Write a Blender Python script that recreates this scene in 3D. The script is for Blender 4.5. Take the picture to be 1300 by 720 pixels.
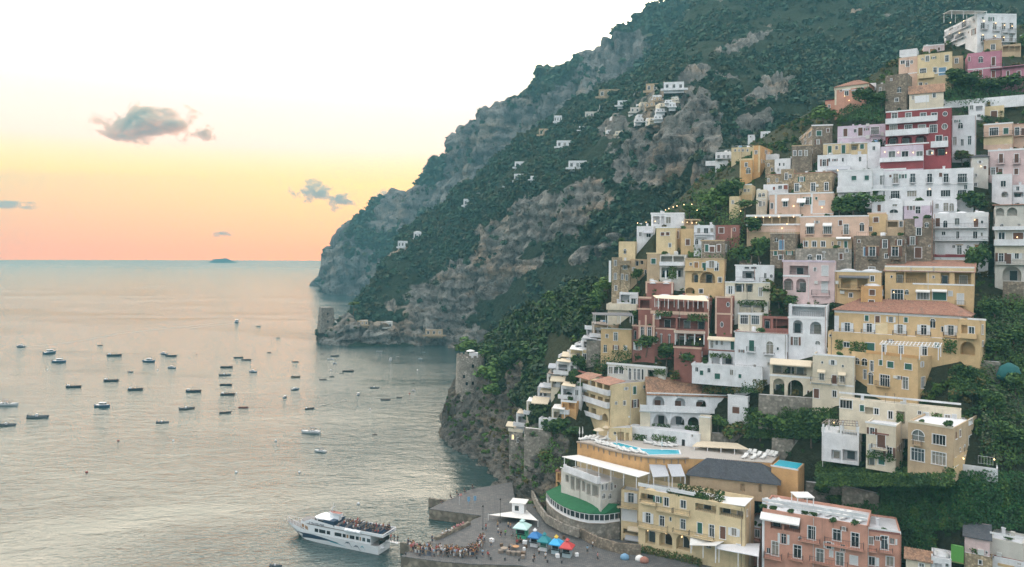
import bpy, bmesh, math, random
import numpy as np
from mathutils import Vector, Matrix
from mathutils.geometry import tessellate_polygon

for o in list(bpy.data.objects): bpy.data.objects.remove(o)
SC = bpy.context.scene
C = SC.collection
random.seed(7); RNG = np.random.default_rng(7)
R = math.radians

# ------------------------------------------------------------------ camera
F, PX0, HZ, H0 = 950.0, 650.0, 319.5, 68.0       # focal length and principal point in photograph pixels, eye height in metres
ROLL = R(0.44)
CAMR = Vector((math.cos(ROLL), 0, math.sin(ROLL))); CAMU = Vector((-math.sin(ROLL), 0, math.cos(ROLL))); CAMF = Vector((0, 1, 0))
EYE = Vector((0, 0, H0))
cd = bpy.data.cameras.new('camera'); cam = bpy.data.objects.new('camera', cd); C.objects.link(cam)
cd.sensor_width = 36; cd.lens = 36 * F / 1300; cd.shift_y = -(360 - HZ) / 1300
cd.clip_start = 0.5; cd.clip_end = 60000
cam.matrix_world = Matrix(((CAMR.x, CAMU.x, 0, 0), (0, 0, -1, 0), (CAMR.z, CAMU.z, 0, H0), (0, 0, 0, 1)))
SC.camera = cam
SC.view_settings.view_transform = 'Standard'; SC.view_settings.look = 'None'
SC.view_settings.exposure = 0.28; SC.view_settings.gamma = 1.0; SC.view_settings.use_curve_mapping = False
SC.cycles.max_bounces = 4; SC.cycles.diffuse_bounces = 2; SC.cycles.glossy_bounces = 2
SC.cycles.transmission_bounces = 2; SC.cycles.transparent_max_bounces = 4; SC.cycles.volume_bounces = 0
SC.cycles.use_denoising = True; SC.cycles.caustics_reflective = False; SC.cycles.caustics_refractive = False
SC.cycles.volume_max_steps = 256

# ------------------------------------------------------------------ sky and sun (the sun stands low behind the mountain)
SUN_AZ, SUN_EL = math.atan2(30, 950), R(9.0)
W = bpy.data.worlds.new('World'); SC.world = W; W.use_nodes = True
wn, wl = W.node_tree.nodes, W.node_tree.links
wn.clear()
def N(t, **kw):
    n = wn.new(t)
    for k, v in kw.items(): setattr(n, k, v)
    return n
w_out = N('ShaderNodeOutputWorld'); w_bg = N('ShaderNodeBackground'); wl.new(w_bg.outputs[0], w_out.inputs[0])
w_tc = N('ShaderNodeTexCoord'); w_sep = N('ShaderNodeSeparateXYZ'); wl.new(w_tc.outputs['Generated'], w_sep.inputs[0])
def lin(c):
    return tuple((x / 12.92 if x <= 0.04045 else ((x + 0.055) / 1.055) ** 2.4) for x in (v / 255 for v in c))
def ramp(nodes, stops, interp='LINEAR'):
    r = nodes.new('ShaderNodeValToRGB'); r.color_ramp.interpolation = interp
    e = r.color_ramp.elements
    while len(e) < len(stops): e.new(0.5)
    for i, (p, c) in enumerate(stops):
        e[i].position = p; e[i].color = (*c, 1)
    return r
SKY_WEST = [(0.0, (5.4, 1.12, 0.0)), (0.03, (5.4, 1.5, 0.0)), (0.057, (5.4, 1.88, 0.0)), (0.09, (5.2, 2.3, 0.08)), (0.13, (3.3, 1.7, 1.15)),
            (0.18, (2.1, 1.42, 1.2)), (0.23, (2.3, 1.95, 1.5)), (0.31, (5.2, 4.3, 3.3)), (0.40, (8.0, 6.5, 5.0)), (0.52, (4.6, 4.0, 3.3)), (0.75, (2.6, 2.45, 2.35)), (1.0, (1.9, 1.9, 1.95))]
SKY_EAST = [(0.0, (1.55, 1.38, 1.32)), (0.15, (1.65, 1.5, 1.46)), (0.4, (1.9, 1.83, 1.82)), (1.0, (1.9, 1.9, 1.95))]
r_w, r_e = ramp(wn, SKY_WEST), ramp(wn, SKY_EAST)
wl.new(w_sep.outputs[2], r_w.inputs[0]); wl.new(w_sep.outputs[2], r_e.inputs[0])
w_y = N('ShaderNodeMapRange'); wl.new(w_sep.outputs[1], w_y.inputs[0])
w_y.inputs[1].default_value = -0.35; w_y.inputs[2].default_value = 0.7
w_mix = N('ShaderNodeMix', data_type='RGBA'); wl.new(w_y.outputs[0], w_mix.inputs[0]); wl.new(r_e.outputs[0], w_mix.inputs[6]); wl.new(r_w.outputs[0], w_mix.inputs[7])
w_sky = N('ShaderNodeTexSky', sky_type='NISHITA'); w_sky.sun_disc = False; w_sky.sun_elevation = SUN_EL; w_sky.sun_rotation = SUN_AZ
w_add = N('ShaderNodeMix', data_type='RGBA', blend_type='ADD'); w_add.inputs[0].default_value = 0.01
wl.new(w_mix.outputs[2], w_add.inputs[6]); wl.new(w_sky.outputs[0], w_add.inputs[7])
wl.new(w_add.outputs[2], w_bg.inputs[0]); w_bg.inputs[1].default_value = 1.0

sd = bpy.data.lights.new('sun', 'SUN'); sun = bpy.data.objects.new('sun', sd); C.objects.link(sun)
sd.energy = 1.3; sd.angle = R(3); sd.color = (1, 0.72, 0.45)
sdir = Vector((math.sin(SUN_AZ) * math.cos(SUN_EL), math.cos(SUN_AZ) * math.cos(SUN_EL), math.sin(SUN_EL)))
sun.rotation_euler = sdir.to_track_quat('Z', 'Y').to_euler()

# ------------------------------------------------------------------ geometry helpers
def ray(px, py): return CAMR * ((px - PX0) / F) + CAMU * ((HZ - py) / F) + CAMF
def P(px, py, Y): return EYE + ray(px, py) * Y                 # the world point seen at a photograph pixel at depth Y
def on_z(px, py, z):                                            # ... on a horizontal plane
    r = ray(px, py); return EYE + r * ((z - H0) / r.z)
def hits(px, py, A, n):
    r = ray(px, py); return EYE + r * ((A - EYE).dot(n) / r.dot(n))
def pix(p):
    d = p - EYE; k = d.dot(CAMF)
    return PX0 + F * d.dot(CAMR) / k, HZ - F * d.dot(CAMU) / k

class MB:                                                       # a mesh being built: vertices, faces, material index per face
    def __init__(s, origin=(0, 0, 0)): s.v, s.f, s.m, s.o = [], [], [], Vector(origin)
    def poly(s, pts, m=0):
        k = len(s.v); s.v += [tuple(Vector(p) - s.o) for p in pts]; s.f.append(tuple(range(k, k + len(pts)))); s.m.append(m)
    def box(s, c, u, v, w, m=0, skip=()):                       # centre and three half-extent vectors
        c, u, v, w = Vector(c), Vector(u), Vector(v), Vector(w); k = len(s.v)
        for a in (-1, 1):
            for b in (-1, 1):
                for d in (-1, 1): s.v.append(tuple(c + u * a + v * b + w * d - s.o))
        for q in ((0, 1, 3, 2), (4, 6, 7, 5), (0, 4, 5, 1), (2, 3, 7, 6), (0, 2, 6, 4), (1, 5, 7, 3)):
            s.f.append(tuple(k + i for i in q)); s.m.append(m)
    def bar(s, a, b, r, m=0, n=5, r2=None):
        a, b = Vector(a), Vector(b); d = (b - a).normalized(); r2 = r if r2 is None else r2
        x = d.orthogonal().normalized(); y = d.cross(x); k = len(s.v)
        for p, q in ((a, r), (b, r2)):
            for i in range(n):
                t = 2 * math.pi * i / n; s.v.append(tuple(p + (x * math.cos(t) + y * math.sin(t)) * q - s.o))
        for i in range(n): s.f.append((k + i, k + (i + 1) % n, k + n + (i + 1) % n, k + n + i)); s.m.append(m)
        s.f.append(tuple(k + n - 1 - i for i in range(n))); s.m.append(m); s.f.append(tuple(k + n + i for i in range(n))); s.m.append(m)
    def lathe(s, c, prof, n=12, m=0, squash=1.0):
        c = Vector(c); k = len(s.v)
        for r, z in prof:
            for i in range(n):
                t = 2 * math.pi * i / n; s.v.append(tuple(c + Vector((r * math.cos(t), r * math.sin(t) * squash, z)) - s.o))
        for j in range(len(prof) - 1):
            for i in range(n):
                s.f.append((k + j * n + i, k + j * n + (i + 1) % n, k + (j + 1) * n + (i + 1) % n, k + (j + 1) * n + i)); s.m.append(m)
        s.f.append(tuple(k + n - 1 - i for i in range(n))); s.m.append(m)
        q = k + (len(prof) - 1) * n; s.f.append(tuple(q + i for i in range(n))); s.m.append(m)
    def prism(s, pts, dz, m=0):                                 # a plan polygon (3D points) raised by dz
        pts = [Vector(p) for p in pts]; up = Vector((0, 0, dz)); n = len(pts)
        tri = tessellate_polygon([pts]); k = len(s.v)
        s.v += [tuple(p - s.o) for p in pts] + [tuple(p + up - s.o) for p in pts]
        for a, b, c in tri: s.f.append((k + a, k + c, k + b)); s.m.append(m); s.f.append((k + n + a, k + n + b, k + n + c)); s.m.append(m)
        for i in range(n): j = (i + 1) % n; s.f.append((k + i, k + j, k + n + j, k + n + i)); s.m.append(m)
    def build(s, name, mats, parent=None, smooth=False, loc=None):
        me = bpy.data.meshes.new(name); me.from_pydata(s.v, [], s.f)
        mats = mats if isinstance(mats, (list, tuple)) else [mats]
        for q in mats: me.materials.append(q)
        if any(s.m): me.polygons.foreach_set('material_index', s.m)
        bm = bmesh.new(); bm.from_mesh(me); bmesh.ops.recalc_face_normals(bm, faces=bm.faces); bm.to_mesh(me); bm.free()
        if smooth: me.polygons.foreach_set('use_smooth', [True] * len(me.polygons))
        o = bpy.data.objects.new(name, me); C.objects.link(o)
        if parent is not None: o.parent = parent
        else: o.location = s.o
        if loc is not None: o.location = loc
        return o

def tag(o, label=None, cat=None, group=None, kind=None):
    if label: o['label'] = label
    if cat: o['category'] = cat
    if group: o['group'] = group
    if kind: o['kind'] = kind
    return o
def empty(name, loc, label=None, cat=None, group=None):
    o = bpy.data.objects.new(name, None); C.objects.link(o); o.location = loc; o.empty_display_size = 0.3
    return tag(o, label, cat, group)
KIDS = {}
def copy_tree(o, loc, rz=0, scale=1, label=None, group=None):
    c = o.copy(); C.objects.link(c); c.location = loc; c.rotation_euler = (0, 0, rz); c.scale = (scale,) * 3 if not hasattr(scale, '__len__') else scale
    if label: c['label'] = label
    if group: c['group'] = group
    if o.name not in KIDS: KIDS[o.name] = list(o.children)
    for ch in KIDS[o.name]:
        d = ch.copy(); C.objects.link(d); d.parent = c
        if ch.name not in KIDS: KIDS[ch.name] = list(ch.children)
        for g in KIDS[ch.name]:
            e = g.copy(); C.objects.link(e); e.parent = d
    return c
def quick_mesh(name, V, Fq, mats, smooth=False, attr=None, nside=4):
    me = bpy.data.meshes.new(name); V = np.asarray(V, dtype=np.float32); Fq = np.asarray(Fq, dtype=np.int32)
    me.vertices.add(len(V)); me.vertices.foreach_set('co', V.ravel())
    me.loops.add(Fq.size); me.loops.foreach_set('vertex_index', Fq.ravel())
    me.polygons.add(len(Fq)); me.polygons.foreach_set('loop_start', np.arange(0, Fq.size, Fq.shape[1], dtype=np.int32))
    try: me.polygons.foreach_set('loop_total', np.full(len(Fq), Fq.shape[1], dtype=np.int32))
    except Exception: pass
    if smooth: me.polygons.foreach_set('use_smooth', np.ones(len(Fq), dtype=bool))
    for q in (mats if isinstance(mats, (list, tuple)) else [mats]): me.materials.append(q)
    for an, av in (attr or {}).items():
        a = me.attributes.new(an, 'FLOAT', 'POINT'); a.data.foreach_set('value', np.asarray(av, dtype=np.float32))
    me.update(); me.validate()
    return me
def link(name, me, parent=None):
    o = bpy.data.objects.new(name, me); C.objects.link(o)
    if parent is not None: o.parent = parent
    return o

# value noise on numpy arrays
def _hash(ix, iy, iz):
    h = (ix * 374761393 + iy * 668265263 + iz * 2147483647 + 1013904223) & 0xffffffff
    h = ((h ^ (h >> 13)) * 1274126177) & 0xffffffff
    h = ((h ^ (h >> 16)) * 2246822519) & 0xffffffff
    return ((h ^ (h >> 15)) & 0xffff) / 65535.0
def vnoise(p):
    i = np.floor(p).astype(np.int64); f = p - i; u = f * f * (3 - 2 * f); out = 0
    for a in (0, 1):
        for b in (0, 1):
            for c in (0, 1):
                w = (u[..., 0] if a else 1 - u[..., 0]) * (u[..., 1] if b else 1 - u[..., 1]) * (u[..., 2] if c else 1 - u[..., 2])
                out = out + w * _hash(i[..., 0] + a, i[..., 1] + b, i[..., 2] + c)
    return out * 2 - 1
def fbm(p, octv=4, ridged=False):
    s, a, t = 0, 1.0, 0
    for k in range(octv):
        n = vnoise(p * 2 ** k + k * 17.3)
        s = s + a * ((1 - 2 * np.abs(n)) if ridged else n); t += a; a *= 0.5
    return s / t

# ------------------------------------------------------------------ materials
MATS = {}
def mat(name, fn):
    if name not in MATS:
        m = bpy.data.materials.new(name); m.use_nodes = True; nt = m.node_tree
        fn(nt, nt.nodes, nt.links, nt.nodes['Principled BSDF']); MATS[name] = m
    return MATS[name]
def mixc(nt, fac, a, b, blend='MIX'):
    n = nt.nodes.new('ShaderNodeMix'); n.data_type = 'RGBA'; n.blend_type = blend
    for s, v in ((n.inputs[0], fac), (n.inputs[6], a), (n.inputs[7], b)):
        if hasattr(v, 'is_linked'): nt.links.new(v, s)
        elif isinstance(v, (int, float)): s.default_value = v
        else: s.default_value = (*v, 1)
    return n.outputs[2]
def noise(nt, scale, detail=3, rough=0.55, vec=None, dist=0.0, out='Fac'):
    n = nt.nodes.new('ShaderNodeTexNoise'); n.inputs['Scale'].default_value = scale; n.inputs['Detail'].default_value = detail
    n.inputs['Roughness'].default_value = rough; n.inputs['Distortion'].default_value = dist
    if vec is None: vec = objco(nt)
    nt.links.new(vec, n.inputs['Vector']); return n.outputs[out]
def objco(nt):
    for n in nt.nodes:
        if n.type == 'TEX_COORD': return n.outputs['Object']
    return nt.nodes.new('ShaderNodeTexCoord').outputs['Object']
def scaled(nt, s):
    m = nt.nodes.new('ShaderNodeMapping'); m.inputs['Scale'].default_value = s; nt.links.new(objco(nt), m.inputs[0]); return m.outputs[0]
def rng(nt, v, a, b, c=0.0, d=1.0):
    m = nt.nodes.new('ShaderNodeMapRange'); nt.links.new(v, m.inputs[0])
    for i, q in enumerate((a, b, c, d)): m.inputs[i + 1].default_value = q
    return m.outputs[0]
def bump(nt, b, h, strength, dist=0.1):
    n = nt.nodes.new('ShaderNodeBump'); n.inputs['Strength'].default_value = strength; n.inputs['Distance'].default_value = dist
    nt.links.new(h, n.inputs['Height']); nt.links.new(n.outputs[0], b.inputs['Normal'])
def k3(c, k): return tuple(max(0, min(1, x * k)) for x in c)

def plaster(c, worn=0.5):
    key = 'plaster_%02x%02x%02x_%d' % (*[int(x * 255) for x in c], int(worn * 10))
    def f(nt, n, l, b):
        a = mixc(nt, rng(nt, noise(nt, 0.35, 5, 0.65), 0.35, 0.7), k3(c, 0.82), k3(c, 1.10))
        st = rng(nt, noise(nt, 1.0, 4, 0.65, scaled(nt, (1.6, 1.6, 0.16))), 0.56, 0.78, 0, worn)   # rain streaks
        a = mixc(nt, st, a, tuple(x * 0.55 + 0.02 for x in c))
        pt = rng(nt, noise(nt, 0.8, 5, 0.7), 0.60, 0.72, 0, worn * 0.8)                             # worn patches
        a = mixc(nt, pt, a, tuple(x * 0.7 + 0.08 for x in c))
        l.new(a, b.inputs['Base Color']); b.inputs['Roughness'].default_value = 0.9
        bump(nt, b, noise(nt, 6, 3), 0.25, 0.05)
    return mat(key, f)
def stone(name='stone_wall_rubble', c=(0.26, 0.21, 0.16), sc=2.2):
    def f(nt, n, l, b):
        v = n.new('ShaderNodeTexVoronoi'); v.inputs['Scale'].default_value = sc; l.new(objco(nt), v.inputs['Vector'])
        sepc = n.new('ShaderNodeSeparateColor'); l.new(v.outputs['Color'], sepc.inputs[0])
        a = mixc(nt, sepc.outputs[0], k3(c, 0.6), k3(c, 1.5))
        a = mixc(nt, rng(nt, noise(nt, 0.5, 4), 0.45, 0.7), a, k3(c, 0.55))
        e = rng(nt, v.outputs['Distance'], 0.25, 0.6, 0, 0.5); a = mixc(nt, e, a, k3(c, 0.5))
        l.new(a, b.inputs['Base Color']); b.inputs['Roughness'].default_value = 0.95
        bump(nt, b, v.outputs['Distance'], 0.5, 0.15)
    return mat(name, f)
def flat(name, c, rough=0.6, metal=0.0, var=0.15, sc=3.0):
    def f(nt, n, l, b):
        a = mixc(nt, noise(nt, sc, 3), k3(c, 1 - var), k3(c, 1 + var)); l.new(a, b.inputs['Base Color'])
        b.inputs['Roughness'].default_value = rough; b.inputs['Metallic'].default_value = metal
    return mat(name, f)
def tiles(name, c1, c2, c3):
    def f(nt, n, l, b):
        v = n.new('ShaderNodeTexVoronoi'); v.inputs['Scale'].default_value = 3.2; l.new(scaled(nt, (1, 1, 0.6)), v.inputs['Vector'])
        sepc = n.new('ShaderNodeSeparateColor'); l.new(v.outputs['Color'], sepc.inputs[0])
        a = mixc(nt, sepc.outputs[0], c1, c2); a = mixc(nt, rng(nt, noise(nt, 0.7, 4), 0.5, 0.75), a, c3)
        l.new(a, b.inputs['Base Color']); b.inputs['Roughness'].default_value = 0.9; bump(nt, b, v.outputs['Distance'], 0.6, 0.15)
    return mat(name, f)
TILE = tiles('terracotta_tiles', (0.27, 0.13, 0.09), (0.37, 0.20, 0.14), (0.19, 0.13, 0.10))
TILEB = tiles('weathered_roof_tiles', (0.24, 0.14, 0.09), (0.42, 0.25, 0.16), (0.14, 0.10, 0.08))
SLATE = tiles('dark_slate_roofing', (0.055, 0.06, 0.075), (0.085, 0.09, 0.10), (0.05, 0.05, 0.055))
STONE = stone(); STONEG = stone('grey_stone_masonry', (0.30, 0.27, 0.23), 1.6); STONEC = stone('cream_stone_masonry', (0.42, 0.33, 0.22), 2.5)
ROOFW = flat('whitewashed_roof', (0.62, 0.62, 0.64), 0.9, var=0.12, sc=0.8)
ROOFG = flat('grey_roof_felt', (0.30, 0.28, 0.27), 0.95, var=0.3, sc=0.7)
GLASSD = [flat('window_glass_%d' % i, c, 0.08, var=0.5, sc=1.3) for i, c in enumerate([(0.02, 0.025, 0.03), (0.035, 0.045, 0.05), (0.06, 0.08, 0.09), (0.02, 0.02, 0.02), (0.17, 0.18, 0.17), (0.30, 0.27, 0.23)])]
IRON = flat('wrought_iron', (0.05, 0.05, 0.055), 0.6)
WHITEP = flat('white_paint', (0.74, 0.74, 0.75), 0.6, var=0.06)
def lit(name, c, s):
    def f(nt, n, l, b):
        b.inputs['Base Color'].default_value = (0.8, 0.7, 0.5, 1); b.inputs['Emission Color'].default_value = (*c, 1); b.inputs['Emission Strength'].default_value = s
    return mat(name, f)
BULB = lit('warm_lamp_glow', (1.0, 0.62, 0.28), 3.0)
LITWIN = lit('lit_room', (1.0, 0.6, 0.25), 1.6)
def leafmat(name, c1, c2, sc=0.5):
    def f(nt, n, l, b):
        a = mixc(nt, noise(nt, sc, 3), c1, c2)
        oi = n.new('ShaderNodeObjectInfo'); a = mixc(nt, rng(nt, oi.outputs['Random'], 0, 1, 0, 0.35), a, k3(c2, 1.5))
        l.new(a, b.inputs['Base Color']); b.inputs['Roughness'].default_value = 0.75; b.inputs['Specular IOR Level'].default_value = 0.2
    return mat(name, f)
LEAF = [leafmat('dark_evergreen_leaves', (0.014, 0.042, 0.016), (0.05, 0.10, 0.035)), leafmat('mid_green_leaves', (0.03, 0.07, 0.016), (0.095, 0.16, 0.04)),
        leafmat('bright_green_leaves', (0.045, 0.10, 0.022), (0.11, 0.19, 0.05)), leafmat('olive_grey_leaves', (0.05, 0.07, 0.04), (0.12, 0.14, 0.08)),
        leafmat('rusty_green_leaves', (0.05, 0.06, 0.02), (0.16, 0.13, 0.05))]
BARK = flat('bark', (0.12, 0.09, 0.07), 0.95, var=0.35)
# ------------------------------------------------------------------ terrain: each sheet is a polar height field, given by ground profiles along bearings
RX, RU = np.array(CAMR), np.array(CAMU)
def Pn(px, py, Y):
    px, py, Y = np.broadcast_arrays(px, py, Y)
    d = ((px - PX0) / F)[..., None] * RX + ((HZ - py) / F)[..., None] * RU + np.array([0, 1, 0])
    return np.array([0, 0, H0]) + d * Y[..., None]
class Terrain:
    def __init__(s, cols, nf=90, nb=8, step=3.0, k=1.0):
        cols = {c: [(a, b * k) for a, b in v] for c, v in cols.items()}
        s.keys = sorted(cols); A, B = [], []
        for k in s.keys:
            c = cols[k]; front, bk = c[:-1], c[-1]
            py = np.array([q[0] for q in front], float); Y = np.array([q[1] for q in front], float)
            t = np.concatenate([[0], np.cumsum(np.hypot(np.diff(py), 0.5 * np.diff(Y)))]); t /= t[-1]
            u = np.linspace(0, 1, nf); a, b = np.interp(u, t, py), np.interp(u, t, Y)
            w = np.linspace(0, 1, nb + 1)[1:]
            A.append(np.concatenate([a, a[-1] + (bk[0] - a[-1]) * w])); B.append(np.concatenate([b, b[-1] + (bk[1] - b[-1]) * w]))
        s.A, s.B, s.nf = np.array(A), np.array(B), nf
        s.px = np.arange(s.keys[0], s.keys[-1] + 0.1, step)
        s.py = np.array([np.interp(s.px, s.keys, s.A[:, j]) for j in range(s.A.shape[1])]).T
        s.Y = np.array([np.interp(s.px, s.keys, s.B[:, j]) for j in range(s.B.shape[1])]).T
        s.pxg = np.repeat(s.px[:, None], s.py.shape[1], 1)
        s.V = Pn(s.pxg, s.py, s.Y)
    def depth(s, px, py):
        j = int(np.clip(round((px - s.px[0]) / (s.px[1] - s.px[0])), 0, len(s.px) - 1))
        a, b = s.py[j, :s.nf], s.Y[j, :s.nf]; o = np.argsort(a); return float(np.interp(py, a[o], b[o]))
    def normals(s):
        du = np.gradient(s.V, axis=0); dv = np.gradient(s.V, axis=1); n = np.cross(du, dv)
        n /= np.linalg.norm(n, axis=2, keepdims=True) + 1e-9
        return np.where(n[..., 2:3] < 0, -n, n)
    def mesh(s, name, mats, attr, smooth=False):
        nu, nv = s.py.shape; i = np.arange(nu * nv).reshape(nu, nv)
        q = np.stack([i[:-1, :-1], i[1:, :-1], i[1:, 1:], i[:-1, 1:]], -1).reshape(-1, 4)
        return link(name, quick_mesh(name, s.V.reshape(-1, 3), q, mats, smooth, {k: v.ravel() for k, v in attr.items()}))

near = Terrain({
  548: [(660, 195), (620, 236), (600, 250), (590, 262), (585, 270), (600, 300)],
  560: [(655, 196), (610, 242), (585, 262), (562, 276), (553, 280), (600, 320)],
  568: [(652, 197), (600, 250), (560, 270), (545, 274), (525, 278), (515, 281), (560, 330)],
  578: [(650, 198), (597, 250), (553, 266), (530, 272), (500, 277), (488, 280), (520, 330)],
  600: [(648, 200), (590, 246), (570, 254), (540, 262), (500, 272), (487, 277), (470, 290), (452, 302), (480, 360)],
  625: [(655, 194), (606, 230), (590, 236), (560, 244), (520, 256), (480, 270), (445, 287), (428, 300), (450, 360)],
  650: [(662, 186), (632, 207), (600, 216), (560, 228), (520, 240), (470, 255), (430, 272), (408, 288), (430, 350)],
  680: [(700, 168), (660, 188), (625, 194), (600, 198), (560, 203), (520, 212), (480, 228), (430, 248), (392, 265), (415, 330)],
  720: [(715, 161), (675, 179), (640, 184), (600, 188), (540, 194), (480, 203), (430, 220), (400, 238), (368, 256), (390, 320)],
  770: [(722, 158), (680, 176), (640, 179), (590, 181), (556, 192), (540, 194), (480, 199), (430, 205), (390, 213), (360, 222), (342, 235), (365, 300)],
  830: [(722, 152), (697, 160), (668, 174), (625, 181), (590, 184), (556, 190), (540, 192), (480, 195), (430, 198), (380, 203), (330, 209), (290, 218), (272, 236), (300, 300)],
  900: [(725, 150), (697, 160), (672, 172), (620, 178), (590, 180), (556, 183), (540, 185), (480, 189), (420, 193), (360, 201), (300, 212), (260, 235), (225, 272), (212, 300), (245, 380)],
  980: [(730, 148), (705, 157), (680, 168), (625, 173), (590, 175), (540, 177), (480, 180), (420, 185), (360, 192), (300, 202), (240, 222), (200, 245), (172, 268), (160, 285), (190, 360)],
  1060: [(735, 140), (708, 150), (690, 159), (650, 163), (590, 166), (540, 168), (480, 171), (420, 177), (360, 185), (300, 194), (240, 208), (190, 225), (155, 245), (118, 270), (140, 350)],
  1140: [(735, 140), (708, 147), (690, 150), (640, 152), (590, 154), (540, 158), (480, 164), (420, 171), (360, 180), (300, 190), (240, 203), (190, 213), (140, 227), (95, 245), (68, 262), (90, 350)],
  1220: [(735, 139), (680, 140), (620, 141), (560, 145), (500, 152), (440, 160), (400, 167), (350, 177), (300, 187), (240, 197), (190, 206), (140, 219), (90, 235), (60, 250), (40, 265), (60, 350)],
  1310: [(735, 136), (680, 138), (620, 140), (560, 145), (500, 152), (440, 161), (400, 167), (350, 175), (300, 183), (240, 193), (190, 202), (140, 213), (90, 227), (50, 243), (20, 262), (40, 350)],
  1500: [(735, 128), (680, 131), (620, 133), (560, 138), (500, 145), (440, 153), (400, 158), (350, 167), (300, 175), (240, 184), (190, 193), (140, 203), (90, 216), (30, 240), (-20, 255), (0, 350)],
}, nf=150)
RAWDEPTH = near.depth
DEPTH_COPY = (near.py.copy(), near.Y.copy())
mount = Terrain({
  400: [(450, 560), (447, 575), (446, 590), (445, 610), (444, 640), (450, 700)],
  408: [(447, 562), (437, 570), (430, 573), (420, 578), (415, 585), (413, 592), (425, 640)],
  432: [(447, 562), (437, 568), (422, 573), (415, 578), (412, 590), (409, 602), (425, 660)],
  452: [(449, 560), (440, 566), (420, 572), (410, 580), (403, 595), (393, 610), (420, 680)],
  480: [(450, 558), (440, 566), (418, 574), (405, 585), (390, 600), (368, 622), (348, 645), (390, 720)],
  505: [(452, 556), (442, 566), (420, 575), (405, 586), (380, 606), (345, 640), (318, 672), (306, 690), (350, 780)],
  535: [(456, 550), (444, 566), (430, 570), (405, 585), (360, 618), (320, 660), (288, 700), (275, 720), (320, 800)],
  570: [(460, 545), (446, 562), (420, 570), (350, 590), (300, 650), (262, 705), (250, 720), (290, 800)],
  610: [(500, 470), (450, 530), (400, 560), (350, 575), (300, 610), (262, 650), (235, 690), (222, 720), (270, 800)],
  660: [(500, 430), (440, 480), (390, 520), (345, 540), (250, 565), (225, 590), (200, 640), (178, 690), (230, 780)],
  710: [(480, 400), (420, 430), (370, 460), (330, 480), (245, 505), (225, 530), (190, 580), (160, 650), (143, 690), (200, 780)],
  760: [(460, 380), (400, 405), (340, 430), (300, 445), (262, 455), (230, 475), (180, 540), (150, 590), (118, 660), (112, 680), (170, 780)],
  810: [(440, 370), (380, 390), (310, 410), (260, 425), (205, 450), (175, 470), (120, 560), (106, 600), (100, 640), (95, 670), (150, 780)],
  850: [(430, 370), (360, 385), (300, 400), (262, 412), (200, 425), (130, 450), (108, 480), (96, 540), (70, 640), (50, 700), (110, 800)],
  900: [(420, 370), (350, 382), (290, 395), (250, 405), (200, 415), (150, 430), (118, 450), (90, 500), (50, 600), (15, 690), (-15, 740), (40, 860)],
  960: [(400, 380), (300, 390), (240, 400), (190, 415), (140, 440), (100, 490), (50, 580), (0, 680), (-50, 760), (0, 900)],
  1060: [(380, 390), (250, 410), (180, 425), (130, 450), (90, 500), (40, 580), (-20, 680), (-80, 760), (-30, 900)],
  1180: [(350, 400), (200, 415), (130, 430), (80, 470), (30, 540), (-40, 650), (-110, 760), (-60, 900)],
  1320: [(330, 400), (150, 410), (90, 440), (40, 490), (-10, 560), (-70, 660), (-130, 750), (-80, 900)],
  1560: [(330, 380), (150, 390), (90, 420), (40, 470), (-10, 540), (-70, 640), (-130, 730), (-80, 900)],
}, nf=230, step=2.0, k=.95)
far = Terrain({
  408: [(368, 1480), (366, 1500), (364, 1520), (363, 1540), (362, 1560), (366, 1700)],
  411: [(372, 1440), (366, 1470), (362, 1490), (358, 1510), (357, 1520), (366, 1700)],
  416: [(380, 1340), (372, 1395), (345, 1410), (322, 1420), (315, 1432), (350, 1700)],
  424: [(380, 1340), (374, 1375), (345, 1395), (318, 1415), (310, 1440), (345, 1700)],
  440: [(382, 1320), (374, 1365), (340, 1390), (305, 1430), (293, 1480), (330, 1700)],
  470: [(386, 1280), (376, 1340), (330, 1370), (290, 1420), (268, 1480), (310, 1700)],
  500: [(390, 1230), (376, 1300), (320, 1330), (270, 1390), (246, 1460), (290, 1700)],
  540: [(390, 1200), (370, 1250), (290, 1290), (240, 1350), (222, 1420), (270, 1660)],
  570: [(390, 1150), (360, 1200), (280, 1240), (230, 1300), (206, 1380), (260, 1600)],
  578: [(390, 1140), (360, 1190), (280, 1220), (210, 1255), (182, 1290), (245, 1600)],
  592: [(390, 1120), (340, 1160), (260, 1190), (190, 1230), (162, 1260), (230, 1550)],
  608: [(390, 1100), (330, 1130), (250, 1160), (190, 1190), (142, 1220), (215, 1500)],
  640: [(390, 1060), (320, 1090), (240, 1120), (180, 1150), (140, 1170), (124, 1190), (190, 1480)],
  680: [(390, 1020), (300, 1050), (220, 1080), (160, 1110), (120, 1140), (106, 1160), (170, 1450)],
  720: [(390, 980), (300, 1000), (200, 1030), (140, 1070), (100, 1110), (84, 1130), (150, 1420)],
  760: [(390, 950), (280, 970), (180, 1000), (120, 1040), (76, 1090), (60, 1110), (130, 1400)],
  800: [(390, 930), (260, 950), (160, 970), (100, 1020), (55, 1080), (36, 1100), (110, 1400)],
  850: [(390, 900), (240, 920), (120, 960), (60, 1020), (20, 1070), (6, 1090), (80, 1400)],
  900: [(390, 900), (200, 920), (90, 960), (30, 1020), (-10, 1070), (-22, 1090), (60, 1400)],
  1000: [(390, 900), (160, 920), (50, 960), (-10, 1020), (-60, 1080), (-75, 1100), (10, 1400)],
  1250: [(390, 900), (160, 920), (0, 960), (-60, 1020), (-120, 1080), (-140, 1100), (-60, 1400)],
}, nf=150, step=2.0, k=.84)

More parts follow.
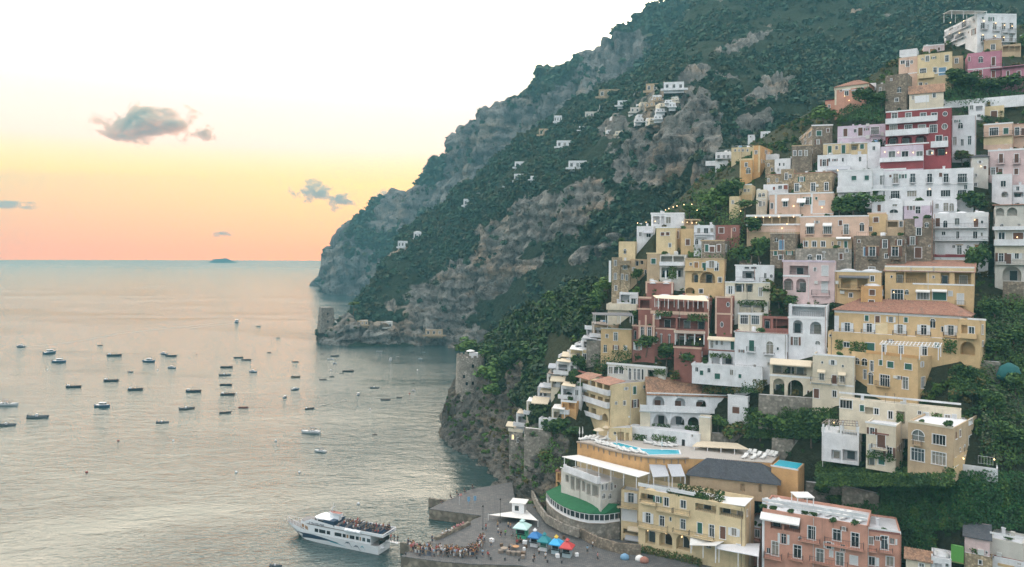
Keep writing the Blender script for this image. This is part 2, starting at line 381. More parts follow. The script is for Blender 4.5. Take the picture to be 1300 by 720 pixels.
def roughen(T, amp, scl, ridge, rock=None, led=0.0, crack=0.0):
    n = T.normals(); V = T.V
    st = V * np.array([1, 1, 0.35]) / scl                                   # upright ribs and gullies
    d = fbm(st, 5, True) * ridge + fbm(V / (scl * 0.45), 4) * (1 - ridge)
    a = amp * np.ones(T.py.shape) if not callable(amp) else amp(T)
    off = d * a
    if rock is not None:                                          # ledges of strata and sharp joints on the bare rock
        q = V[..., 2] / (led * 3.2) + 0.9 * fbm(V / (scl * 1.3), 3); saw = (q % 1.0); saw = np.where(saw < 0.8, saw / 0.8, (1 - saw) / 0.2)
        jn = 1 - np.abs(vnoise(V * np.array([1, 1, 0.3]) / (scl * 0.28))) * 2.2
        jn2 = 1 - np.abs(vnoise(V * np.array([1, 1, 0.22]) / (scl * 0.11) + 9.1)) * 2.4
        off = off + rock * (led * (0.6 - saw) - crack * np.clip(jn, 0, 1) ** 2 - 0.45 * crack * np.clip(jn2, 0, 1) ** 2 + led * 0.5 * fbm(V / (led * 1.4), 3))
    T.V = V + n * off[..., None]
def blob(T, items, soft=0.35):
    """patches of bare rock: (px, py, half-width, half-height, tilt degrees)"""
    out = np.zeros(T.py.shape); nz = fbm(T.V / 60.0, 5) * 0.5 + fbm(T.V / 11.0, 4) * 0.42 - 0.10
    for x, y, a, b, t in items:
        c, s = math.cos(R(t)), math.sin(R(t)); dx, dy = T.pxg - x, T.py - y
        q = np.hypot((dx * c + dy * s) / a, (-dx * s + dy * c) / b) + nz
        out = np.maximum(out, np.clip((1.15 - q) / soft, 0, 1))
    return out
mrock = blob(mount, [(845, 170, 42, 60, 25), (820, 205, 38, 35, 0), (700, 278, 66, 30, -20), (645, 310, 40, 26, -25), (735, 245, 30, 16, -10), (600, 345, 36, 24, -10),
    (560, 385, 46, 42, 0), (560, 425, 60, 18, 0), (485, 424, 90, 14, 0), (425, 424, 32, 22, 0), (893, 240, 14, 36, 5), (955, 160, 26, 12, -20), (975, 125, 30, 9, -20),
    (625, 365, 40, 14, -30), (650, 350, 50, 12, -25), (760, 320, 30, 8, -30), (900, 168, 14, 30, 0), (990, 110, 26, 6, 0), (940, 60, 34, 6, -20), (880, 95, 20, 6, -20), (780, 165, 20, 12, -20), (620, 430, 20, 10, 0)])
frock = np.clip(0.78 + fbm(far.V / 60.0, 4) * 1.7 - np.clip((far.pxg - 640) / 260, 0, 0.55) + 0.25 * (far.py > 330), 0, 1)
nrock = blob(near, [(600, 535, 46, 60, 0), (635, 590, 30, 42, 0), (660, 615, 40, 42, 0), (655, 545, 14, 26, 0), (690, 560, 34, 22, 0), (690, 615, 26, 28, 0), (655, 480, 10, 22, 30)])
mrock = np.maximum(mrock, np.clip(fbm(mount.V / 22.0, 5) * 2.6 - 0.62, 0, 0.9))
roughen(mount, lambda T: np.where(np.arange(T.py.shape[1])[None] < 4, 0.5, 6.0 + 5.0 * np.clip(mrock, 0, 1)) * np.clip((T.pxg - 395) / 60, 0.15, 1), 34.0, 0.8, mrock, 2.6, 6.5)
roughen(far, 24.0, 80.0, 0.75, 0.35 + 0.65 * frock, 6.0, 15.0)
TOWN = np.clip((near.pxg - 700) / 60, 0, 1)
roughen(near, lambda T: (3.4 * (1 - TOWN) + 0.5 * TOWN) * np.clip(0.35 + nrock, 0, 1), 11.0, 0.7, nrock, 1.0, 2.4)
near.V[..., 2] -= TOWN * (2.2 + 1.5 * (near.py > 585))

def rockmat(name, c1, c2, c3, veg, sc):
    def f(nt, n, l, b):
        at = n.new('ShaderNodeAttribute'); at.attribute_name = 'rock'
        a = mixc(nt, rng(nt, noise(nt, sc, 6, 0.65, scaled(nt, (1, 1, 0.5))), 0.35, 0.68), c1, c2)
        a = mixc(nt, rng(nt, noise(nt, sc * 0.35, 5, 0.6, scaled(nt, (1, 1, 2.2))), 0.52, 0.66, 0, 0.8), a, c3)        # ochre strata
        a = mixc(nt, rng(nt, noise(nt, sc * 3.2, 5, 0.7, scaled(nt, (1, 1, 0.22))), 0.52, 0.64, 0, 0.7), a, k3(c1, 0.45))
        a = mixc(nt, rng(nt, noise(nt, sc * 2.2, 6, 0.75), 0.54, 0.62, 0, 0.75), a, k3(c1, 0.30))                            # cracks
        g = mixc(nt, noise(nt, sc * 2, 5, 0.65), k3(veg, 0.5), k3(veg, 1.6))
        m = n.new('ShaderNodeMath'); m.operation = 'ADD'; l.new(at.outputs['Fac'], m.inputs[0]); l.new(rng(nt, noise(nt, sc * 1.6, 6, 0.7), 0, 1, -0.42, 0.42), m.inputs[1])
        l.new(mixc(nt, rng(nt, m.outputs[0], 0.38, 0.56), g, a), b.inputs['Base Color']); b.inputs['Roughness'].default_value = 0.95; b.inputs['Specular IOR Level'].default_value = 0.1
        bump(nt, b, noise(nt, sc * 1.5, 7, 0.7), 0.9, 0.9 / sc)
    return mat(name, f)
tag(near.mesh('hillside', rockmat('hillside_ground', (0.09, 0.088, 0.08), (0.24, 0.225, 0.20), (0.25, 0.20, 0.14), (0.05, 0.058, 0.034), 0.25), {'rock': nrock}), kind='structure')
tag(mount.mesh('mountain', rockmat('mountain_cliff', (0.11, 0.108, 0.105), (0.42, 0.40, 0.36), (0.46, 0.34, 0.24), (0.030, 0.045, 0.025), 0.075), {'rock': mrock}), kind='structure')
tag(far.mesh('headland', rockmat('headland_cliff', (0.11, 0.11, 0.115), (0.38, 0.36, 0.34), (0.38, 0.30, 0.23), (0.038, 0.052, 0.032), 0.035), {'rock': frock}), kind='structure')

# ------------------------------------------------------------------ sea
def seamat(nt, n, l, b):
    pos = n.new('ShaderNodeNewGeometry').outputs['Position']
    def mp(s, r=0):
        m = n.new('ShaderNodeMapping'); m.inputs['Scale'].default_value = s; m.inputs['Rotation'].default_value = (0, 0, R(r)); l.new(pos, m.inputs[0]); return m.outputs[0]
    patch = noise(nt, 1.0, 4, 0.6, mp((0.004, 0.012, 1), 8), 1.0)                      # wind patches
    pm = rng(nt, patch, 0.36, 0.62, 0.22, 1.15)
    w1 = noise(nt, 1.0, 3, 0.55, mp((0.10, 0.20, 1), 12), 0.6); w2 = noise(nt, 1.0, 3, 0.6, mp((0.45, 0.8, 1), -15), 0.5); w3 = noise(nt, 1.0, 2, 0.6, mp((1.5, 2.4, 1), 25))
    def mul(a, k):
        m = n.new('ShaderNodeMath'); m.operation = 'MULTIPLY'; l.new(a, m.inputs[0])
        if hasattr(k, 'is_linked'): l.new(k, m.inputs[1])
        else: m.inputs[1].default_value = k
        return m.outputs[0]
    def add(a, c):
        m = n.new('ShaderNodeMath'); m.operation = 'ADD'; l.new(a, m.inputs[0]); l.new(c, m.inputs[1]); return m.outputs[0]
    h = add(add(mul(w1, 1.0), mul(w2, 0.5)), mul(w3, 0.10))
    bn = n.new('ShaderNodeBump'); bn.inputs['Distance'].default_value = 1.0; l.new(mul(pm, 0.7), bn.inputs['Strength']); l.new(h, bn.inputs['Height'])
    l.new(bn.outputs[0], b.inputs['Normal'])
    b.inputs['Base Color'].default_value = (0.022, 0.048, 0.048, 1); sx = n.new('ShaderNodeSeparateXYZ'); l.new(pos, sx.inputs[0]); l.new(rng(nt, sx.outputs[1], 700, 3200, 0.12, 0.30), b.inputs['Roughness'])      # the open sea is rougher than the bay
    bn.inputs['Distance'].default_value = 1.0; b.inputs['IOR'].default_value = 1.5
SEA = mat('sea_water', seamat)
m = MB(); ring = [(5000 * math.sin(a), 5000 * math.cos(a), 0) for a in np.linspace(0, 2 * math.pi, 97)[:-1]]
m.poly(ring); tag(m.build('sea', SEA), kind='structure')
m = MB(); m.poly([(x * 1.02, y * 1.02, -14) for x, y, _ in ring]); tag(m.build('sea_bed', flat('sea_bed_sand', (0.05, 0.07, 0.07), 0.9)), kind='structure')

# ------------------------------------------------------------------ haze: one box of even air round everything
HAZE_D = 0.00034
def hazemat(nt, n, l, b):
    n.remove(b); v = n.new('ShaderNodeVolumePrincipled'); v.inputs['Density'].default_value = HAZE_D; v.inputs['Color'].default_value = (0.17, 0.46, 0.57, 1)
    l.new(v.outputs[0], n['Material Output'].inputs['Volume'])
hm = bpy.data.materials.new('air_haze'); hm.use_nodes = True; hazemat(hm.node_tree, hm.node_tree.nodes, hm.node_tree.links, hm.node_tree.nodes['Principled BSDF'])
zt = max(float(far.V[..., 2].max()), float(mount.V[..., 2].max())) + 15
m = MB((0, 0, 0)); m.box((0, 0, (zt - 15) / 2), (5200, 0, 0), (0, 5200, 0), (0, 0, (zt + 15) / 2))
tag(m.build('haze', hm), kind='stuff')

# ------------------------------------------------------------------ clouds: small volumes far out, above the haze
def cloudmat(nt, n, l, b):
    n.remove(b); v = n.new('ShaderNodeVolumePrincipled'); v.inputs['Color'].default_value = (0.82, 0.62, 0.44, 1); v.inputs['Anisotropy'].default_value = 0.35
    
    ln = n.new('ShaderNodeVectorMath'); ln.operation = 'LENGTH'; g = n.new('ShaderNodeTexCoord'); oi = n.new('ShaderNodeObjectInfo'); mq = n.new('ShaderNodeMapping'); l.new(g.outputs['Generated'], mq.inputs[0]); l.new(oi.outputs['Location'], mq.inputs['Location']); mq.inputs['Scale'].default_value = (4.2, 3.0, 2.6); nz = noise(nt, 1.0, 8, 0.62, mq.outputs[0], 0.4); mp = n.new('ShaderNodeMapping')
    mp.inputs['Location'].default_value = (-1, -1, -1); mp.inputs['Scale'].default_value = (2, 2, 2); l.new(g.outputs['Generated'], mp.inputs[0]); l.new(mp.outputs[0], ln.inputs[0])
    e = rng(nt, ln.outputs['Value'], 0.2, 1.0, 0.20, -0.40)
    a = n.new('ShaderNodeMath'); l.new(e, a.inputs[0]); l.new(rng(nt, nz, 0.32, 0.68, -0.42, 0.50), a.inputs[1])
    d = rng(nt, a.outputs[0], 0.0, 0.22, 0, 0.018); l.new(d, v.inputs['Density']); l.new(v.outputs[0], n['Material Output'].inputs['Volume'])
CLOUD = bpy.data.materials.new('cloud_vapour'); CLOUD.use_nodes = True; cloudmat(CLOUD.node_tree, CLOUD.node_tree.nodes, CLOUD.node_tree.links, CLOUD.node_tree.nodes['Principled BSDF'])
def cloud(px0, px1, py0, py1, Y, label):
    k = Y / F; c = P((px0 + px1) / 2, (py0 + py1) / 2, Y); a, b = (px1 - px0) / 2 * k, (py1 - py0) / 2 * k
    m = MB(c); m.lathe(c, [(a * math.cos(t) + 1, b * math.sin(t)) for t in np.linspace(-1.56, 1.56, 9)], 20, squash=min(1, 1.6 * b / a + 0.25))
    o = m.build('cloud', CLOUD, smooth=True); tag(o, label, 'cloud', 'small sunset clouds')
CY = 9000
cloud(108, 262, 122, 192, CY, 'largest grey brown cloud alone high over the sea at left')
cloud(240, 284, 156, 184, CY, 'small ragged cloud touching the right end of the largest cloud')
cloud(364, 432, 226, 264, CY, 'dark cloud just left of the far headland crest')
cloud(402, 462, 244, 270, CY, 'lower wispy cloud trailing from the dark cloud near the headland')
cloud(468, 502, 238, 262, CY, 'pale orange cloud peeping over the headland ridge')
cloud(-40, 56, 252, 270, CY, 'long flat cloud bank at the left edge above the horizon')
cloud(260, 300, 290, 304, CY, 'thin low cloud strip above the small island')
# ------------------------------------------------------------------ foliage
def leaf_cloud(n, leaf, lobes=7, rz=1.0, seed=0, flatb=-0.7, shell=0.55, aspect=1.0):
    """n small leaf sprays spread over the lobes of a crown of radius 1; returns vertices (4n) and quads"""
    g = np.random.default_rng(seed)
    L = g.normal(size=(lobes, 3)); L /= np.linalg.norm(L, axis=1, keepdims=True); L *= g.uniform(0.25, 0.68, (lobes, 1)); L[0] *= 0.2
    rad = g.uniform(0.30, 0.52, lobes); rad[0] = 0.55
    w = rad ** 2; k = g.choice(lobes, n, p=w / w.sum())
    d = g.normal(size=(n, 3)); d /= np.linalg.norm(d, axis=1, keepdims=True); d[:, 2] = np.where(d[:, 2] < flatb, -d[:, 2], d[:, 2])
    p = L[k] + d * (rad[k] * (shell + (1 - shell) * g.uniform(0, 1.12, n)))[:, None]
    nrm = d + g.normal(size=(n, 3)) * 0.55; nrm /= np.linalg.norm(nrm, axis=1, keepdims=True)
    a = np.cross(nrm, g.normal(size=(n, 3))); a /= np.linalg.norm(a, axis=1, keepdims=True); b = np.cross(nrm, a)
    s = leaf * g.uniform(0.6, 1.4, (n, 1)); a *= s; b *= s * aspect * g.uniform(0.55, 1.0, (n, 1))
    V = np.stack([p - a - b * 0.4, p + a * 0.2 - b, p + a + b * 0.35, p - a * 0.3 + b], 1)
    V[..., 2] *= rz
    return V.reshape(-1, 3), np.arange(4 * n).reshape(-1, 4)
def scatter(name, T, mask, count, rad, nleaf, leaf, mats, label_kind='stuff', lift=0.35, rz=(0.75, 1.1), seed=1, wexp=1.0, pxmax=None, nt=6):
    g = np.random.default_rng(seed)
    nu, nv = T.py.shape; nf = T.nf
    A = T.V[:-1, :nf - 1]; B = T.V[1:, :nf - 1]; D = T.V[:-1, 1:nf]
    area = np.linalg.norm(np.cross(B - A, D - A), axis=2) * mask[:-1, :nf - 1]
    area = area * (np.clip(T.Y[:-1, :nf - 1], 1, None) ** -wexp) * (T.V[:-1, :nf - 1, 2] > 2.0)
    w = area.ravel() / area.sum(); idx = g.choice(len(w), count, p=w)
    i, j = np.divmod(idx, nf - 1); u, v = g.uniform(size=(2, count, 1))
    pos = A[i, j] + (B[i, j] - A[i, j]) * u + (D[i, j] - A[i, j]) * v
    tv = [leaf_cloud(nleaf, leaf, seed=seed * 50 + q, lobes=6)[0] for q in range(nt)]
    Vs, Ms = [], []
    for q in range(nt):
        s = np.nonzero(np.arange(count) % nt == q)[0]; r = rad[0] + (rad[1] - rad[0]) * g.uniform(size=len(s)) ** 1.6
        th = g.uniform(0, 2 * np.pi, len(s)); c, sn = np.cos(th), np.sin(th)
        t = tv[q][None] * r[:, None, None]; t[..., 2] *= g.uniform(*rz, len(s))[:, None]
        X = t[..., 0] * c[:, None] - t[..., 1] * sn[:, None]; Yy = t[..., 0] * sn[:, None] + t[..., 1] * c[:, None]
        o = np.stack([X, Yy, t[..., 2] + (r * lift)[:, None]], -1) + pos[s][:, None]
        Vs.append(o.reshape(-1, 3)); Ms.append(np.repeat(g.integers(0, len(mats), len(s)), nleaf))
    V = np.concatenate(Vs); me = quick_mesh(name, V, np.arange(len(V)).reshape(-1, 4), mats)
    me.polygons.foreach_set('material_index', np.concatenate(Ms).astype(np.int32)); me.update()
    o = link(name, me); o['kind'] = 'stuff'; return o
clump = np.clip(0.55 + fbm(mount.V / 45.0, 4) * 1.5, 0.05, 1)
DK = [leafmat('maquis_dark', (0.016, 0.042, 0.030), (0.040, 0.080, 0.050), 0.06), leafmat('maquis_mid', (0.026, 0.056, 0.034), (0.060, 0.105, 0.058), 0.06), leafmat('maquis_olive', (0.035, 0.045, 0.022), (0.075, 0.085, 0.045), 0.06)]
scatter('mountain_woodland', mount, np.clip(1 - mrock * 1.2, 0.045, 1) * clump, 16000, (1.3, 4.6), 34, 0.36, DK, seed=3, wexp=0.6)
fveg = np.clip(1 - frock * 1.25, 0, 1); scatter('ridge_woodland', far, fveg + 0.02, 7500, (2.5, 8.0), 20, 0.45, DK, seed=5, wexp=0.3)
GR = [LEAF[0], leafmat('hill_scrub', (0.018, 0.036, 0.022), (0.045, 0.07, 0.04), 0.2), leafmat('hill_oak', (0.020, 0.044, 0.018), (0.055, 0.085, 0.03), 0.2)]
left = np.clip((765 - near.pxg) / 40, 0, 1)
scatter('hillside_woodland', near, left * np.clip(1 - nrock * 1.2, 0, 1) * (near.py < 560) * (1 - (near.pxg > 690) * (near.py > 425)), 1200, (1.2, 3.4), 120, 0.22, GR, seed=9, wexp=0.0)
scatter('cliff_scrub', near, left * np.clip(nrock - 0.3, 0, 1), 260, (0.5, 1.5), 60, 0.25, [LEAF[1], LEAF[0], LEAF[2], LEAF[4]], seed=11, wexp=0.0)
townveg = TOWN * np.clip(0.5 + fbm(near.V / 9.0, 3) * 1.4, 0, 1) * (near.py < 660)
scatter('terrace_undergrowth', near, townveg, 3200, (0.6, 1.7), 60, 0.24, [LEAF[0], LEAF[1], LEAF[0], LEAF[4]], seed=13, wexp=0.0)

# trees: prototypes with a trunk, limbs and a crown, then copies
PROTO = {}
def tree_proto(key, name, h, cw, ch, mats, nleaf, leaf, umbrella=False, seed=0, lobes=9):
    """h total height; crown half-width cw, half-height ch"""
    root = empty(name, (0, -400, -200)); g = random.Random(seed)
    tr = MB(); zc = h - ch; p = Vector((0, 0, -1.5)); rr = 0.06 * h * 0.5
    for z in (0.35 * zc, 0.8 * zc, zc + 0.2 * ch):
        q = Vector((g.uniform(-.15, .15) * cw, g.uniform(-.15, .15) * cw, z)); tr.bar(p, q, rr, n=7, r2=rr * 0.75); p, rr = q, rr * 0.75
    for i in range(6):
        a = i * 1.05 + g.random(); tr.bar(p * 0.9, (math.cos(a) * cw * 0.6, math.sin(a) * cw * 0.6, zc + g.uniform(-.2, .4) * ch), rr * 0.6, n=5, r2=rr * 0.2)
    tr.build('trunk', BARK, root)
    V, Fq = leaf_cloud(nleaf, leaf / cw, lobes, 1.0, seed, flatb=-0.25 if umbrella else -0.8)
    V = V * np.array([cw, cw, ch]) * 1.25 + np.array([0, 0, zc])
    me = quick_mesh('crown', V, Fq, mats); me.polygons.foreach_set('material_index', (np.random.default_rng(seed).random(len(Fq)) * len(mats)).astype(np.int32))
    link('crown', me, root); PROTO[key] = (root, h); return root
tree_proto('broad', 'broadleaf_tree', 6, 2.6, 2.3, [LEAF[1], LEAF[0]], 650, 0.30, seed=1)
tree_proto('dark', 'evergreen_tree', 6, 2.4, 2.5, [LEAF[0], LEAF[0], LEAF[1]], 650, 0.30, seed=2)
tree_proto('bright', 'leafy_tree', 5, 2.6, 2.1, [LEAF[2], LEAF[1], LEAF[2]], 600, 0.30, seed=3)
tree_proto('pine', 'umbrella_pine', 9, 4.2, 1.5, [LEAF[0], LEAF[1]], 750, 0.34, True, seed=4)
tree_proto('bush', 'garden_shrub', 2.2, 1.4, 1.15, [LEAF[0], LEAF[1]], 300, 0.22, seed=5, lobes=6)
tree_proto('rust', 'flowering_shrub', 2.4, 1.5, 1.2, [LEAF[4], LEAF[1]], 300, 0.22, seed=6, lobes=6)
tree_proto('palm', 'slender_cypress', 7, 0.8, 3.2, [LEAF[0]], 420, 0.24, seed=7, lobes=10)
USED = {}
def tree(kind, px, pyb, hpx, label, Y=None, wide=1.0, group=None):
    """stands with its foot at (px, pyb), hpx photograph pixels tall"""
    root, h = PROTO[kind]; Y = Y or RAWDEPTH(px, pyb); p = P(px, pyb, Y); s = hpx * Y / F / h
    cat = {'bush': 'shrub', 'rust': 'shrub', 'pine': 'tree'}.get(kind, 'tree'); sc = (s * wide, s * wide, s); rz = random.uniform(0, 6.28)
    if kind not in USED:
        o = root; o.location = p; o.rotation_euler = (0, 0, rz); o.scale = sc; o['label'] = label; USED[kind] = 1
        if group: o['group'] = group
    else: o = copy_tree(root, p, rz, sc, label); 
    if group: o['group'] = group
    elif 'group' in o: del o['group']
    o['category'] = cat; return o
def leaf_panel(name, pts, thick, n, leaf, mats, label=None, cat=None, group=None, kind=None):
    """leaves spread over a patch of quads [(a,b,c,d), ...]: hedges, ivy on a wall, pergola vines"""
    g = np.random.default_rng(len(bpy.data.objects)); Vs = []; ar = []
    for q in pts: q = [np.array(v) for v in q]; ar.append(np.linalg.norm(np.cross(q[1] - q[0], q[3] - q[0])))
    ar = np.array(ar); k = g.choice(len(pts), n, p=ar / ar.sum()); Q = np.array([[tuple(v) for v in q] for q in pts])[k]
    u, v = g.uniform(size=(2, n, 1)); p = Q[:, 0] * (1 - u) * (1 - v) + Q[:, 1] * u * (1 - v) + Q[:, 2] * u * v + Q[:, 3] * (1 - u) * v
    nn = np.cross(Q[:, 1] - Q[:, 0], Q[:, 3] - Q[:, 0]); nn /= np.linalg.norm(nn, axis=1, keepdims=True) + 1e-9
    lump = fbm(p / 1.7, 3)[:, None]; p = p + nn * (g.uniform(-1, 1, (n, 1)) * 0.5 + lump * 0.9) * thick + g.normal(size=(n, 3)) * 0.12
    d = nn * np.sign(g.uniform(-1, 1, (n, 1))) + g.normal(size=(n, 3)) * 0.7; d /= np.linalg.norm(d, axis=1, keepdims=True)
    a = np.cross(d, g.normal(size=(n, 3))); a /= np.linalg.norm(a, axis=1, keepdims=True); b = np.cross(d, a); s = leaf * g.uniform(0.6, 1.4, (n, 1))
    V = np.stack([p - a * s - b * s * .4, p + a * s * .2 - b * s * .8, p + a * s + b * s * .3, p - a * s * .3 + b * s * .8], 1).reshape(-1, 3)
    c = p.mean(0); me = quick_mesh(name, V - c, np.arange(4 * n).reshape(-1, 4), mats)
    mi = np.clip(((fbm(p / 2.5, 2) + 1) / 2 * 1.4 - 0.2 + g.uniform(-.2, .2, n)) * len(mats), 0, len(mats) - 1).astype(np.int32); me.polygons.foreach_set('material_index', mi)
    o = link(name, me); o.location = c; return tag(o, label, cat, group, kind)
# ------------------------------------------------------------------ buildings: facades are read off the photograph as rays onto real wall planes
ZOOM = {'Z1': (1100, 0, 5.54), 'Z2': (880, 120, 4.5), 'Z3': (1090, 120, 4.8), 'Z4': (760, 250, 4.8), 'Z5': (920, 240, 4.8), 'Z6': (1100, 240, 4.8), 'Z7': (680, 340, 4.5),
        'Z8': (870, 360, 4.8), 'Y1': (1030, 330, 4.233), 'Y2': (640, 460, 4.8), 'Y3': (790, 460, 4.8), 'Y4': (1020, 470, 4.236), 'Y5': (540, 600, 5.909), 'Y6': (670, 560, 4.5),
        'Y7': (790, 580, 5.143), 'Y8': (950, 590, 3.714), 'X1': (1180, 240, 6), 'X2': (960, 180, 7.2), 'X3': (1000, 80, 7.2), 'M': (640, 0, 3.0), 'N': (380, 160, 2.4), 'V6': (1180, 640, 9), 'P': (0, 0, 1)}
COL = {'w': (0.74, 0.74, 0.76), 'c': (0.70, 0.62, 0.49), 'y': (0.62, 0.44, 0.24), 'f': (0.68, 0.54, 0.33), 'o': (0.62, 0.36, 0.16), 'p': (0.58, 0.30, 0.22), 'h': (0.68, 0.47, 0.36),
       'l': (0.63, 0.53, 0.62), 'm': (0.52, 0.22, 0.29), 'r': (0.29, 0.062, 0.07), 't': (0.31, 0.13, 0.105), 'n': (0.50, 0.37, 0.24), 'k': (0.66, 0.50, 0.49), 'q': (0.60, 0.57, 0.52)}
SHUT = {'g': (0.035, 0.13, 0.10), 'b': (0.16, 0.30, 0.45), 'n': (0.16, 0.075, 0.05), 'w': (0.66, 0.67, 0.68), 'd': (0.03, 0.035, 0.04), 't': (0.30, 0.10, 0.07), 'o': (0.40, 0.2, 0.08)}
PAINT = {k: flat('shutter_paint_' + n, SHUT[k], 0.6, var=0.12) for k, n in dict(g='green', b='blue', n='brown', w='white', d='dark', t='rust', o='ochre').items()}
CLOTH = {'w': flat('white_canvas', (0.72, 0.71, 0.69), 0.9, var=0.08), 'g': flat('grey_canvas', (0.42, 0.43, 0.46), 0.9, var=0.1), 'c': flat('cream_canvas', (0.66, 0.56, 0.42), 0.9, var=0.1), 'd': flat('dark_canvas', (0.13, 0.13, 0.14), 0.9)}
TIMBER = flat('grey_timber', (0.22, 0.18, 0.15), 0.9, var=0.3); RED_EDGE = flat('terracotta_coping', (0.34, 0.16, 0.12), 0.9)
UNITM = flat('unit_casing', (0.58, 0.58, 0.56), 0.5)
def wallmat(k):
    return {'GRN': flat('green_board', (0.10, 0.30, 0.06), 0.7), 'S': STONE, 'G': STONEG, 'D': STONEC}.get(k) or plaster(COL[k.lower()], 0.9 if k.isupper() else 0.6)
BUILDINGS = []; FACES = {}; ROOFS = []
def rect_pts(a): return [(a[0], a[1]), (a[2], a[1]), (a[2], a[3]), (a[0], a[3])]
class Face:
    def __init__(s, A, u, n, W, zb, zt): s.A, s.u, s.n, s.W, s.zb, s.zt, s.holes, s.taken = A, u, n, W, zb, zt, [], []
    def uv(s, px, py):
        h = hits(px, py, s.A, s.n); return (h - s.A).dot(s.u), h.z
    def pt(s, u, z, out=0.0): return Vector((s.A.x, s.A.y, 0)) + s.u * u + Vector((0, 0, z)) + s.n * out
    def rect(s, x0, y0, x1, y1):
        a, b = s.uv((x0 + x1) / 2 - (x1 - x0) / 2, (y0 + y1) / 2)[0], s.uv((x0 + x1) / 2 + (x1 - x0) / 2, (y0 + y1) / 2)[0]
        xm = (x0 + x1) / 2; t, q = s.uv(xm, y0)[1], s.uv(xm, y1)[1]
        return min(a, b), min(t, q), max(a, b), max(t, q)
    def fit(s, r, gap=0.10):
        u0, z0, u1, z1 = r; u0, u1 = max(u0, gap), min(u1, s.W - gap); z0, z1 = max(z0, s.zb - 3.5), min(z1, s.zt - gap)
        if u1 - u0 < 0.25 or z1 - z0 < 0.25: return None
        for a in s.taken:
            if u0 < a[2] + gap and u1 > a[0] - gap and z0 < a[3] + gap and z1 > a[1] - gap:
                return None
        s.taken.append((u0, z0, u1, z1)); return u0, z0, u1, z1
def arch_poly(u0, z0, u1, z1, rise=None):
    r = (u1 - u0) / 2; h = min(rise or r, (z1 - z0) * 0.6); c = (u0 + u1) / 2
    return [(u0, z0), (u1, z0)] + [(c + r * math.cos(t), z1 - h + h * math.sin(t)) for t in np.linspace(0, math.pi, 11)]
def oval_poly(u0, z0, u1, z1):
    return [((u0 + u1) / 2 + (u1 - u0) / 2 * math.cos(t), (z0 + z1) / 2 + (z1 - z0) / 2 * math.sin(t)) for t in np.linspace(0, 2 * math.pi, 13)[:-1]]
def wall_face(m, F_, lo):
    outer = [(0, lo), (F_.W, lo), (F_.W, F_.zt), (0, F_.zt)]; loops = [outer] + [h[0] for h in F_.holes]
    flatp = [p for q in loops for p in q]
    tri = tessellate_polygon([[Vector((p[0], p[1], 0)) for p in q] for q in loops])
    k = len(m.v); m.v += [tuple(F_.pt(*p) - m.o) for p in flatp]
    for t in tri: m.f.append(tuple(k + i for i in t)); m.m.append(0)
    for poly, dep, back in F_.holes:
        n = len(poly); f_ = [F_.pt(*p) for p in poly]; b_ = [F_.pt(p[0], p[1], -dep) for p in poly]
        for i in range(n): j = (i + 1) % n; m.poly([f_[i], f_[j], b_[j], b_[i]], 0)
        m.poly(b_, back)
def slabbox(m, F_, u0, z0, u1, z1, o0, o1, mi=0):
    c = F_.pt((u0 + u1) / 2, (z0 + z1) / 2, (o0 + o1) / 2); m.box(c, F_.u * (u1 - u0) / 2, Vector((0, 0, (z1 - z0) / 2)), F_.n * (o1 - o0) / 2, mi)
def railing(m, F_, u0, u1, z0, z1, out, mi=0, sides=True, gap=0.28, r=0.022):
    def run(pa, pb):
        L = (pb - pa).length; k = max(1, int(L / gap)); up = Vector((0, 0, z1 - z0))
        m.bar(pa + up, pb + up, r * 1.5, mi, 4); m.bar(pa + up * 0.08, pb + up * 0.08, r, mi, 4)
        for i in range(k + 1): q = pa.lerp(pb, i / k); m.bar(q, q + up, r, mi, 3)
    a, b = F_.pt(u0, z0, out), F_.pt(u1, z0, out); run(a, b)
    if sides: run(F_.pt(u0, z0, 0.05), a); run(b, F_.pt(u1, z0, 0.05))

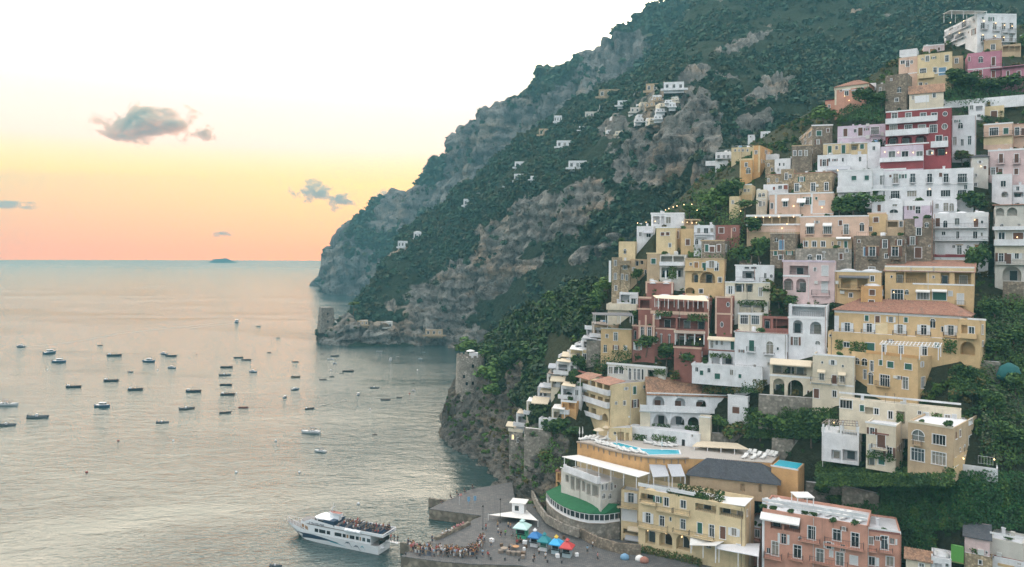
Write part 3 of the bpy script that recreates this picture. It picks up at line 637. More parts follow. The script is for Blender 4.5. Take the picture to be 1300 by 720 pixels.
def windows(F_, parent, m, code, r, flag, rnd, frame):
    """one opening with its frame, glass or shutters; returns nothing, adds the hole to the wall"""
    r = F_.fit(r)
    if r is None: return
    u0, z0, u1, z1 = r; W, H = u1 - u0, z1 - z0; big = W > 0.55
    if code in 'AL':
        dep = min(2.2, max(0.7, W * 0.7)); poly = arch_poly(*r) if code == 'A' else [(u0, z0), (u1, z0), (u1, z1), (u0, z1)]
        F_.holes.append((poly, dep, 0))
        if 'x' in flag: return
        nd = max(1, round(W / 3.0)); dh = min(H * 0.72, 2.3); dz = z0 + 0.02
        for i in range(nd):                                      # doors at the back of the loggia
            w2 = min(0.75, W / nd * 0.32); c = u0 + W * (i + 0.5) / nd + rnd.uniform(-.15, .15) * W / nd
            d = MB(m.o); slabbox(d, F_, c - w2, dz, c + w2, dz + dh, -dep + 0.02, -dep + 0.10)
            fk = [q for q in flag if q in PAINT]
            d = d.build('door', PAINT[fk[0]] if fk else rnd.choice(GLASSD), parent)
            q = MB(m.o)
            for a, b in ((c - w2 - .09, c - w2), (c + w2, c + w2 + .09)): slabbox(q, F_, a, dz, b, dz + dh, -dep + 0.02, -dep + 0.14)
            slabbox(q, F_, c - w2 - .09, dz + dh, c + w2 + .09, dz + dh + .1, -dep + 0.02, -dep + 0.14)
            q.build('door_frame', frame, d)
        if 'i' in flag:
            q = MB(m.o); railing(q, F_, u0, u1, z0 + 0.03, z0 + min(1.0, H * 0.36), -0.12, sides=False); q.build('railing', IRON if 'W' not in flag else WHITEP, parent)
        return
    poly = {'a': arch_poly, 'o': oval_poly}.get(code, lambda *q: [(q[0], q[1]), (q[2], q[1]), (q[2], q[3]), (q[0], q[3])])(*r)
    F_.holes.append((poly, 0.30, 0))
    fm = MB(m.o); t = min(0.12, W * 0.14)
    if code in 'wWc':
        if 'z' not in flag:                                       # painted surround standing a little proud
            for a in ((u0 - t, z0, u0, z1), (u1, z0, u1 + t, z1), (u0 - t, z1, u1 + t, z1 + t)): slabbox(fm, F_, *a, 0.002, 0.05)
        slabbox(fm, F_, u0 - t * 1.3, z0 - t * 0.8, u1 + t * 1.3, z0, 0.002, 0.12)
        for a in ((u0, z0, u0 + t * .6, z1), (u1 - t * .6, z0, u1, z1), (u0 + t * .6, z1 - t * .6, u1 - t * .6, z1)): slabbox(fm, F_, *a, -0.20, -0.12)
        if big and code != 'c':
            slabbox(fm, F_, (u0 + u1) / 2 - .035, z0, (u0 + u1) / 2 + .035, z1 - t * .6, -0.20, -0.12)
            if W > 1.7:
                for q in (0.25, 0.75): slabbox(fm, F_, u0 + W * q - .03, z0, u0 + W * q + .03, z1 - t * .6, -0.20, -0.12)
            if H > 1.9: slabbox(fm, F_, u0 + t * .6, z1 - H * .28 - .03, u1 - t * .6, z1 - H * .28 + .03, -0.19, -0.13)
    else:                                                          # arched or round: bars across and a ring of surround blocks
        slabbox(fm, F_, (u0 + u1) / 2 - .035, z0, (u0 + u1) / 2 + .035, z1 - 0.02, -0.20, -0.12)
        if code == 'a': slabbox(fm, F_, u0, z1 - W * .52, u1, z1 - W * .52 + .07, -0.20, -0.12); slabbox(fm, F_, u0 - t, z0 - t * .8, u1 + t, z0, 0.002, 0.12)
        cx, cz = (u0 + u1) / 2, (z0 + z1) / 2
        if 'z' not in flag:
            pp = poly[2:] if code == 'a' else poly + poly[:1]
            for p, q in zip(pp, pp[1:]):
                a, b = F_.pt(*p, 0.004), F_.pt(*q, 0.004); c = F_.pt(cx, cz if code == 'o' else z1 - W / 2)
                a2, b2 = a + (a - c).normalized() * t, b + (b - c).normalized() * t
                fm.poly([a, b, b2, a2]); o = F_.n * 0.05; fm.poly([a + o, b + o, b2 + o, a2 + o]); fm.poly([a2, b2, b2 + o, a2 + o]); fm.poly([a, b, b + o, a + o])
    wo = fm.build('window', frame, parent)
    g = MB(m.o)
    if code == 'c':
        kk = [q for q in flag if q in PAINT]; k = max(4, int(H / 0.22))
        for i in range(k):
            for a, b in ((u0 + .04, (u0 + u1) / 2 - .02), ((u0 + u1) / 2 + .02, u1 - .04)):
                slabbox(g, F_, a, z0 + H * i / k + .02, b, z0 + H * (i + 1) / k - .02, -0.12, -0.05)
        slabbox(g, F_, u0, z0, u1, z1, -0.17, -0.13); g.build('shutter', PAINT[kk[0] if kk else 'n'], wo); return
    pl = [F_.pt(p[0], p[1], -0.24) for p in poly]; g.poly(pl); g.poly([p - F_.n * 0.03 for p in pl])
    g.build('pane', LITWIN if 'L' in flag else rnd.choice(GLASSD), wo)
    if code == 'W':
        kk = [q for q in flag if q in PAINT]; sw = W * 0.5
        for a, b in ((u0 - t - sw, u0 - t - .03), (u1 + t + .03, u1 + t + sw)):
            if a < 0.02 or b > F_.W - .02: continue
            s_ = MB(m.o); slabbox(s_, F_, a, z0, b, z1, 0.02, 0.075); k = max(4, int(H / .25))
            for i in range(k): slabbox(s_, F_, a + .05, z0 + H * i / k + .03, b - .05, z0 + H * (i + 1) / k - .03, 0.075, 0.095)
            s_.build('shutter', PAINT[kk[0] if kk else 'w'], wo)

def building(name, zm, label, box, wall='w', feats='', t=0.0, yr=None, d=9.0, roof='flat', cat='house', Y=None, dY=0.0, frame=None, left=None, right=None, ext=5.0, par=0.35, stuff=2, over=0.35, rh=1.6, group=None, stuffseed=None):
    """box = (x0, y_top, x1, y_base) of the facade in the zoom's pixels; t = turn from facing the camera in degrees (negative: right end nearer)"""
    ox, oy, sc = ZOOM[zm]; T = lambda x, y: (ox + x / sc, oy + y / sc)
    (x0, yt), (x1, yb) = T(box[0], box[1]), T(box[2], box[3]); rnd = random.Random(len(BUILDINGS) * 7 + 3)
    cx = (x0 + x1) / 2; Yc = (Y or RAWDEPTH(cx, yb)) + dY; cpt = P(cx, yb, Yc)
    a = -math.atan((cx - PX0) / F) + R(t)
    if yr is not None:
        hz = lambda x: HZ + 0.00768 * (x - PX0); k = (yt - hz(x0)) / (oy + yr / sc - hz(x1))
        A_, B_ = (x0 - PX0) / F, (x1 - PX0) / F; a = max(R(-62), min(R(50), math.atan2(k - 1, B_ * k - A_)))
    u = Vector((math.cos(a), math.sin(a), 0)); n = Vector((math.sin(a), -math.cos(a), 0)); w = -n
    A = hits(x0, yb, cpt, n); Bp = hits(x1, yb, cpt, n); A.z = Bp.z = 0; Wd = (Bp - A).dot(u)
    zt = hits(x0 if yr is not None else cx, yt, cpt, n).z; zb = hits(cx, yb, cpt, n).z
    def depth_to(px, C0):                                          # how far back a side wall runs to reach pixel column px
        r = ray(px, 300); r = Vector((r.x, r.y)); det = w.x * r.y - w.y * r.x
        return (-(C0.x) * r.y + C0.y * r.x) / det if abs(det) > 1e-6 else d
    if left is not None: d = max(2.5, min(45, depth_to(T(left, 0)[0], A)))
    if right is not None: d = max(2.5, min(45, depth_to(T(right, 0)[0], Bp)))
    org = A + u * Wd / 2 + w * d / 2; org.z = zb
    root = empty(name, org, label, cat, group); m = MB(org); wm = wallmat(wall); frame = frame or WHITEP
    FF = {'': Face(A, u, n, Wd, zb, zt), '<': Face(A + w * d, -w, -u, d, zb, zt), '>': Face(Bp, w, u, d, zb, zt)}
    late = []
    for tok in feats.split(';'):
        tok = tok.strip()
        if not tok: continue
        side = tok[0] if tok[0] in '<>' else ''; F_ = FF[side]; tok = tok[len(side):].strip()
        if '@' in tok.split()[0]:                                  # w@y0,y1,width[,slope]:x x x flags
            h, q = tok.split(':'); code, h = h.split('@'); h = [float(v) for v in h.split(',')]; q = q.split()
            xs = [float(v) for v in q if v.replace('.', '').replace('-', '').isdigit()]; fl = ''.join(v for v in q if not v.replace('.', '').replace('-', '').isdigit())
            sl = h[3] if len(h) > 3 else 0
            items = [(code.strip(), [x - h[2] / 2, h[0] + sl * (x - xs[0]), x + h[2] / 2, h[1] + sl * (x - xs[0])], fl) for x in xs]
        else:
            q = tok.split(); nums = [float(v) for v in q[1:] if v.replace('.', '').replace('-', '').isdigit()]; fl = ''.join(v for v in q[1:] if not v.replace('.', '').replace('-', '').isdigit())
            items = [(q[0], nums, fl)]
        for code, v, fl in items:
            pv = []
            for i in range(0, len(v) - 1, 2): pv += list(T(v[i], v[i + 1]))
            if code in 'wWcaoAL': windows(F_, root, m, code, F_.rect(*pv), fl, rnd, frame)
            else: late.append((F_, code, pv, fl))
    if cat in ('house', 'hotel', 'villa', 'restaurant') and name not in ('far_house', 'glass_pavilion', 'sea_pavilion', 'slate_house'):
        for F_ in (FF[''], FF['>'], FF['<']):                     # smaller openings fill what the photograph leaves unreadable
            nz_ = int((F_.zt - zb) / 3.4); nu_ = int(F_.W / 2.7)
            for iz in range(nz_):
                for iu in range(nu_):
                    if rnd.random() < .45: continue
                    u_, z_ = F_.W * (iu + .5) / nu_ + rnd.uniform(-.3, .3), F_.zt - 1.0 - 3.4 * iz; h_, w_ = rnd.choice(((1.3, .42), (1.1, .38), (2.0, .5), (.7, .3)))
                    windows(F_, root, m, rnd.choice('wwWWcca'), (u_ - w_, z_ - h_, u_ + w_, z_), rnd.choice(('g', 'n', 'n', 'w', 'z')), rnd, frame)
        for F_ in (FF[''], FF['>']):                                # rain pipes
            if F_.W > 5 and rnd.random() < .7:
                u_ = F_.W * rnd.choice((.03, .97, .5)); q = MB(org); q.bar(F_.pt(u_, zb - 2, .07), F_.pt(u_, F_.zt - .2, .07), .055, n=5); q.build('drainpipe', rnd.choice((UNITM, TIMBER, RED_EDGE)), root)
    lo = zb - ext
    for F_ in FF.values(): wall_face(m, F_, lo)
    K = Face(Bp + w * d, -u, w, Wd, zb, zt); wall_face(m, K, lo)
    c4 = [A, Bp, Bp + w * d, A + w * d]; up = Vector((0, 0, 1))
    mats = [wm]
    if roof in ('flat', 'vault', 'edge', 'grey'):
        m.poly([p + up * (zt - par) for p in c4], 1); mats.append(ROOFG if roof == 'grey' else ROOFW); th = 0.22
        for F_ in (FF[''], FF['<'], FF['>'], K):                    # inner faces and the coping of the parapet
            lo_, hi_ = zt - par, zt; slabbox(m, F_, 0.0, lo_, F_.W, hi_ - 0.003, -th, -0.004, 0)
        if roof == 'edge':
            q = MB(org)
            for F_ in (FF[''], FF['<'], FF['>']): slabbox(q, F_, -0.08, zt - .02, F_.W + .08, zt + 0.13, -0.2, 0.12)
            q.build('roof_edge', RED_EDGE, root)
    body = m.build('wall', mats, root)
    ctr = org.copy()
    if roof in ('tile', 'tileb', 'slate', 'mono', 'monog'):
        tm = {'tile': TILE, 'tileb': TILEB, 'slate': SLATE, 'mono': TILE, 'monog': SLATE}[roof]; q = MB(org); o = over
        e = [A - u * o + n * o, Bp + u * o + n * o, Bp + u * o + w * (d + o), A - u * o + w * (d + o)]; e = [p + up * (zt + 0.02) for p in e]; i_ = min(d, Wd) * 0.42
        if roof[:4] == 'mono': rdg = [e[0], e[1], e[2] + up * rh, e[3] + up * rh]; faces = [rdg]
        else:
            r0, r1 = A + u * i_ + w * d / 2 + up * (zt + rh), Bp - u * i_ + w * d / 2 + up * (zt + rh)
            if roof == 'tileb': r0, r1 = A + w * d / 2 + up * (zt + rh) - u * o, Bp + w * d / 2 + up * (zt + rh) + u * o
            faces = [[e[0], e[1], r1, r0], [e[2], e[3], r0, r1], [e[1], e[2], r1], [e[3], e[0], r0]]
        for f_ in faces: q.poly(f_)
        dn = up * 0.14
        for f_ in faces: q.poly([p - dn for p in f_])
        if roof[:4] == 'mono': e = rdg
        for i in range(4): q.poly([e[i], e[(i + 1) % 4], e[(i + 1) % 4] - dn, e[i] - dn])
        if roof[:4] != 'mono':                                            # rows of cover tiles running down the front slope
            f0 = faces[0]; k = int((f0[1] - f0[0]).length / 0.45)
            for i in range(1, k):
                s_ = i / k; a0 = f0[0].lerp(f0[1], s_); top = f0[3].lerp(f0[2], min(1, max(0, (s_ - 0.5) / max(0.08, 1 - 2 * i_ / (Wd + 2 * o)) + 0.5))) if roof != 'tileb' else f0[3].lerp(f0[2], s_)
                f = 1.0
                if roof != 'tileb':
                    f = min(1, min(s_, 1 - s_) * (Wd + 2 * o) / (i_ + o)); top = a0 + w * ((d / 2 + o) * f) + up * (rh * f)
                q.bar(a0 + up * .02, top + up * .02, 0.10, 0, 4)
        ro = q.build('roof', tm, root)
        if roof[:4] == 'mono':
            q = MB(org); q.poly([c4[3] + up * zt, c4[2] + up * zt, c4[2] + up * (zt + rh), c4[3] + up * (zt + rh)]); q.build('back_gable', wm, root)
    if roof == 'vault':
        k = max(1, round(Wd / 4.5))
        for i in range(k):
            q = MB(org); c = A + u * Wd * (i + .5) / k + w * d * .5 + up * (zt - par + 0.01)
            rr = Wd / k * 0.44; q.lathe(c, [(rr * math.cos(t_), 0.9 * math.sin(t_)) for t_ in np.linspace(0, 1.5, 7)], 16, squash=1.0); q.build('roof_dome', ROOFW, root, smooth=True)
    if Wd > 5 and stuff: stuff += 1
    for i in range(stuff):                                            # chimneys, tanks and cooling units on the roof
        if roof not in ('flat', 'vault', 'edge', 'grey'): break
        q = MB(org); c = A + u * Wd * rnd.uniform(.12, .88) + w * d * rnd.uniform(.25, .8) + up * (zt - par); k = rnd.random()
        if k < .4: q.box(c + up * .6, u * .28, w * .28, up * .6); q.box(c + up * 1.25, u * .36, w * .36, up * .06); q.build('chimney', rnd.choice([wm, ROOFW]), root)
        elif k < .6: q.box(c + up * .4, u * .45, w * .2, up * .38); q.box(c + up * .4 + n * .21, u * .3, n * .02, up * .28); q.build('cooling_unit', UNITM, root)
        elif k < .8: q.bar(c, c + up * 2.2, .03, n=4); [q.bar(c + up * (1.5 + .2 * j) - u * .4, c + up * (1.5 + .2 * j) + u * .4, .015, n=3) for j in range(4)]; q.build('aerial', IRON, root)
        elif k < .9: q.lathe(c, [(.55, 0), (.6, .1), (.6, 1.1), (.5, 1.25), (.1, 1.3)], 10); q.build('water_tank', rnd.choice([UNITM, PAINT['b'], WHITEP]), root, smooth=False)
        else:
            q.bar(c, c + up * 1.0, .04, n=4); q.lathe(c + up * 1.0, [(0.05, 0), (.3, .06), (.42, .16), (.40, .17), (.28, .09), (.04, .04)], 10); q.build('satellite_dish', UNITM, root, smooth=True)
    for F_, code, pv, fl in late:
        if code in 'bB':
            u0, z0, u1, z1 = F_.rect(*pv); out = 1.5 if 'D' in fl else 0.95; z1 = min(z1, z0 + 1.6)
            q = MB(org); slabbox(q, F_, u0, z0 - .04, u1, z0 + .13, 0.004, out)
            if code == 'B':
                for a in ((u0, u1, out - .16, out - .003), (u0, u0 + .16, .05, out - .17), (u1 - .16, u1, .05, out - .17)): slabbox(q, F_, a[0], z0 + .13, a[1], z1, a[2], a[3])
                kk = [x for x in fl if x in COL]; q.build('balcony', wallmat(kk[0]) if kk else wm, root)
            else:
                for i in range(max(2, int((u1 - u0) / 1.6))):
                    c = u0 + .2 + (u1 - u0 - .4) * i / max(1, int((u1 - u0) / 1.6) - 1 or 1); slabbox(q, F_, c - .07, z0 - .42, c + .07, z0 - .045, .004, out * .55)
                b_ = q.build('balcony', WHITEP if 'w' in fl else wm, root); q = MB(org); railing(q, F_, u0 + .05, u1 - .05, z0 + .13, z1, out - .05); q.build('railing', WHITEP if 'W' in fl else IRON, b_)
        elif code == 'r':                                             # railing along the wall top or a terrace
            u0, z0, u1, z1 = F_.rect(*pv); q = MB(org); railing(q, F_, u0, u1, z0, min(z1, z0 + 1.5), -.1 if 'o' not in fl else .02, sides=False, gap=.4 if 'p' not in fl else .3, r=.022 if 'p' not in fl else .06)
            q.build('railing', WHITEP if 'W' in fl else IRON, root)
        elif code == 'm':
            u0, z0, u1, z1 = F_.rect(*pv); kk = [x for x in fl if x in COL]; q = MB(org); slabbox(q, F_, u0, z0, u1, z1, 0.003, 0.07 if 'K' not in fl else 0.3); q.build('moulding', wallmat(kk[0]) if kk else WHITEP, root)
        elif code == 'n':                                             # awning: a sloped sheet, valance and two arms
            u0, z0, u1, z1 = F_.rect(*pv); kk = [x for x in fl if x in CLOTH]; q = MB(org); out = max(1.1, min(3.5, (z1 - z0) * 1.3)) if 'D' not in fl else 3.2
            p = [F_.pt(u0, z1, .02), F_.pt(u1, z1, .02), F_.pt(u1, z0 + .15, out), F_.pt(u0, z0 + .15, out)]
            q.poly(p); q.poly([x - up * .03 for x in p]); q.poly([p[3], p[2], p[2] - up * .25, p[3] - up * .25]); q.poly([x + n * .02 for x in (p[3], p[2], p[2] - up * .25, p[3] - up * .25)])
            aw = q.build('awning', CLOTH[kk[0] if kk else 'w'], root); q = MB(org)
            for c in (u0 + .1, u1 - .1): q.bar(F_.pt(c, z0 - .3, .02), F_.pt(c, z0 + .12, out - .05), .03, n=4); 
            q.build('awning_arm', IRON, aw)
        elif code == 'v':
            u0, z0, u1, z1 = F_.rect(*pv); leaf_panel('climbing_plant', [[F_.pt(u0, z0, .25), F_.pt(u1, z0, .25), F_.pt(u1, z1, .25), F_.pt(u0, z1, .25)]], .22, int(60 + 26 * (u1 - u0) * (z1 - z0)), .17, [LEAF[0], LEAF[1], LEAF[4] if 'o' in fl else LEAF[1]], 'green creeper growing on the ' + label.split(' with ')[0][:70], 'plant', 'creepers on the ' + label.split(' with ')[0][:60])
        elif code == 'l':
            u_, z_ = F_.uv(pv[0], pv[1]); q = MB(org); q.lathe(F_.pt(u_, z_, .35), [(.05, -.13), (.13, -.05), (.13, .06), (.05, .13)], 8); q.bar(F_.pt(u_, z_ + .2, 0), F_.pt(u_, z_ + .2, .36), .025, n=4)
            q.build('wall_lamp', BULB, root)
        elif code == 'k':
            u0, z0, u1, z1 = F_.rect(*pv); q = MB(org); slabbox(q, F_, u0, z0, u1, z1, .01, .4); q.lathe(F_.pt((u0 + u1) / 2, (z0 + z1) / 2, .4), [(.02, 0), (.02, .02)], 6); q.build('cooling_unit', UNITM, root)
    if roof in ('flat', 'edge', 'grey') and cat in ('house', 'hotel', 'villa') and d > 4.5: ROOFS.append((A, u, w, Wd, d, zt - par))
    BUILDINGS.append((name, Wd, zt - zb, d)); FACES[label] = FF; return root, FF

def canopy(name, zm, pts, zdrop, label, cat, mat_, posts=True, Y=None, thick=0.12, slats=0, postmat=None, zref=None, group=None, wallh=0.0, postr=0.09, nposts=3):
    """a roof on posts. pts: four roof corners in the zoom's pixels (front-left, front-right, back-right, back-left), front edge at depth Y"""
    ox, oy, sc = ZOOM[zm]; q = [(ox + x / sc, oy + y / sc) for x, y in pts]
    Y0, Y1 = Y if isinstance(Y, tuple) else (Y, Y); a, b = P(*q[0], Y0), P(*q[1], Y1)
    zf = (a.z + b.z) / 2; zb_ = zf + (zref or 0.0)
    if len(q) == 4: c, d_ = on_z(*q[2], zb_), on_z(*q[3], zb_)
    if abs(zf - H0) < 14 or len(q) == 2 or c.y < b.y + 1 or (c - b).length > 14:   # near eye level the plan cannot be read: give it a depth
        dep = 4.5; n = Vector((b.y - a.y, a.x - b.x, 0)).normalized(); n = n if n.y > 0 else -n
        c, d_ = b + n * dep, a + n * dep; c.z = d_.z = zb_ if zref else zf + .35
    org = (a + b + c + d_) / 4; org.z = zf - zdrop; root = empty(name, org, label, cat, group); up = Vector((0, 0, 1)); m = MB(org)
    if slats:
        L = [(a.lerp(b, i / slats), d_.lerp(c, i / slats)) for i in range(slats + 1)]
        for p_, r_ in L: m.bar(p_, r_, .07, n=4)
        for s_ in (0.02, .5, .98): m.bar(a.lerp(d_, s_) - up * .1, b.lerp(c, s_) - up * .1, .08, n=4)
    else:
        m.poly([a, b, c, d_]); m.poly([p - up * thick for p in (a, b, c, d_)])
        for i, j in ((a, b), (b, c), (c, d_), (d_, a)): m.poly([i, j, j - up * thick, i - up * thick])
    m.build('canopy', mat_, root); m = MB(org)
    if posts:
        for i in range(nposts):
            s_ = .03 + .94 * i / max(1, nposts - 1)
            for p, r_ in ((a, b), (d_, c)): t_ = p.lerp(r_, s_) + (org - p).normalized() * .15; t_.z = p.lerp(r_, s_).z - thick; po = MB(org); po.bar(Vector((t_.x, t_.y, zf - zdrop)), t_, postr, n=6); po.build('post', postmat or WHITEP, root)
    return root
# ------------------------------------------------------------------ the town, from the top down
b_ = building
# top right
b_('grand_hotel', 'Z1', 'large white hotel with lamp lit balconies crowning the top right of the town', (778, 100, 1055, 300), 'w',
   'w@160,208,28:820 903 965 1020; b 800 180 850 210; b 885 195 935 222; b 948 205 995 232; b 1003 208 1042 238; w@250,298,26:818 900 960 1018; b 800 275 1045 300; l 822 150; l 905 165; l 967 180; l 1020 187; l 815 248; l 902 256; l 962 266;'
   '<w 580 165 612 212; <w 668 150 702 200; <b 560 190 730 222; <A 560 232 614 282; <A 622 232 690 275; <b 555 262 700 290; <L 565 322 625 372; <L 640 318 695 362; <l 597 160; <l 690 148; <l 590 240; <l 660 233; m 778 96 1055 106', t=34, left=537, cat='hotel', roof='flat', stuff=4, ext=9)
canopy('roof_pergola', 'Z1', [(590, 72), (850, 78), (830, 52), (640, 55)], 2.6, 'white roof terrace canopy on the large white hotel at the top', 'pergola', CLOTH['w'], Y=246, nposts=4)
b_('cream_house', 'Z1', 'cream palazzo with blue shutter and round bay below the white hotel', (358, 375, 602, 600), 'f', 'w 415 393 441 432; w 375 482 420 545; B 366 512 478 552; c 508 475 560 528 b; a 280 535 305 592; w 370 580 392 606; w 412 584 428 604; m 358 512 602 518; w 610 420 640 460', t=0, d=10)
b_('cream_house', 'Z1', 'peach rendered house end with a white roof box left of the cream palazzo', (226, 402, 358, 600), 'h', 'o 308 422 328 450; w 240 425 270 450; a 280 535 306 590; m 226 515 358 521', t=-6, d=9, stuff=1)
b_('roof_room', 'Z1', 'white roof room with tiled edge standing on the peach house', (232, 346, 356, 402), 'w', 'm 232 385 356 400', t=-6, d=6, stuff=0, ext=2, dY=2, cat='house')
b_('round_bay_house', 'Z1', 'tan turret house wing right of the cream palazzo', (604, 393, 680, 520), 'n', 'w 622 410 645 445', t=14, d=8, stuff=0)
b_('small_house', 'Z1', 'small pale pink house with a white domed roof behind the cream palazzo', (402, 316, 548, 385), 'k', 'c 446 343 486 374 o; m 402 314 548 321', t=5, roof='vault', dY=8)
b_('pink_house', 'Z1', 'magenta pink house with round headed window beside the white hotel', (712, 366, 952, 552), 'm', 'a 788 398 820 440; c 880 402 906 462; b 868 455 965 485; c 752 497 770 530 t; c 790 492 815 548 t; c 880 498 906 545 t; c 716 400 730 430 n; m 712 477 952 484', t=6, roof='flat', d=8)
b_('stone_house', 'Z1', 'tan stone roof house standing on the magenta pink house', (835, 276, 950, 370), 'n', 'w 875 312 906 350; <c 795 310 825 362 g; m 835 272 950 280', t=16, left=780, roof='edge', dY=3, stuff=0)
b_('pink_house', 'Z1', 'low pink terrace house with dark doors at the upper right edge', (952, 462, 1112, 552), 'm', 'c 985 500 1005 545 n; c 1060 500 1085 540 n; b 952 448 1112 470', t=0, dY=-2)
b_('glazed_veranda', 'Z1', 'glazed veranda between the white hotel and the pink terrace', (952, 312, 1086, 420), 'n', 'L 960 325 1000 365 x; L 1005 325 1040 365 x; L 1045 325 1080 365 x; c 1040 415 1072 462 n', roof='grey', t=0, dY=5, stuff=0)
b_('white_house', 'Z1', 'white house cut by the right edge of the photo beside the hotel', (1078, 240, 1180, 330), 'w', 'w 1085 250 1100 285', dY=10)
b_('stone_house', 'Z1', 'weathered grey stone house with an arch below the cream palazzo', (132, 525, 285, 722), 'S', 'a 215 610 245 650 z; w 200 690 225 715', t=-12, stuff=0, d=7)
b_('gabled_house', 'Z1', 'small white house under a brown tiled roof below the cream palazzo', (300, 655, 543, 725), 'c', 'w 465 655 488 686; w 320 672 335 700; m 340 672 440 722', roof='tileb', rh=3.2, d=7, t=0, dY=-1)
b_('white_house', 'Z1', 'little white house low beside the ivy wall at the upper left of the town', (-5, 585, 68, 645), 'w', 'w 20 600 32 622', stuff=1, dY=4)
b_('stone_house', 'Z1', 'small stone house with a pink chimney beside the terracotta villa', (70, 590, 132, 650), 'G', 'w 90 615 105 640', dY=3, stuff=2)
# terracotta villa and lilac house
b_('villa', 'X3', 'terracotta red villa with cream cornice and tiled hip roof on the hill edge', (430, 205, 738, 385), 'p', 'w 520 255 556 298; w 614 250 652 292; m 424 204 744 232 c; m 430 232 446 385 c; m 722 232 738 385 c; l 523 305; l 563 345; m 500 238 575 248; n 590 240 665 256 g', t=-14, roof='tile', rh=2.8, d=10, right=812)
b_('house_annex', 'X3', 'low red annex stepping down left of the terracotta villa', (342, 340, 432, 440), 'p', 'm 342 338 432 344 r; w 370 380 390 410', t=-14, stuff=0, d=8)
b_('lilac_house', 'X3', 'pale lilac house with rust red shutters left of the red hotel', (455, 568, 893, 722), 'l', 'c 508 600 547 672 n; c 643 590 686 665 n; w 760 584 836 655; b 752 630 842 662; k 715 556 746 580; k 850 632 878 668; k 712 660 750 695; w 778 695 815 712; m 590 560 606 722 l; m 455 672 893 678', t=0, d=9, roof='flat', stuff=4)
# red hotel
b_('red_hotel', 'Z3', 'deep red hotel with white arcaded terraces in the upper town', (165, 95, 565, 455), 'r',
   'w@112,156,36:219 304 394 461; m 165 145 478 170; B 165 140 478 172 w; w@185,232,44:212 303 386 456; B 165 212 428 248 w; A 176 250 242 302 ii; A 260 250 326 302 i; A 346 248 416 298 i; o 514 105 540 131; o 508 178 541 212; w 470 250 510 292; B 440 284 546 322 w; A 466 316 530 372; m 165 88 565 96; m 545 98 562 350 r; m 160 298 430 306; l 447 357; l 535 357; l 148 330', t=-2, d=12, cat='hotel', roof='flat', stuff=5)
b_('hotel_wing', 'Z3', 'lilac lower wing with white balustrade in front of the red hotel', (132, 312, 394, 455), 'l', 'w@345,386,42:203 283 372; B 128 382 396 408 w; m 132 408 394 456 r; l 160 352; l 242 355; l 333 355; l 390 398', t=-2, dY=-2.5, d=5, stuff=0, roof='flat')
b_('roof_room', 'Z3', 'white rooftop house with water tanks on top of the red hotel', (335, 38, 530, 92), 'w', 'w 390 55 420 82; L 430 55 470 85 x', t=0, dY=5, d=6, stuff=4, roof='vault', ext=2)
b_('roof_room', 'Z3', 'open white roof terrace shelter at the left end of the red hotel roof', (182, 55, 300, 95), 'w', 'L 195 66 245 90 x; L 250 66 292 90 x', dY=4, d=5, stuff=1, ext=2)
b_('vaulted_house', 'Z3', 'white barrel vaulted house with a dark round window behind the red hotel', (540, 72, 672, 130), 'w', 'a 582 98 628 128', t=5, roof='vault', dY=6, stuff=0)
b_('white_house', 'Z3', 'tall plain white house with few dark windows right of the red hotel', (570, 130, 715, 372), 'w', 'a 607 172 636 207; w 575 258 598 307; w 622 272 641 312; w 665 252 688 306; w 588 345 608 368; w 655 345 672 365; m 570 126 715 133', t=6, d=9, stuff=2)
b_('white_house', 'Z3', 'white roof house with small openings behind the tall plain white house', (672, 55, 768, 165), 'w', 'w 672 66 700 92; w 722 120 745 138; L 715 70 755 100 x', t=4, d=8, stuff=3, dY=3)
b_('vaulted_house', 'Z3', 'sand coloured vaulted house with one tall brown arched door', (766, 70, 886, 165), 'f', 'c 806 100 845 152 n', roof='vault', t=0, d=8, stuff=0, dY=4)
b_('peach_house', 'Z3', 'peach house with green shutters under a white domed roof at upper right', (762, 178, 942, 305), 'h', 'w 797 202 852 250; c 882 204 914 241 g; b 762 228 942 254; w 890 275 905 302; m 762 256 942 305 f; m 762 174 942 182', t=0, d=9, roof='vault')
b_('peach_house', 'Z3', 'peach house with a long balcony at the right edge of the upper town', (942, 180, 1030, 305), 'h', 'w 952 200 980 250; b 942 228 1030 254; c 990 205 1015 250 n', t=0, d=9, roof='edge', stuff=1, dY=1)
b_('rose_house', 'Z3', 'pale rose house with two balconied brown windows at the right edge', (788, 338, 1030, 520), 'k', 'c 855 362 881 416 n; c 950 362 976 416 n; b 843 395 892 424; b 938 395 988 424; c 852 452 878 486 n; c 948 452 974 487 n; m 788 332 1030 342', t=0, d=9, roof='flat', stuff=3)
b_('white_house', 'Z3', 'white cube house with a small arch below the pale rose house', (812, 490, 935, 625), 'w', 'w 865 525 898 562; A 870 592 912 626; m 812 486 935 492', t=0, d=7, stuff=1)
b_('white_house', 'Z3', 'white terrace house at the right edge under the pale rose house', (937, 550, 1030, 630), 'w', 'L 945 595 1005 625; w 960 560 980 585', d=7, stuff=2)
b_('shed_roof_house', 'Z3', 'little grey roofed house with one lit lamp beside the long white hotel', (690, 380, 790, 520), 'q', 'w 706 485 722 502; w 704 538 722 560; l 745 440; c 760 435 780 455 n', roof='monog', rh=1.2, d=6, t=6)
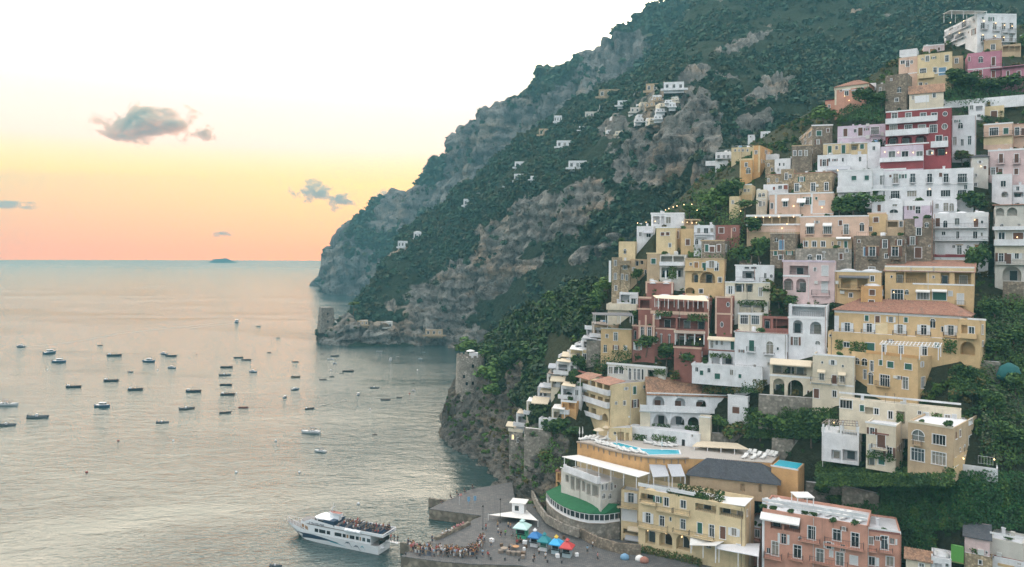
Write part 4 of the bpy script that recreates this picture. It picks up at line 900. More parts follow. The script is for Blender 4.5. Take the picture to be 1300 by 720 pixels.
b_('arcade_hotel', 'Z3', 'long white hotel with green doors above and blind arches below', (85, 458, 700, 640), 'w',
   'w 130 490 157 552; w@482,538,32:226 330 433 533; w 603 482 661 538; b 205 515 248 545; b 312 512 348 540; b 410 512 455 540; b 512 512 555 540; b 600 512 665 540; w 295 586 354 621; w 413 582 447 621; w 500 582 560 621; w 603 582 658 621; w 195 587 250 636; w 95 587 118 626; w 136 587 160 626; w 706 486 720 502; m 85 545 700 553; m 85 452 290 462; b 190 620 255 640; b 600 600 662 622', t=-2, d=10, cat='hotel', stuff=1)
canopy('roof_pergola', 'Z3', [(365, 452), (695, 452), (680, 425), (400, 428)], 1.0, 'low brown tiled roof strip lying along the long white hotel top', 'roof', TILEB, Y=206, posts=False, zref=1.2)
for x0, x1, lab in ((284, 366, 'first'), (384, 472, 'second'), (488, 570, 'third'), (597, 686, 'fourth')): pass
b_('small_house', 'Z3', 'small lilac white house with a flat roof in front of the long white hotel', (272, 650, 444, 722), 'l', 'w 344 684 376 722; m 268 648 448 668', t=0, d=7, stuff=1, roof='vault')
b_('white_house', 'Z3', 'white wavy roofed house with one dark door below the long hotel', (446, 640, 600, 722), 'w', 'w 516 660 549 710', t=0, d=7, roof='vault', stuff=0)
b_('white_house', 'Z3', 'white scalloped house with brown door and arched window left below the long hotel', (80, 640, 268, 722), 'w', 'c 115 672 139 714 n; a 190 700 240 722; w 205 668 236 684; m 80 575 268 585; w 96 590 118 624', t=0, d=7, roof='vault', stuff=0)
# yellow / white houses left of the red hotel
b_('yellow_house', 'X2', 'pale yellow house with tall dark green shutters above a white terrace', (612, 18, 862, 125), 'f', 'c 655 38 690 116 g; w 724 37 746 71; c 780 30 816 106 g; m 612 14 862 20', t=0, d=8, stuff=1)
b_('yellow_house', 'X2', 'yellow house half hidden under a deep white eave beside the green shuttered house', (862, 12, 1016, 115), 'f', 'L 868 25 932 76; c 950 22 986 66 g; m 858 6 1020 14 K', t=0, d=8, stuff=1)
b_('white_house', 'X2', 'tall white house end with one small window left of the lilac wing', (1016, 5, 1132, 200), 'w', 'w 1062 40 1089 76', t=0, d=9)
b_('white_house', 'X2', 'long low white terrace house with a grey awning below the yellow house', (560, 122, 1012, 245), 'w', 'w 660 150 676 182; w 783 146 801 182; w 937 136 962 180; n 650 222 860 262 g; r 560 112 860 124; m 560 118 870 126', t=0, left=515, roof='flat', stuff=3)
b_('white_house', 'X2', 'white house with bright green shutters and a blank white balcony wall', (745, 262, 1060, 520), 'w', 'c 870 312 916 352 g; c 990 308 1031 350 g; B 740 380 1055 462; w 800 470 842 516; w 942 466 984 512; m 740 256 1062 266; l 745 262', t=-4, d=8, stuff=1)
b_('white_house', 'X2', 'white house corner with a tall dark door right of the bright green shutters', (1062, 252, 1160, 500), 'w', 'w 1130 308 1156 392; B 1058 400 1160 442; w 1082 452 1112 502; m 1062 246 1160 254', t=-4, d=8)
b_('white_house', 'Z6', 'white house with brown door and vine below the bright green shuttered house', (32, 62, 112, 142), 'w', 'c 66 96 88 137 n; v 32 40 110 75', d=7, t=0, stuff=0)
# stone palazzo, towers at the upper left edge
b_('stone_palazzo', 'Z2', 'long brown stone palazzo with receding side and white roof edge at the upper left', (680, 176, 795, 335), 'S', 'c 704 208 734 236 g; m 676 172 800 179; <w 660 215 676 240; <w@225,252,13:640 615 592 565; <w@262,285,12:640 610; <m 470 290 680 297 n; <w 520 275 530 295; <w 500 280 508 298', t=10, left=472, stuff=2, ext=9)
b_('stone_house', 'Z2', 'dim stone house with pilasters below the long stone palazzo', (563, 290, 680, 412), 'S', 'w@320,350,16:580 612 645; m 563 288 680 294 n', t=-3, d=8, stuff=0, roof='flat')
b_('tower_house', 'Z2', 'ochre tower house with stone side at the left edge of the upper town', (338, 292, 382, 445), 'o', 'm 338 292 346 445 f; m 372 292 382 445 f; w 352 320 366 340; >w 410 320 425 340', t=-16, right=450, stuff=0)
b_('ochre_house', 'Z2', 'ochre house with arched window and cream cornice left of the tower house', (266, 372, 338, 475), 'o', 'a 302 418 328 452; m 262 366 340 376 f; m 266 376 272 475 f', t=-8, d=7, stuff=0)
b_('white_house', 'Z2', 'white villa with balconies jutting furthest left in the upper town', (126, 328, 216, 388), 'w', 'w@345,365,14:145 175 200; b 126 352 216 368; L 140 368 170 384 x; r 126 316 216 330 W', t=-4, d=8, stuff=3)
b_('yellow_house', 'Z2', 'low yellow house with tiny windows right of the leftmost white villa', (218, 302, 335, 345), 'f', 'w@312,326,10:240 262 284 310; r 218 292 335 303 W', t=-4, d=8, stuff=3)
b_('terrace_slab', 'Z2', 'thin white terrace with dark supports jutting left under the white villa', (70, 378, 216, 392), 'w', '', t=-4, d=6, stuff=0, ext=1.0, cat='terrace')
b_('white_house', 'Z2', 'small far white house high against the dark cliff behind the town', (385, 210, 441, 258), 'w', 'w 398 225 406 240; w 420 225 428 240', Y=330, stuff=0)
b_('white_house', 'Z2', 'tiny white house left of the small far white house on the cliff', (312, 230, 352, 254), 'w', 'w 325 236 332 246', Y=330, stuff=0)
b_('white_house', 'Z2', 'white house with pink side behind the tan stone house', (465, 366, 556, 445), 'w', 'w 488 390 498 408; w 512 390 522 408; w 480 422 492 440', t=-14, right=590, stuff=1)
b_('white_annex', 'Z2', 'low white flat annex beside the ochre tower house', (384, 342, 490, 378), 'w', 'w 400 352 410 366', t=-4, d=6, stuff=2, dY=2)
b_('rubble_house', 'Z2', 'old rubble house with dark cypress between ochre house and white house', (412, 372, 466, 450), 'D', 'w 425 395 436 410; w 445 420 455 438', d=7, stuff=0)
b_('domed_roof_house', 'Z2', 'pale house under a broad white dome above the tan stone house', (536, 405, 632, 445), 'q', 'w 560 420 580 440', roof='vault', d=7, stuff=1, dY=4)
b_('stone_house', 'X2', 'tan stone house with three balcony doors and white roof line above the peach palazzo', (347, 285, 694, 460), 'D', 'w 345 382 391 452; w 500 376 541 452; w 624 372 658 446; k 390 396 416 420; k 546 390 571 412; m 347 278 694 288 n', t=-10, right=747, roof='edge', stuff=3)
b_('stone_house', 'X2', 'narrow cream stone house left of the tan three door house', (226, 250, 345, 392), 'D', 'w 262 286 288 346; w 300 300 320 330', t=-6, d=8, stuff=0)
b_('stone_house', 'X2', 'little stone house with twin windows above the white terrace wall', (96, 300, 226, 392), 'D', 'w@335,368,18:112 190; a 120 340 145 365', t=-6, d=6, stuff=0, roof='edge')
b_('white_house', 'X2', 'low white terrace house with two maroon doors above the peach palazzo', (66, 388, 292, 450), 'w', 'c 152 412 173 440 t; c 250 396 290 436 t; w 200 400 236 432; m 66 440 292 446', t=-6, d=6, stuff=2)
b_('white_villa', 'X2', 'small ornate white villa with oval windows left of the peach palazzo', (0, 438, 96, 620), 'c', 'a 20 470 45 505; a 55 470 78 500; w 25 540 50 590; m 0 520 96 526; w 60 545 80 585', t=-4, d=8, stuff=1)
b_('yellow_house', 'Z2', 'lemon yellow house at the left edge above the dark umbrella tree', (262, 516, 336, 605), 'f', 'w 290 540 302 556; w 312 540 322 556; m 262 512 336 518; m 262 572 336 605 y', t=-8, d=8, stuff=0)
b_('yellow_house', 'Z2', 'low pale yellow block stepping down left of the lemon yellow house', (206, 582, 262, 665), 'f', 'w 220 605 232 625', t=-8, d=7, stuff=0)
b_('peach_palazzo', 'X2', 'peach palazzo with white corner strips and two small white awnings', (120, 475, 705, 665), 'h',
   'm 170 475 190 660; m 498 470 516 660; m 114 466 710 478; n 235 518 300 545 w; n 375 516 456 560 w; w 245 542 287 592; w 400 560 432 592; w 130 560 155 612; c 575 540 625 580 w; l 345 590; l 602 602; m 500 655 705 662', t=-6, d=11, roof='flat', stuff=1)
canopy('vine_pergola', 'X2', [(195, 612), (492, 612), (495, 598), (230, 600)], 2.8, 'dark vine pergola across the front of the peach palazzo', 'pergola', TIMBER, Y=216, slats=14, nposts=4)
# middle band
b_('restaurant_terrace', 'Z5', 'long open restaurant terrace glowing with lamps below the peach palazzo', (135, 165, 460, 258), 'n', 'L@168,212,44:162 212 262 312 362 412 x; m 130 155 465 168; m 130 212 465 222 K; l 190 172; l 236 172; l 275 172; l 330 170; l 420 170; l 380 214; l 98 135; l 350 240; m 135 222 460 262 h', t=-4, d=9, roof='grey', cat='restaurant', stuff=1)
b_('pink_house', 'Z5', 'long pale pink house with small awnings over balcony doors', (460, 168, 876, 298), 'h', 'w 500 215 543 272; w 603 212 650 272; w 725 215 755 276; a 823 206 849 256; n 495 208 548 228 w; n 598 206 655 226 w; b 492 254 548 278; b 598 254 655 278; b 712 254 765 280; m 456 162 880 170; l 420 105', t=-4, d=9, stuff=1, roof='flat')
b_('stone_house', 'Z5', 'pale stone lower house with a row of five small windows', (478, 295, 776, 368), 'n', 'w@318,352,27:493 546 600; c 653 322 662 344 n; c 728 318 748 358 g; n 680 292 770 304 w; w 690 320 706 345', t=-4, d=8, dY=-.5, stuff=0)
b_('stone_house', 'Z5', 'grey stone basement house with low arched openings under the pale stone house', (430, 362, 772, 445), 'G', 'a 508 400 530 432; w 560 402 590 432; a 596 380 615 420; c 698 392 720 430 n; w 735 365 752 385', t=-4, d=7, dY=-1.5, stuff=0)
b_('stone_cube', 'Z5', 'square brown stone house with one tall blue grey shutter', (277, 272, 428, 438), 'S', 'c 331 312 361 370 b; w 330 402 356 430; m 277 372 428 378 n; r 277 248 428 273 W', t=-10, d=9, stuff=0, right=470)
b_('orange_house', 'Z6', 'orange house with an arched brown window beside the long pale pink house', (10, 150, 118, 278), 'y', 'c 42 172 74 202 n; w 14 230 34 256; m 6 144 122 152 h', t=-4, d=8, stuff=0)
b_('white_house', 'Z6', 'white house with a tall arched opening above the stone palazzo terrace', (116, 92, 222, 192), 'w', 'A 146 128 192 190 i; w 160 92 186 105; m 112 86 226 94', t=-2, d=8, roof='vault', stuff=0, dY=2)
b_('dark_gate_house', 'Z6', 'shaded ground floor with dark gate under the white arched house', (120, 190, 230, 285), 'n', 'L 130 195 190 232 x; w 200 195 222 230', t=-2, d=8, stuff=0)
b_('lilac_house', 'Z6', 'lilac white roof house with big balcony standing on the brown stone tower', (228, 78, 396, 182), 'l', 'w 298 106 330 176; m 222 74 398 102; B 230 150 396 182 l', t=-2, d=8, stuff=0, roof='flat', dY=1)
b_('stone_palazzo', 'Z6', 'brown stone palazzo with pale blue balcony doors above the yellow house', (-80, 285, 235, 500), 'S', 'W 16 350 55 408 n; W 154 350 194 408 n; c -18 355 4 408 b; b 5 392 70 428; b 142 392 208 428; m 2 346 76 352 n; m 138 346 212 352 n; w 14 476 52 490; r -60 262 130 286', t=-6, d=10, stuff=1)
b_('stone_tower_house', 'Z6', 'taller brown stone house with white framed windows right of the balcony palazzo', (232, 180, 404, 470), 'S', 'w 304 236 334 281; c 294 356 336 420 n; w 250 340 258 350; w 378 342 388 352; w 252 280 258 288; m 294 180 342 232 l', t=-3, d=10, stuff=0)
b_('terrace_house', 'X1', 'white three storey terrace house with long balconies and one lit doorway', (25, 182, 446, 530), 'w',
   'c 45 222 80 286 n; a 105 240 136 294; w 190 222 230 272; c 336 226 372 290 nL; w 390 240 410 262; l 345 236; w 92 324 122 350; w 203 322 228 376; w 330 322 366 376; w 390 332 406 358; c 58 424 116 500 w; w 208 428 246 496; c 344 426 386 482 o; m 200 422 258 428 n; m 336 422 398 428 n; b 30 262 440 298 w; b 30 366 450 394 w; m 280 178 450 212; k 412 415 438 435; r 40 470 440 500; m 30 498 445 520 r', t=-3, d=9, roof='vault', stuff=1)
b_('tiled_roof_house', 'X1', 'white many level house under a terracotta strip roof at the right edge', (498, 120, 730, 720), 'q',
   'A 500 145 568 205 x; A 592 142 668 205 x; w 525 330 575 382; c 636 332 716 382 n; c 582 494 624 574 n; A 556 590 700 700; m 480 286 730 312 w; m 490 385 730 432 w; m 498 436 730 490 c; B 490 285 730 312 w; B 490 385 730 430 w; b 500 545 730 575; l 668 368; l 1 1', t=2, d=10, roof='mono', rh=2.0, left=478)
# left end of the middle band
b_('terracotta_house', 'Z4', 'dusty rose red house with a dark shutter at the left end of the town', (708, 172, 858, 275), 't', 'c 733 187 763 221 n; c 820 190 834 208 n; m 806 190 812 250 h', t=-4, d=9, roof='flat', stuff=0)
b_('white_house', 'Z4', 'stepped white house with round arches beside the dusty rose red house', (580, 172, 706, 320), 'w', 'b 592 222 660 245 W; w 600 190 620 222; w 640 190 668 222; a 588 256 606 290; a 626 256 645 285; b 582 218 706 232; w 680 190 700 215', t=-6, d=8, stuff=2)
b_('rooftop_restaurant', 'Z4', 'white rooftop restaurant with warm string lamps at the left top edge', (320, 100, 520, 180), 'w', 'L 332 118 372 165 x; L 380 118 400 165 x; w 410 122 440 160; l 408 80; l 428 72; l 455 62; l 478 56; l 520 48; l 568 46; l 600 82; l 345 150; m 316 96 524 106', t=-4, d=9, roof='flat', cat='restaurant', stuff=2)
b_('lamp_terrace', 'Z4', 'dark timber terrace bar with lamps right of the rooftop restaurant', (520, 135, 620, 195), 'n', 'L 528 142 560 172 x; L 570 142 612 172 x; l 512 155; l 540 155; l 570 160; l 596 158; r 520 170 620 195', t=-4, d=7, roof='grey', stuff=0)
b_('cream_house', 'Z4', 'cream cube house with two small brown windows facing the sea', (350, 188, 466, 335), 'f', 'c 378 216 400 236 n; c 410 215 432 235 n; m 346 182 470 190 g', t=-14, left=276, stuff=0)
b_('yellow_house', 'Z4', 'yellow house with a brown shutter beneath the dark timber terrace', (500, 195, 592, 315), 'y', 'c 530 258 556 294 n; w 468 206 482 250', t=-4, d=8, stuff=0)
b_('recess_house', 'Z4', 'shadowed house with a lamp squeezed between cream cube and yellow house', (466, 190, 500, 330), 'n', 'c 470 208 488 252 n; l 470 262', t=-4, d=6, dY=3, stuff=0)
b_('white_house', 'Z4', 'low white house with glass terrace and orange lamps left of the cream cube', (232, 178, 340, 250), 'w', 'w 245 215 262 240; w 290 215 318 245; l 238 160; l 290 155; n 275 205 330 222 g', t=-6, d=8, stuff=1, dY=2)
b_('cream_house', 'Z4', 'cream house with one green arched window on the town left edge', (122, 272, 222, 390), 'f', 'a 152 318 169 346; r 100 246 190 274; w 232 300 250 340', t=-12, right=280, stuff=0)
b_('stone_house', 'Z4', 'tall narrow stone house with white left face at the left edge of town', (78, 368, 130, 610), 'D', 'w@386,420,14:102; w@465,503,14:102; w 98 540 112 570; m 62 388 76 520', t=-14, left=56, stuff=0)
b_('stone_house', 'Z4', 'small stone house with corbelled balcony beside the tall narrow stone house', (132, 392, 192, 570), 'D', 'w 138 470 150 504; w 165 475 177 508; B 132 388 192 415 D; w 150 420 172 440', t=-6, d=8, stuff=1)
b_('arched_house', 'Z4', 'tan house with round stair arch below the cream house', (192, 380, 292, 480), 'n', 'A 222 372 245 420; A 252 372 272 410; w 205 430 220 450; w 280 445 296 470', t=-6, d=8, stuff=0)
b_('tan_house', 'Z4', 'plain tan cube house with a single dark green shutter', (294, 346, 372, 480), 'n', 'c 320 376 348 408 g; m 290 340 376 348 f', t=-6, d=8, stuff=0)
b_('glazed_house', 'Z4', 'two level glazed terrace house with white posts and hanging vines', (372, 352, 526, 520), 'q', 'L 380 362 448 398 x; L 455 362 520 398 x; L 382 432 440 492; L 450 432 515 490; B 372 395 526 418 w; m 404 450 414 500; m 474 450 484 500; v 425 425 475 500', t=-6, d=8, roof='grey', stuff=1)
b_('terracotta_house', 'Z4', 'low terracotta house with cream framed panels under the glazed terrace', (290, 522, 452, 588), 't', 'm 286 516 456 526 h; m 286 522 296 588 h; m 444 522 454 588 h', t=-8, d=8, roof='vault', stuff=1, left=208)
b_('yellow_house', 'Z4', 'peach yellow house with deep arched balconies and a carved plaque', (526, 380, 765, 600), 'y', 'c 582 398 608 432 o; W 672 390 704 432 w; m 526 372 765 382 n; A 568 462 606 522 i; A 618 456 710 526 i; B 526 432 640 450 y; c 612 562 636 586 d; A 526 552 585 590 x; w 728 490 750 520', t=-6, d=9, stuff=0)
b_('stone_house', 'Z4', 'worn brown stone upper house with white framed brown windows on the peach yellow house', (624, 268, 768, 390), 'S', 'c 676 302 706 336 n; m 620 262 770 270 n; >c 796 302 812 336 n; m 670 296 712 302', t=-16, right=856, roof='vault', stuff=1)
b_('white_house', 'Z4', 'white ground floor shop house with blue glass veranda right of the peach yellow house', (800, 520, 962, 590), 'w', 'L 812 528 872 580; L 880 528 948 580', t=0, d=6, stuff=0, dY=-2)
# white / pink villas in the centre
b_('white_house', 'Z5', 'white house with sea facing balconies and small roof sign wall left of the arcade house', (65, 468, 300, 575), 'w', 'L 108 500 180 545 i; w 240 512 255 545; o 276 520 292 542; b 65 536 186 558; b 212 540 298 575; c 120 472 150 486 d; c 160 472 195 486 d; m 60 462 302 470', t=-4, d=8, stuff=1)
b_('cream_house', 'Z5', 'cream ground floor house with white veranda posts below the white balcony house', (0, 570, 276, 722), 'c', 'L 62 575 120 628; L 128 575 172 628; w 208 600 230 652; L 105 676 240 722 x; m 0 566 276 572; m 40 650 60 722 t; l 30 700', t=-4, d=9, stuff=0, right=300)
b_('arcade_house', 'Z5', 'lilac and pink house with two big pink arches and a white terrace', (355, 440, 670, 650), 'k', 'L 395 468 510 522 i; w 542 478 558 500; c 592 468 630 528 w; m 355 525 520 535; A 358 545 418 618 i; A 436 545 496 630 i; c 592 560 626 630 w; k 548 560 568 578; B 585 540 640 560 k; m 350 434 674 446 l; b 530 615 640 650', t=-6, d=9, right=740, roof='flat', stuff=1)
b_('roof_room', 'Z5', 'white roof parapet house with a humped vault behind the lilac and pink house', (300, 440, 362, 500), 'w', 'w 308 478 322 495', t=-6, d=6, roof='vault', stuff=1, dY=3)
b_('white_house', 'Z8', 'white house with two deep arches and a roof pergola in the centre', (628, 130, 860, 400), 'w', 'L 650 142 850 200 xi; A 656 222 716 304 i; A 760 232 830 310 i; a 792 350 822 372; m 624 205 862 216; r 640 170 855 206; m 852 140 862 400', t=-6, d=10, right=980, roof='vault', stuff=3)
b_('cream_house', 'Z8', 'cream house end with wide windows over a shop in the centre', (322, 186, 468, 285), 'c', 'w 335 192 382 246; w 402 195 450 248; m 320 180 470 190', t=-6, d=8, right=520, stuff=0)
b_('vine_terrace_house', 'Z8', 'house with a dark planted terrace above the cream house end', (300, 108, 505, 186), 'q', 'L 330 120 400 175 x; L 410 120 480 175 x; v 320 105 500 130', t=-6, d=8, roof='grey', stuff=0)
b_('roof_terrace', 'Z8', 'red edged roof terrace with greenery between cream house and white arch house', (470, 200, 640, 300), 't', 'L 480 215 520 275; L 535 215 625 275 x; m 470 280 640 290 t', t=-6, d=8, roof='grey', stuff=1)
b_('white_house', 'Z8', 'bright white house with tall green shutter and arched glass door', (300, 300, 618, 590), 'w', 'c 388 346 420 412 g; a 494 352 536 428; w 556 388 570 406; b 374 384 428 416; m 296 296 622 306; w 324 550 342 575; w 500 480 515 500; b 480 420 545 432', t=-8, d=10, roof='edge', stuff=3)
b_('white_house', 'Z8', 'white stepped house with maroon awning and scrolled gable at the left', (142, 338, 300, 480), 'w', 'w 152 345 172 392; w 184 346 198 374; w 215 346 230 374; c 276 342 298 404 g; n 138 325 325 345 c; m 142 404 300 412 t; L 160 438 210 500 x; L 225 445 290 500; v 150 425 280 450', t=-8, d=7, dY=-1.5, stuff=0)
b_('white_house', 'Z8', 'low white front house with two teal shutters below the maroon awning', (40, 498, 470, 600), 'w', 'c 88 530 110 558 g; c 178 548 212 582 g; c 324 552 342 576 g; m 36 490 150 502; r 310 500 470 530', t=-8, d=7, dY=-3, stuff=0, ext=1)
b_('cream_house', 'Z8', 'cream house with glazed veranda and two wide arches in the centre right', (515, 470, 775, 690), 'c', 'L 532 500 740 556 i; A 535 578 604 684; A 624 588 718 690; m 510 560 775 572; n 520 462 770 495 c; c 742 652 756 690 n', t=-6, d=9, roof='flat', stuff=0, ext=4)
b_('cream_house', 'Z8', 'long cream house with two balconied doors right of the glazed veranda', (775, 440, 1030, 700), 'c', 'w 816 532 846 588; w 942 548 970 600; n 806 524 856 540 c; n 932 540 980 556 c; w 828 474 840 488; w 954 496 966 510; b 765 570 895 602; b 925 575 975 612; c 782 642 815 698 n; w 896 652 922 692; m 760 610 1030 620; m 770 434 1034 444', t=-6, d=9, stuff=2, right=1075)
b_('roof_room', 'Z8', 'white roof house with chimney stacks between cream house and white arch house', (610, 375, 770, 420), 'c', 'w 640 388 655 402; w 700 385 718 405', t=-6, d=6, dY=2, stuff=4)
b_('beige_house', 'Z8', 'small beige house with grey roofs squeezed right of the bright white house', (606, 352, 700, 440), 'h', 'w 625 370 640 395', t=-6, d=6, stuff=2, dY=2.5)
# yellow hotel group
b_('yellow_hotel', 'Y1', 'upper yellow hotel with terracotta roof and long white trimmed loggia', (395, 62, 872, 245), 'y',
   'L 455 68 500 124; L 505 68 618 124 x; L 695 70 742 130; L 770 70 858 130; w 426 84 436 96; w 650 86 662 98; w 430 160 494 234; w 568 170 634 212; c 652 168 726 216 g; c 784 182 818 242 w; b 414 208 508 236; b 772 218 828 244; m 395 34 876 42; m 395 58 876 66; r 398 100 566 126; r 690 104 860 130; m 395 42 876 58 f; m 532 40 540 66; m 655 40 662 66; m 545 128 875 136; n 562 160 640 172 w; n 648 158 730 170 w; l 444 174', t=-4, d=11, roof='mono', rh=2.6, cat='hotel')
b_('yellow_house', 'Y1', 'yellow house with dark balcony windows left of the upper yellow hotel', (128, 62, 376, 200), 'y', 'L 160 92 212 152 x; L 248 94 302 154 x; b 146 134 308 158; n 150 84 312 96 d; k 130 112 146 130; k 155 165 178 182; w 202 178 222 200; m 124 58 380 66', t=-4, d=9, roof='vault', stuff=1)
b_('orange_house', 'Y1', 'small orange cube with white dome and two brown shutters', (266, 140, 380, 245), 'o', 'c 312 160 342 190 n; c 308 216 338 238 n', t=-4, d=7, roof='vault', stuff=0, dY=-1.5)
b_('yellow_hotel', 'Y1', 'main yellow hotel with long terracotta roof and four green framed balconies', (124, 284, 846, 420), 'y',
   'W 178 338 208 384 w; W 296 342 326 388 w; W 462 348 492 396 w; W 588 350 620 402 w; W 734 352 766 404 w; o 384 358 400 382; w 698 358 710 386; b 152 370 232 398; b 270 374 344 400; b 438 380 516 408; b 562 384 644 410; b 710 388 780 414; m 124 284 846 300; m 124 300 148 400 w; m 812 300 842 400 w; m 124 402 780 410; m 345 338 410 408 f', t=-9, d=11, roof='tile', rh=2.6, cat='hotel', over=.5)
b_('hotel_wing', 'Y1', 'yellow hotel base with planted terrace behind a white pergola', (88, 405, 792, 520), 'y', 'w 172 442 204 468; c 290 446 340 490 g; w 380 452 402 500; w 470 458 492 505; w 590 462 622 512; v 130 430 170 480; v 205 440 300 500; v 710 430 780 500; w 96 400 108 412', t=-9, d=9, dY=-1.0, stuff=0, roof='flat')
b_('hotel_wing', 'Y1', 'yellow corner wing with dark arch and blue laundry right of the main hotel', (788, 322, 905, 530), 'y', 'w 845 360 876 396; L 806 350 838 398 x; B 790 394 892 420 b; A 800 440 880 512 x; m 840 314 940 324; m 790 400 890 418 y', t=-16, d=9, right=940, roof='flat', stuff=0)
b_('yellow_house', 'Y1', 'lower yellow house with shutters and a corner facing right', (300, 510, 572, 722), 'y', 'w 316 542 334 598; a 306 605 332 668; c 364 538 382 566 g; c 408 546 442 580 g; c 502 558 540 590 g; w 368 618 420 682; w 490 630 520 694; b 350 652 424 680; k 444 622 466 636; >c 672 558 716 598 n; >w 590 630 610 690; >w 672 630 696 664; m 296 500 576 516 o', t=-26, d=14, right=752, roof='flat', par=1.0, stuff=0)
b_('yellow_house', 'Y1', 'narrow shadowed yellow house with arched windows left of the lower yellow house', (215, 495, 302, 660), 'y', 'a 232 528 258 560; a 270 530 302 568; w 280 590 296 640', t=-26, d=8, stuff=0, roof='flat', dY=1)
canopy('terrace_pergola', 'Y1', [(368, 452), (690, 468), (702, 446), (385, 434)], 3.0, 'white slatted pergola on the yellow hotel terrace', 'pergola', WHITEP, Y=155, slats=16, nposts=4)
# red restaurant group
b_('red_restaurant', 'Z7', 'terracotta red restaurant with stacked open terraces and pale roof awnings', (660, 172, 985, 470), 't',
   'L 712 190 752 250 x; L 760 192 800 250 x; L 808 194 848 250 x; L 856 196 896 252 x; L 904 196 962 254 x; m 656 250 990 268 h; L 706 285 800 345 i; L 810 290 968 352 i; a 680 368 693 430; a 711 376 724 430; a 757 380 771 440; m 660 345 800 352 h; L 795 378 965 450 i; m 790 360 970 372 c; v 690 246 780 275; v 870 265 980 305; m 985 150 990 470 h; l 940 408; k 690 395 700 415', t=-10, d=11, roof='vault', cat='restaurant', stuff=1)
canopy('terrace_awning', 'Z7', [(690, 172), (990, 190), (990, 150), (690, 150)], 2.2, 'long cream flat awning over the top terrace of the red restaurant', 'awning', CLOTH['c'], Y=178, nposts=6, zref=.7)
canopy('terrace_awning', 'Z7', [(790, 372), (965, 378), (965, 362), (800, 358)], 2.6, 'brown flat awning over the lowest glass terrace of the red restaurant', 'awning', TIMBER, Y=172, nposts=4)
b_('red_tower_house', 'Z8', 'terracotta red tower with cream bands and white oval medallions', (190, 84, 286, 305), 't', 'm 184 78 290 88 h; m 186 180 288 190 h; m 182 84 192 305 h; m 276 84 286 305 h; o 252 114 270 142; o 214 234 232 266; o 150 220 165 244', t=-8, d=9, right=320, roof='flat', stuff=0)
b_('red_plinth_house', 'Z7', 'low terracotta base wall of the red restaurant among dark shrubs', (790, 458, 945, 545), 't', 'm 786 452 948 462 h', t=-10, d=6, dY=-2, stuff=0)
b_('red_house', 'Z7', 'narrow terracotta house with cream pilasters left of the red restaurant', (552, 332, 680, 490), 't', 'A 556 345 576 410 i; m 588 300 598 470 h; m 624 270 634 440 h; m 668 270 680 440 h; w 600 330 618 400; m 550 328 684 336 h; w 640 330 660 400', t=-10, d=8, stuff=0)
b_('red_house', 'Z7', 'terracotta house bay with white lattice and roof terrace above the narrow one', (586, 172, 664, 300), 't', 'L 596 185 650 230 x; m 580 230 670 240 h; m 586 165 670 176 h', t=-10, d=8, stuff=1, roof='flat')
b_('terrace_house', 'Z7', 'white and cream house with two rounded terraces at the left edge', (412, 205, 585, 260), 'c', 'L 420 175 470 200 x; B 408 205 580 240 c; L 480 150 580 200 x; w 545 180 570 240; m 480 140 580 152', t=-10, d=8, stuff=2)
b_('terrace_house', 'Z7', 'white upper terrace house with dark loggia beside the terracotta bay', (478, 140, 584, 215), 'w', 'L 485 155 535 200 xi; w 545 175 572 212; B 476 196 545 214 w', t=-10, d=7, stuff=1)
b_('yellow_house', 'Z7', 'yellow garden house with a dark doorway and stair below the white terraces', (372, 350, 548, 500), 'y', 'w 446 370 468 416; m 372 345 548 352 q; w 400 380 415 400', t=-14, d=7, stuff=0, roof='grey')
canopy('terrace_canopy', 'Z7', [(330, 268), (560, 275), (560, 245), (380, 242)], 2.4, 'grey flat canopy over a planted terrace left of the narrow terracotta house', 'canopy', CLOTH['d'], Y=197, nposts=4)
b_('white_cottage', 'Z7', 'white cottage with round table terrace on the left slope', (290, 345, 440, 400), 'w', 'L 300 355 340 385 x; w 370 360 385 385; B 285 330 410 352 w', t=-14, d=6, stuff=1, roof='flat')
b_('white_cottage', 'Z7', 'white and ochre cottage with pergola second lowest on the left slope steps', (222, 435, 352, 495), 'w', 'L 232 445 300 478 x; m 312 435 352 490 y; w 325 445 340 475; B 218 465 310 492 w', t=-14, d=6, stuff=1, roof='flat')
b_('white_cottage', 'Z7', 'white balcony cottage with pink awning stepping down the left slope', (128, 500, 238, 555), 'w', 'L 140 510 180 540 x; w 195 510 210 540; B 126 528 215 550 w; n 155 480 240 505 c', t=-14, d=6, stuff=1)
b_('white_cottage', 'Z7', 'white cottage with dark canopied terrace near the foot of the left slope', (84, 568, 200, 625), 'q', 'L 95 578 150 605 x; w 160 575 180 605; B 82 598 160 620 w; n 80 548 200 572 g', t=-14, d=6, stuff=1)
b_('white_cottage', 'Z7', 'pale cottage with beige awning lowest on the left slope steps', (88, 640, 190, 700), 'c', 'L 95 648 150 685; w 165 650 180 685; n 90 618 190 645 c', t=-14, d=6, stuff=0)
b_('grey_stone_house', 'Z7', 'old grey stone house with low arches behind the conservatory', (290, 420, 560, 520), 'G', 'a 480 430 500 470; w 520 430 540 460', t=-12, d=6, stuff=0, roof='grey', dY=1)
b_('conservatory_house', 'Z7', 'long low white conservatory with curved end and grey roof', (410, 562, 740, 650), 'q', 'w@565,605,24:428 458 488; w 530 575 545 640; w 560 575 572 640; w 580 578 596 640; w 605 580 616 640; L 640 585 700 640 x; m 405 552 745 564; v 680 580 740 610', t=-18, d=9, roof='grey', stuff=3)
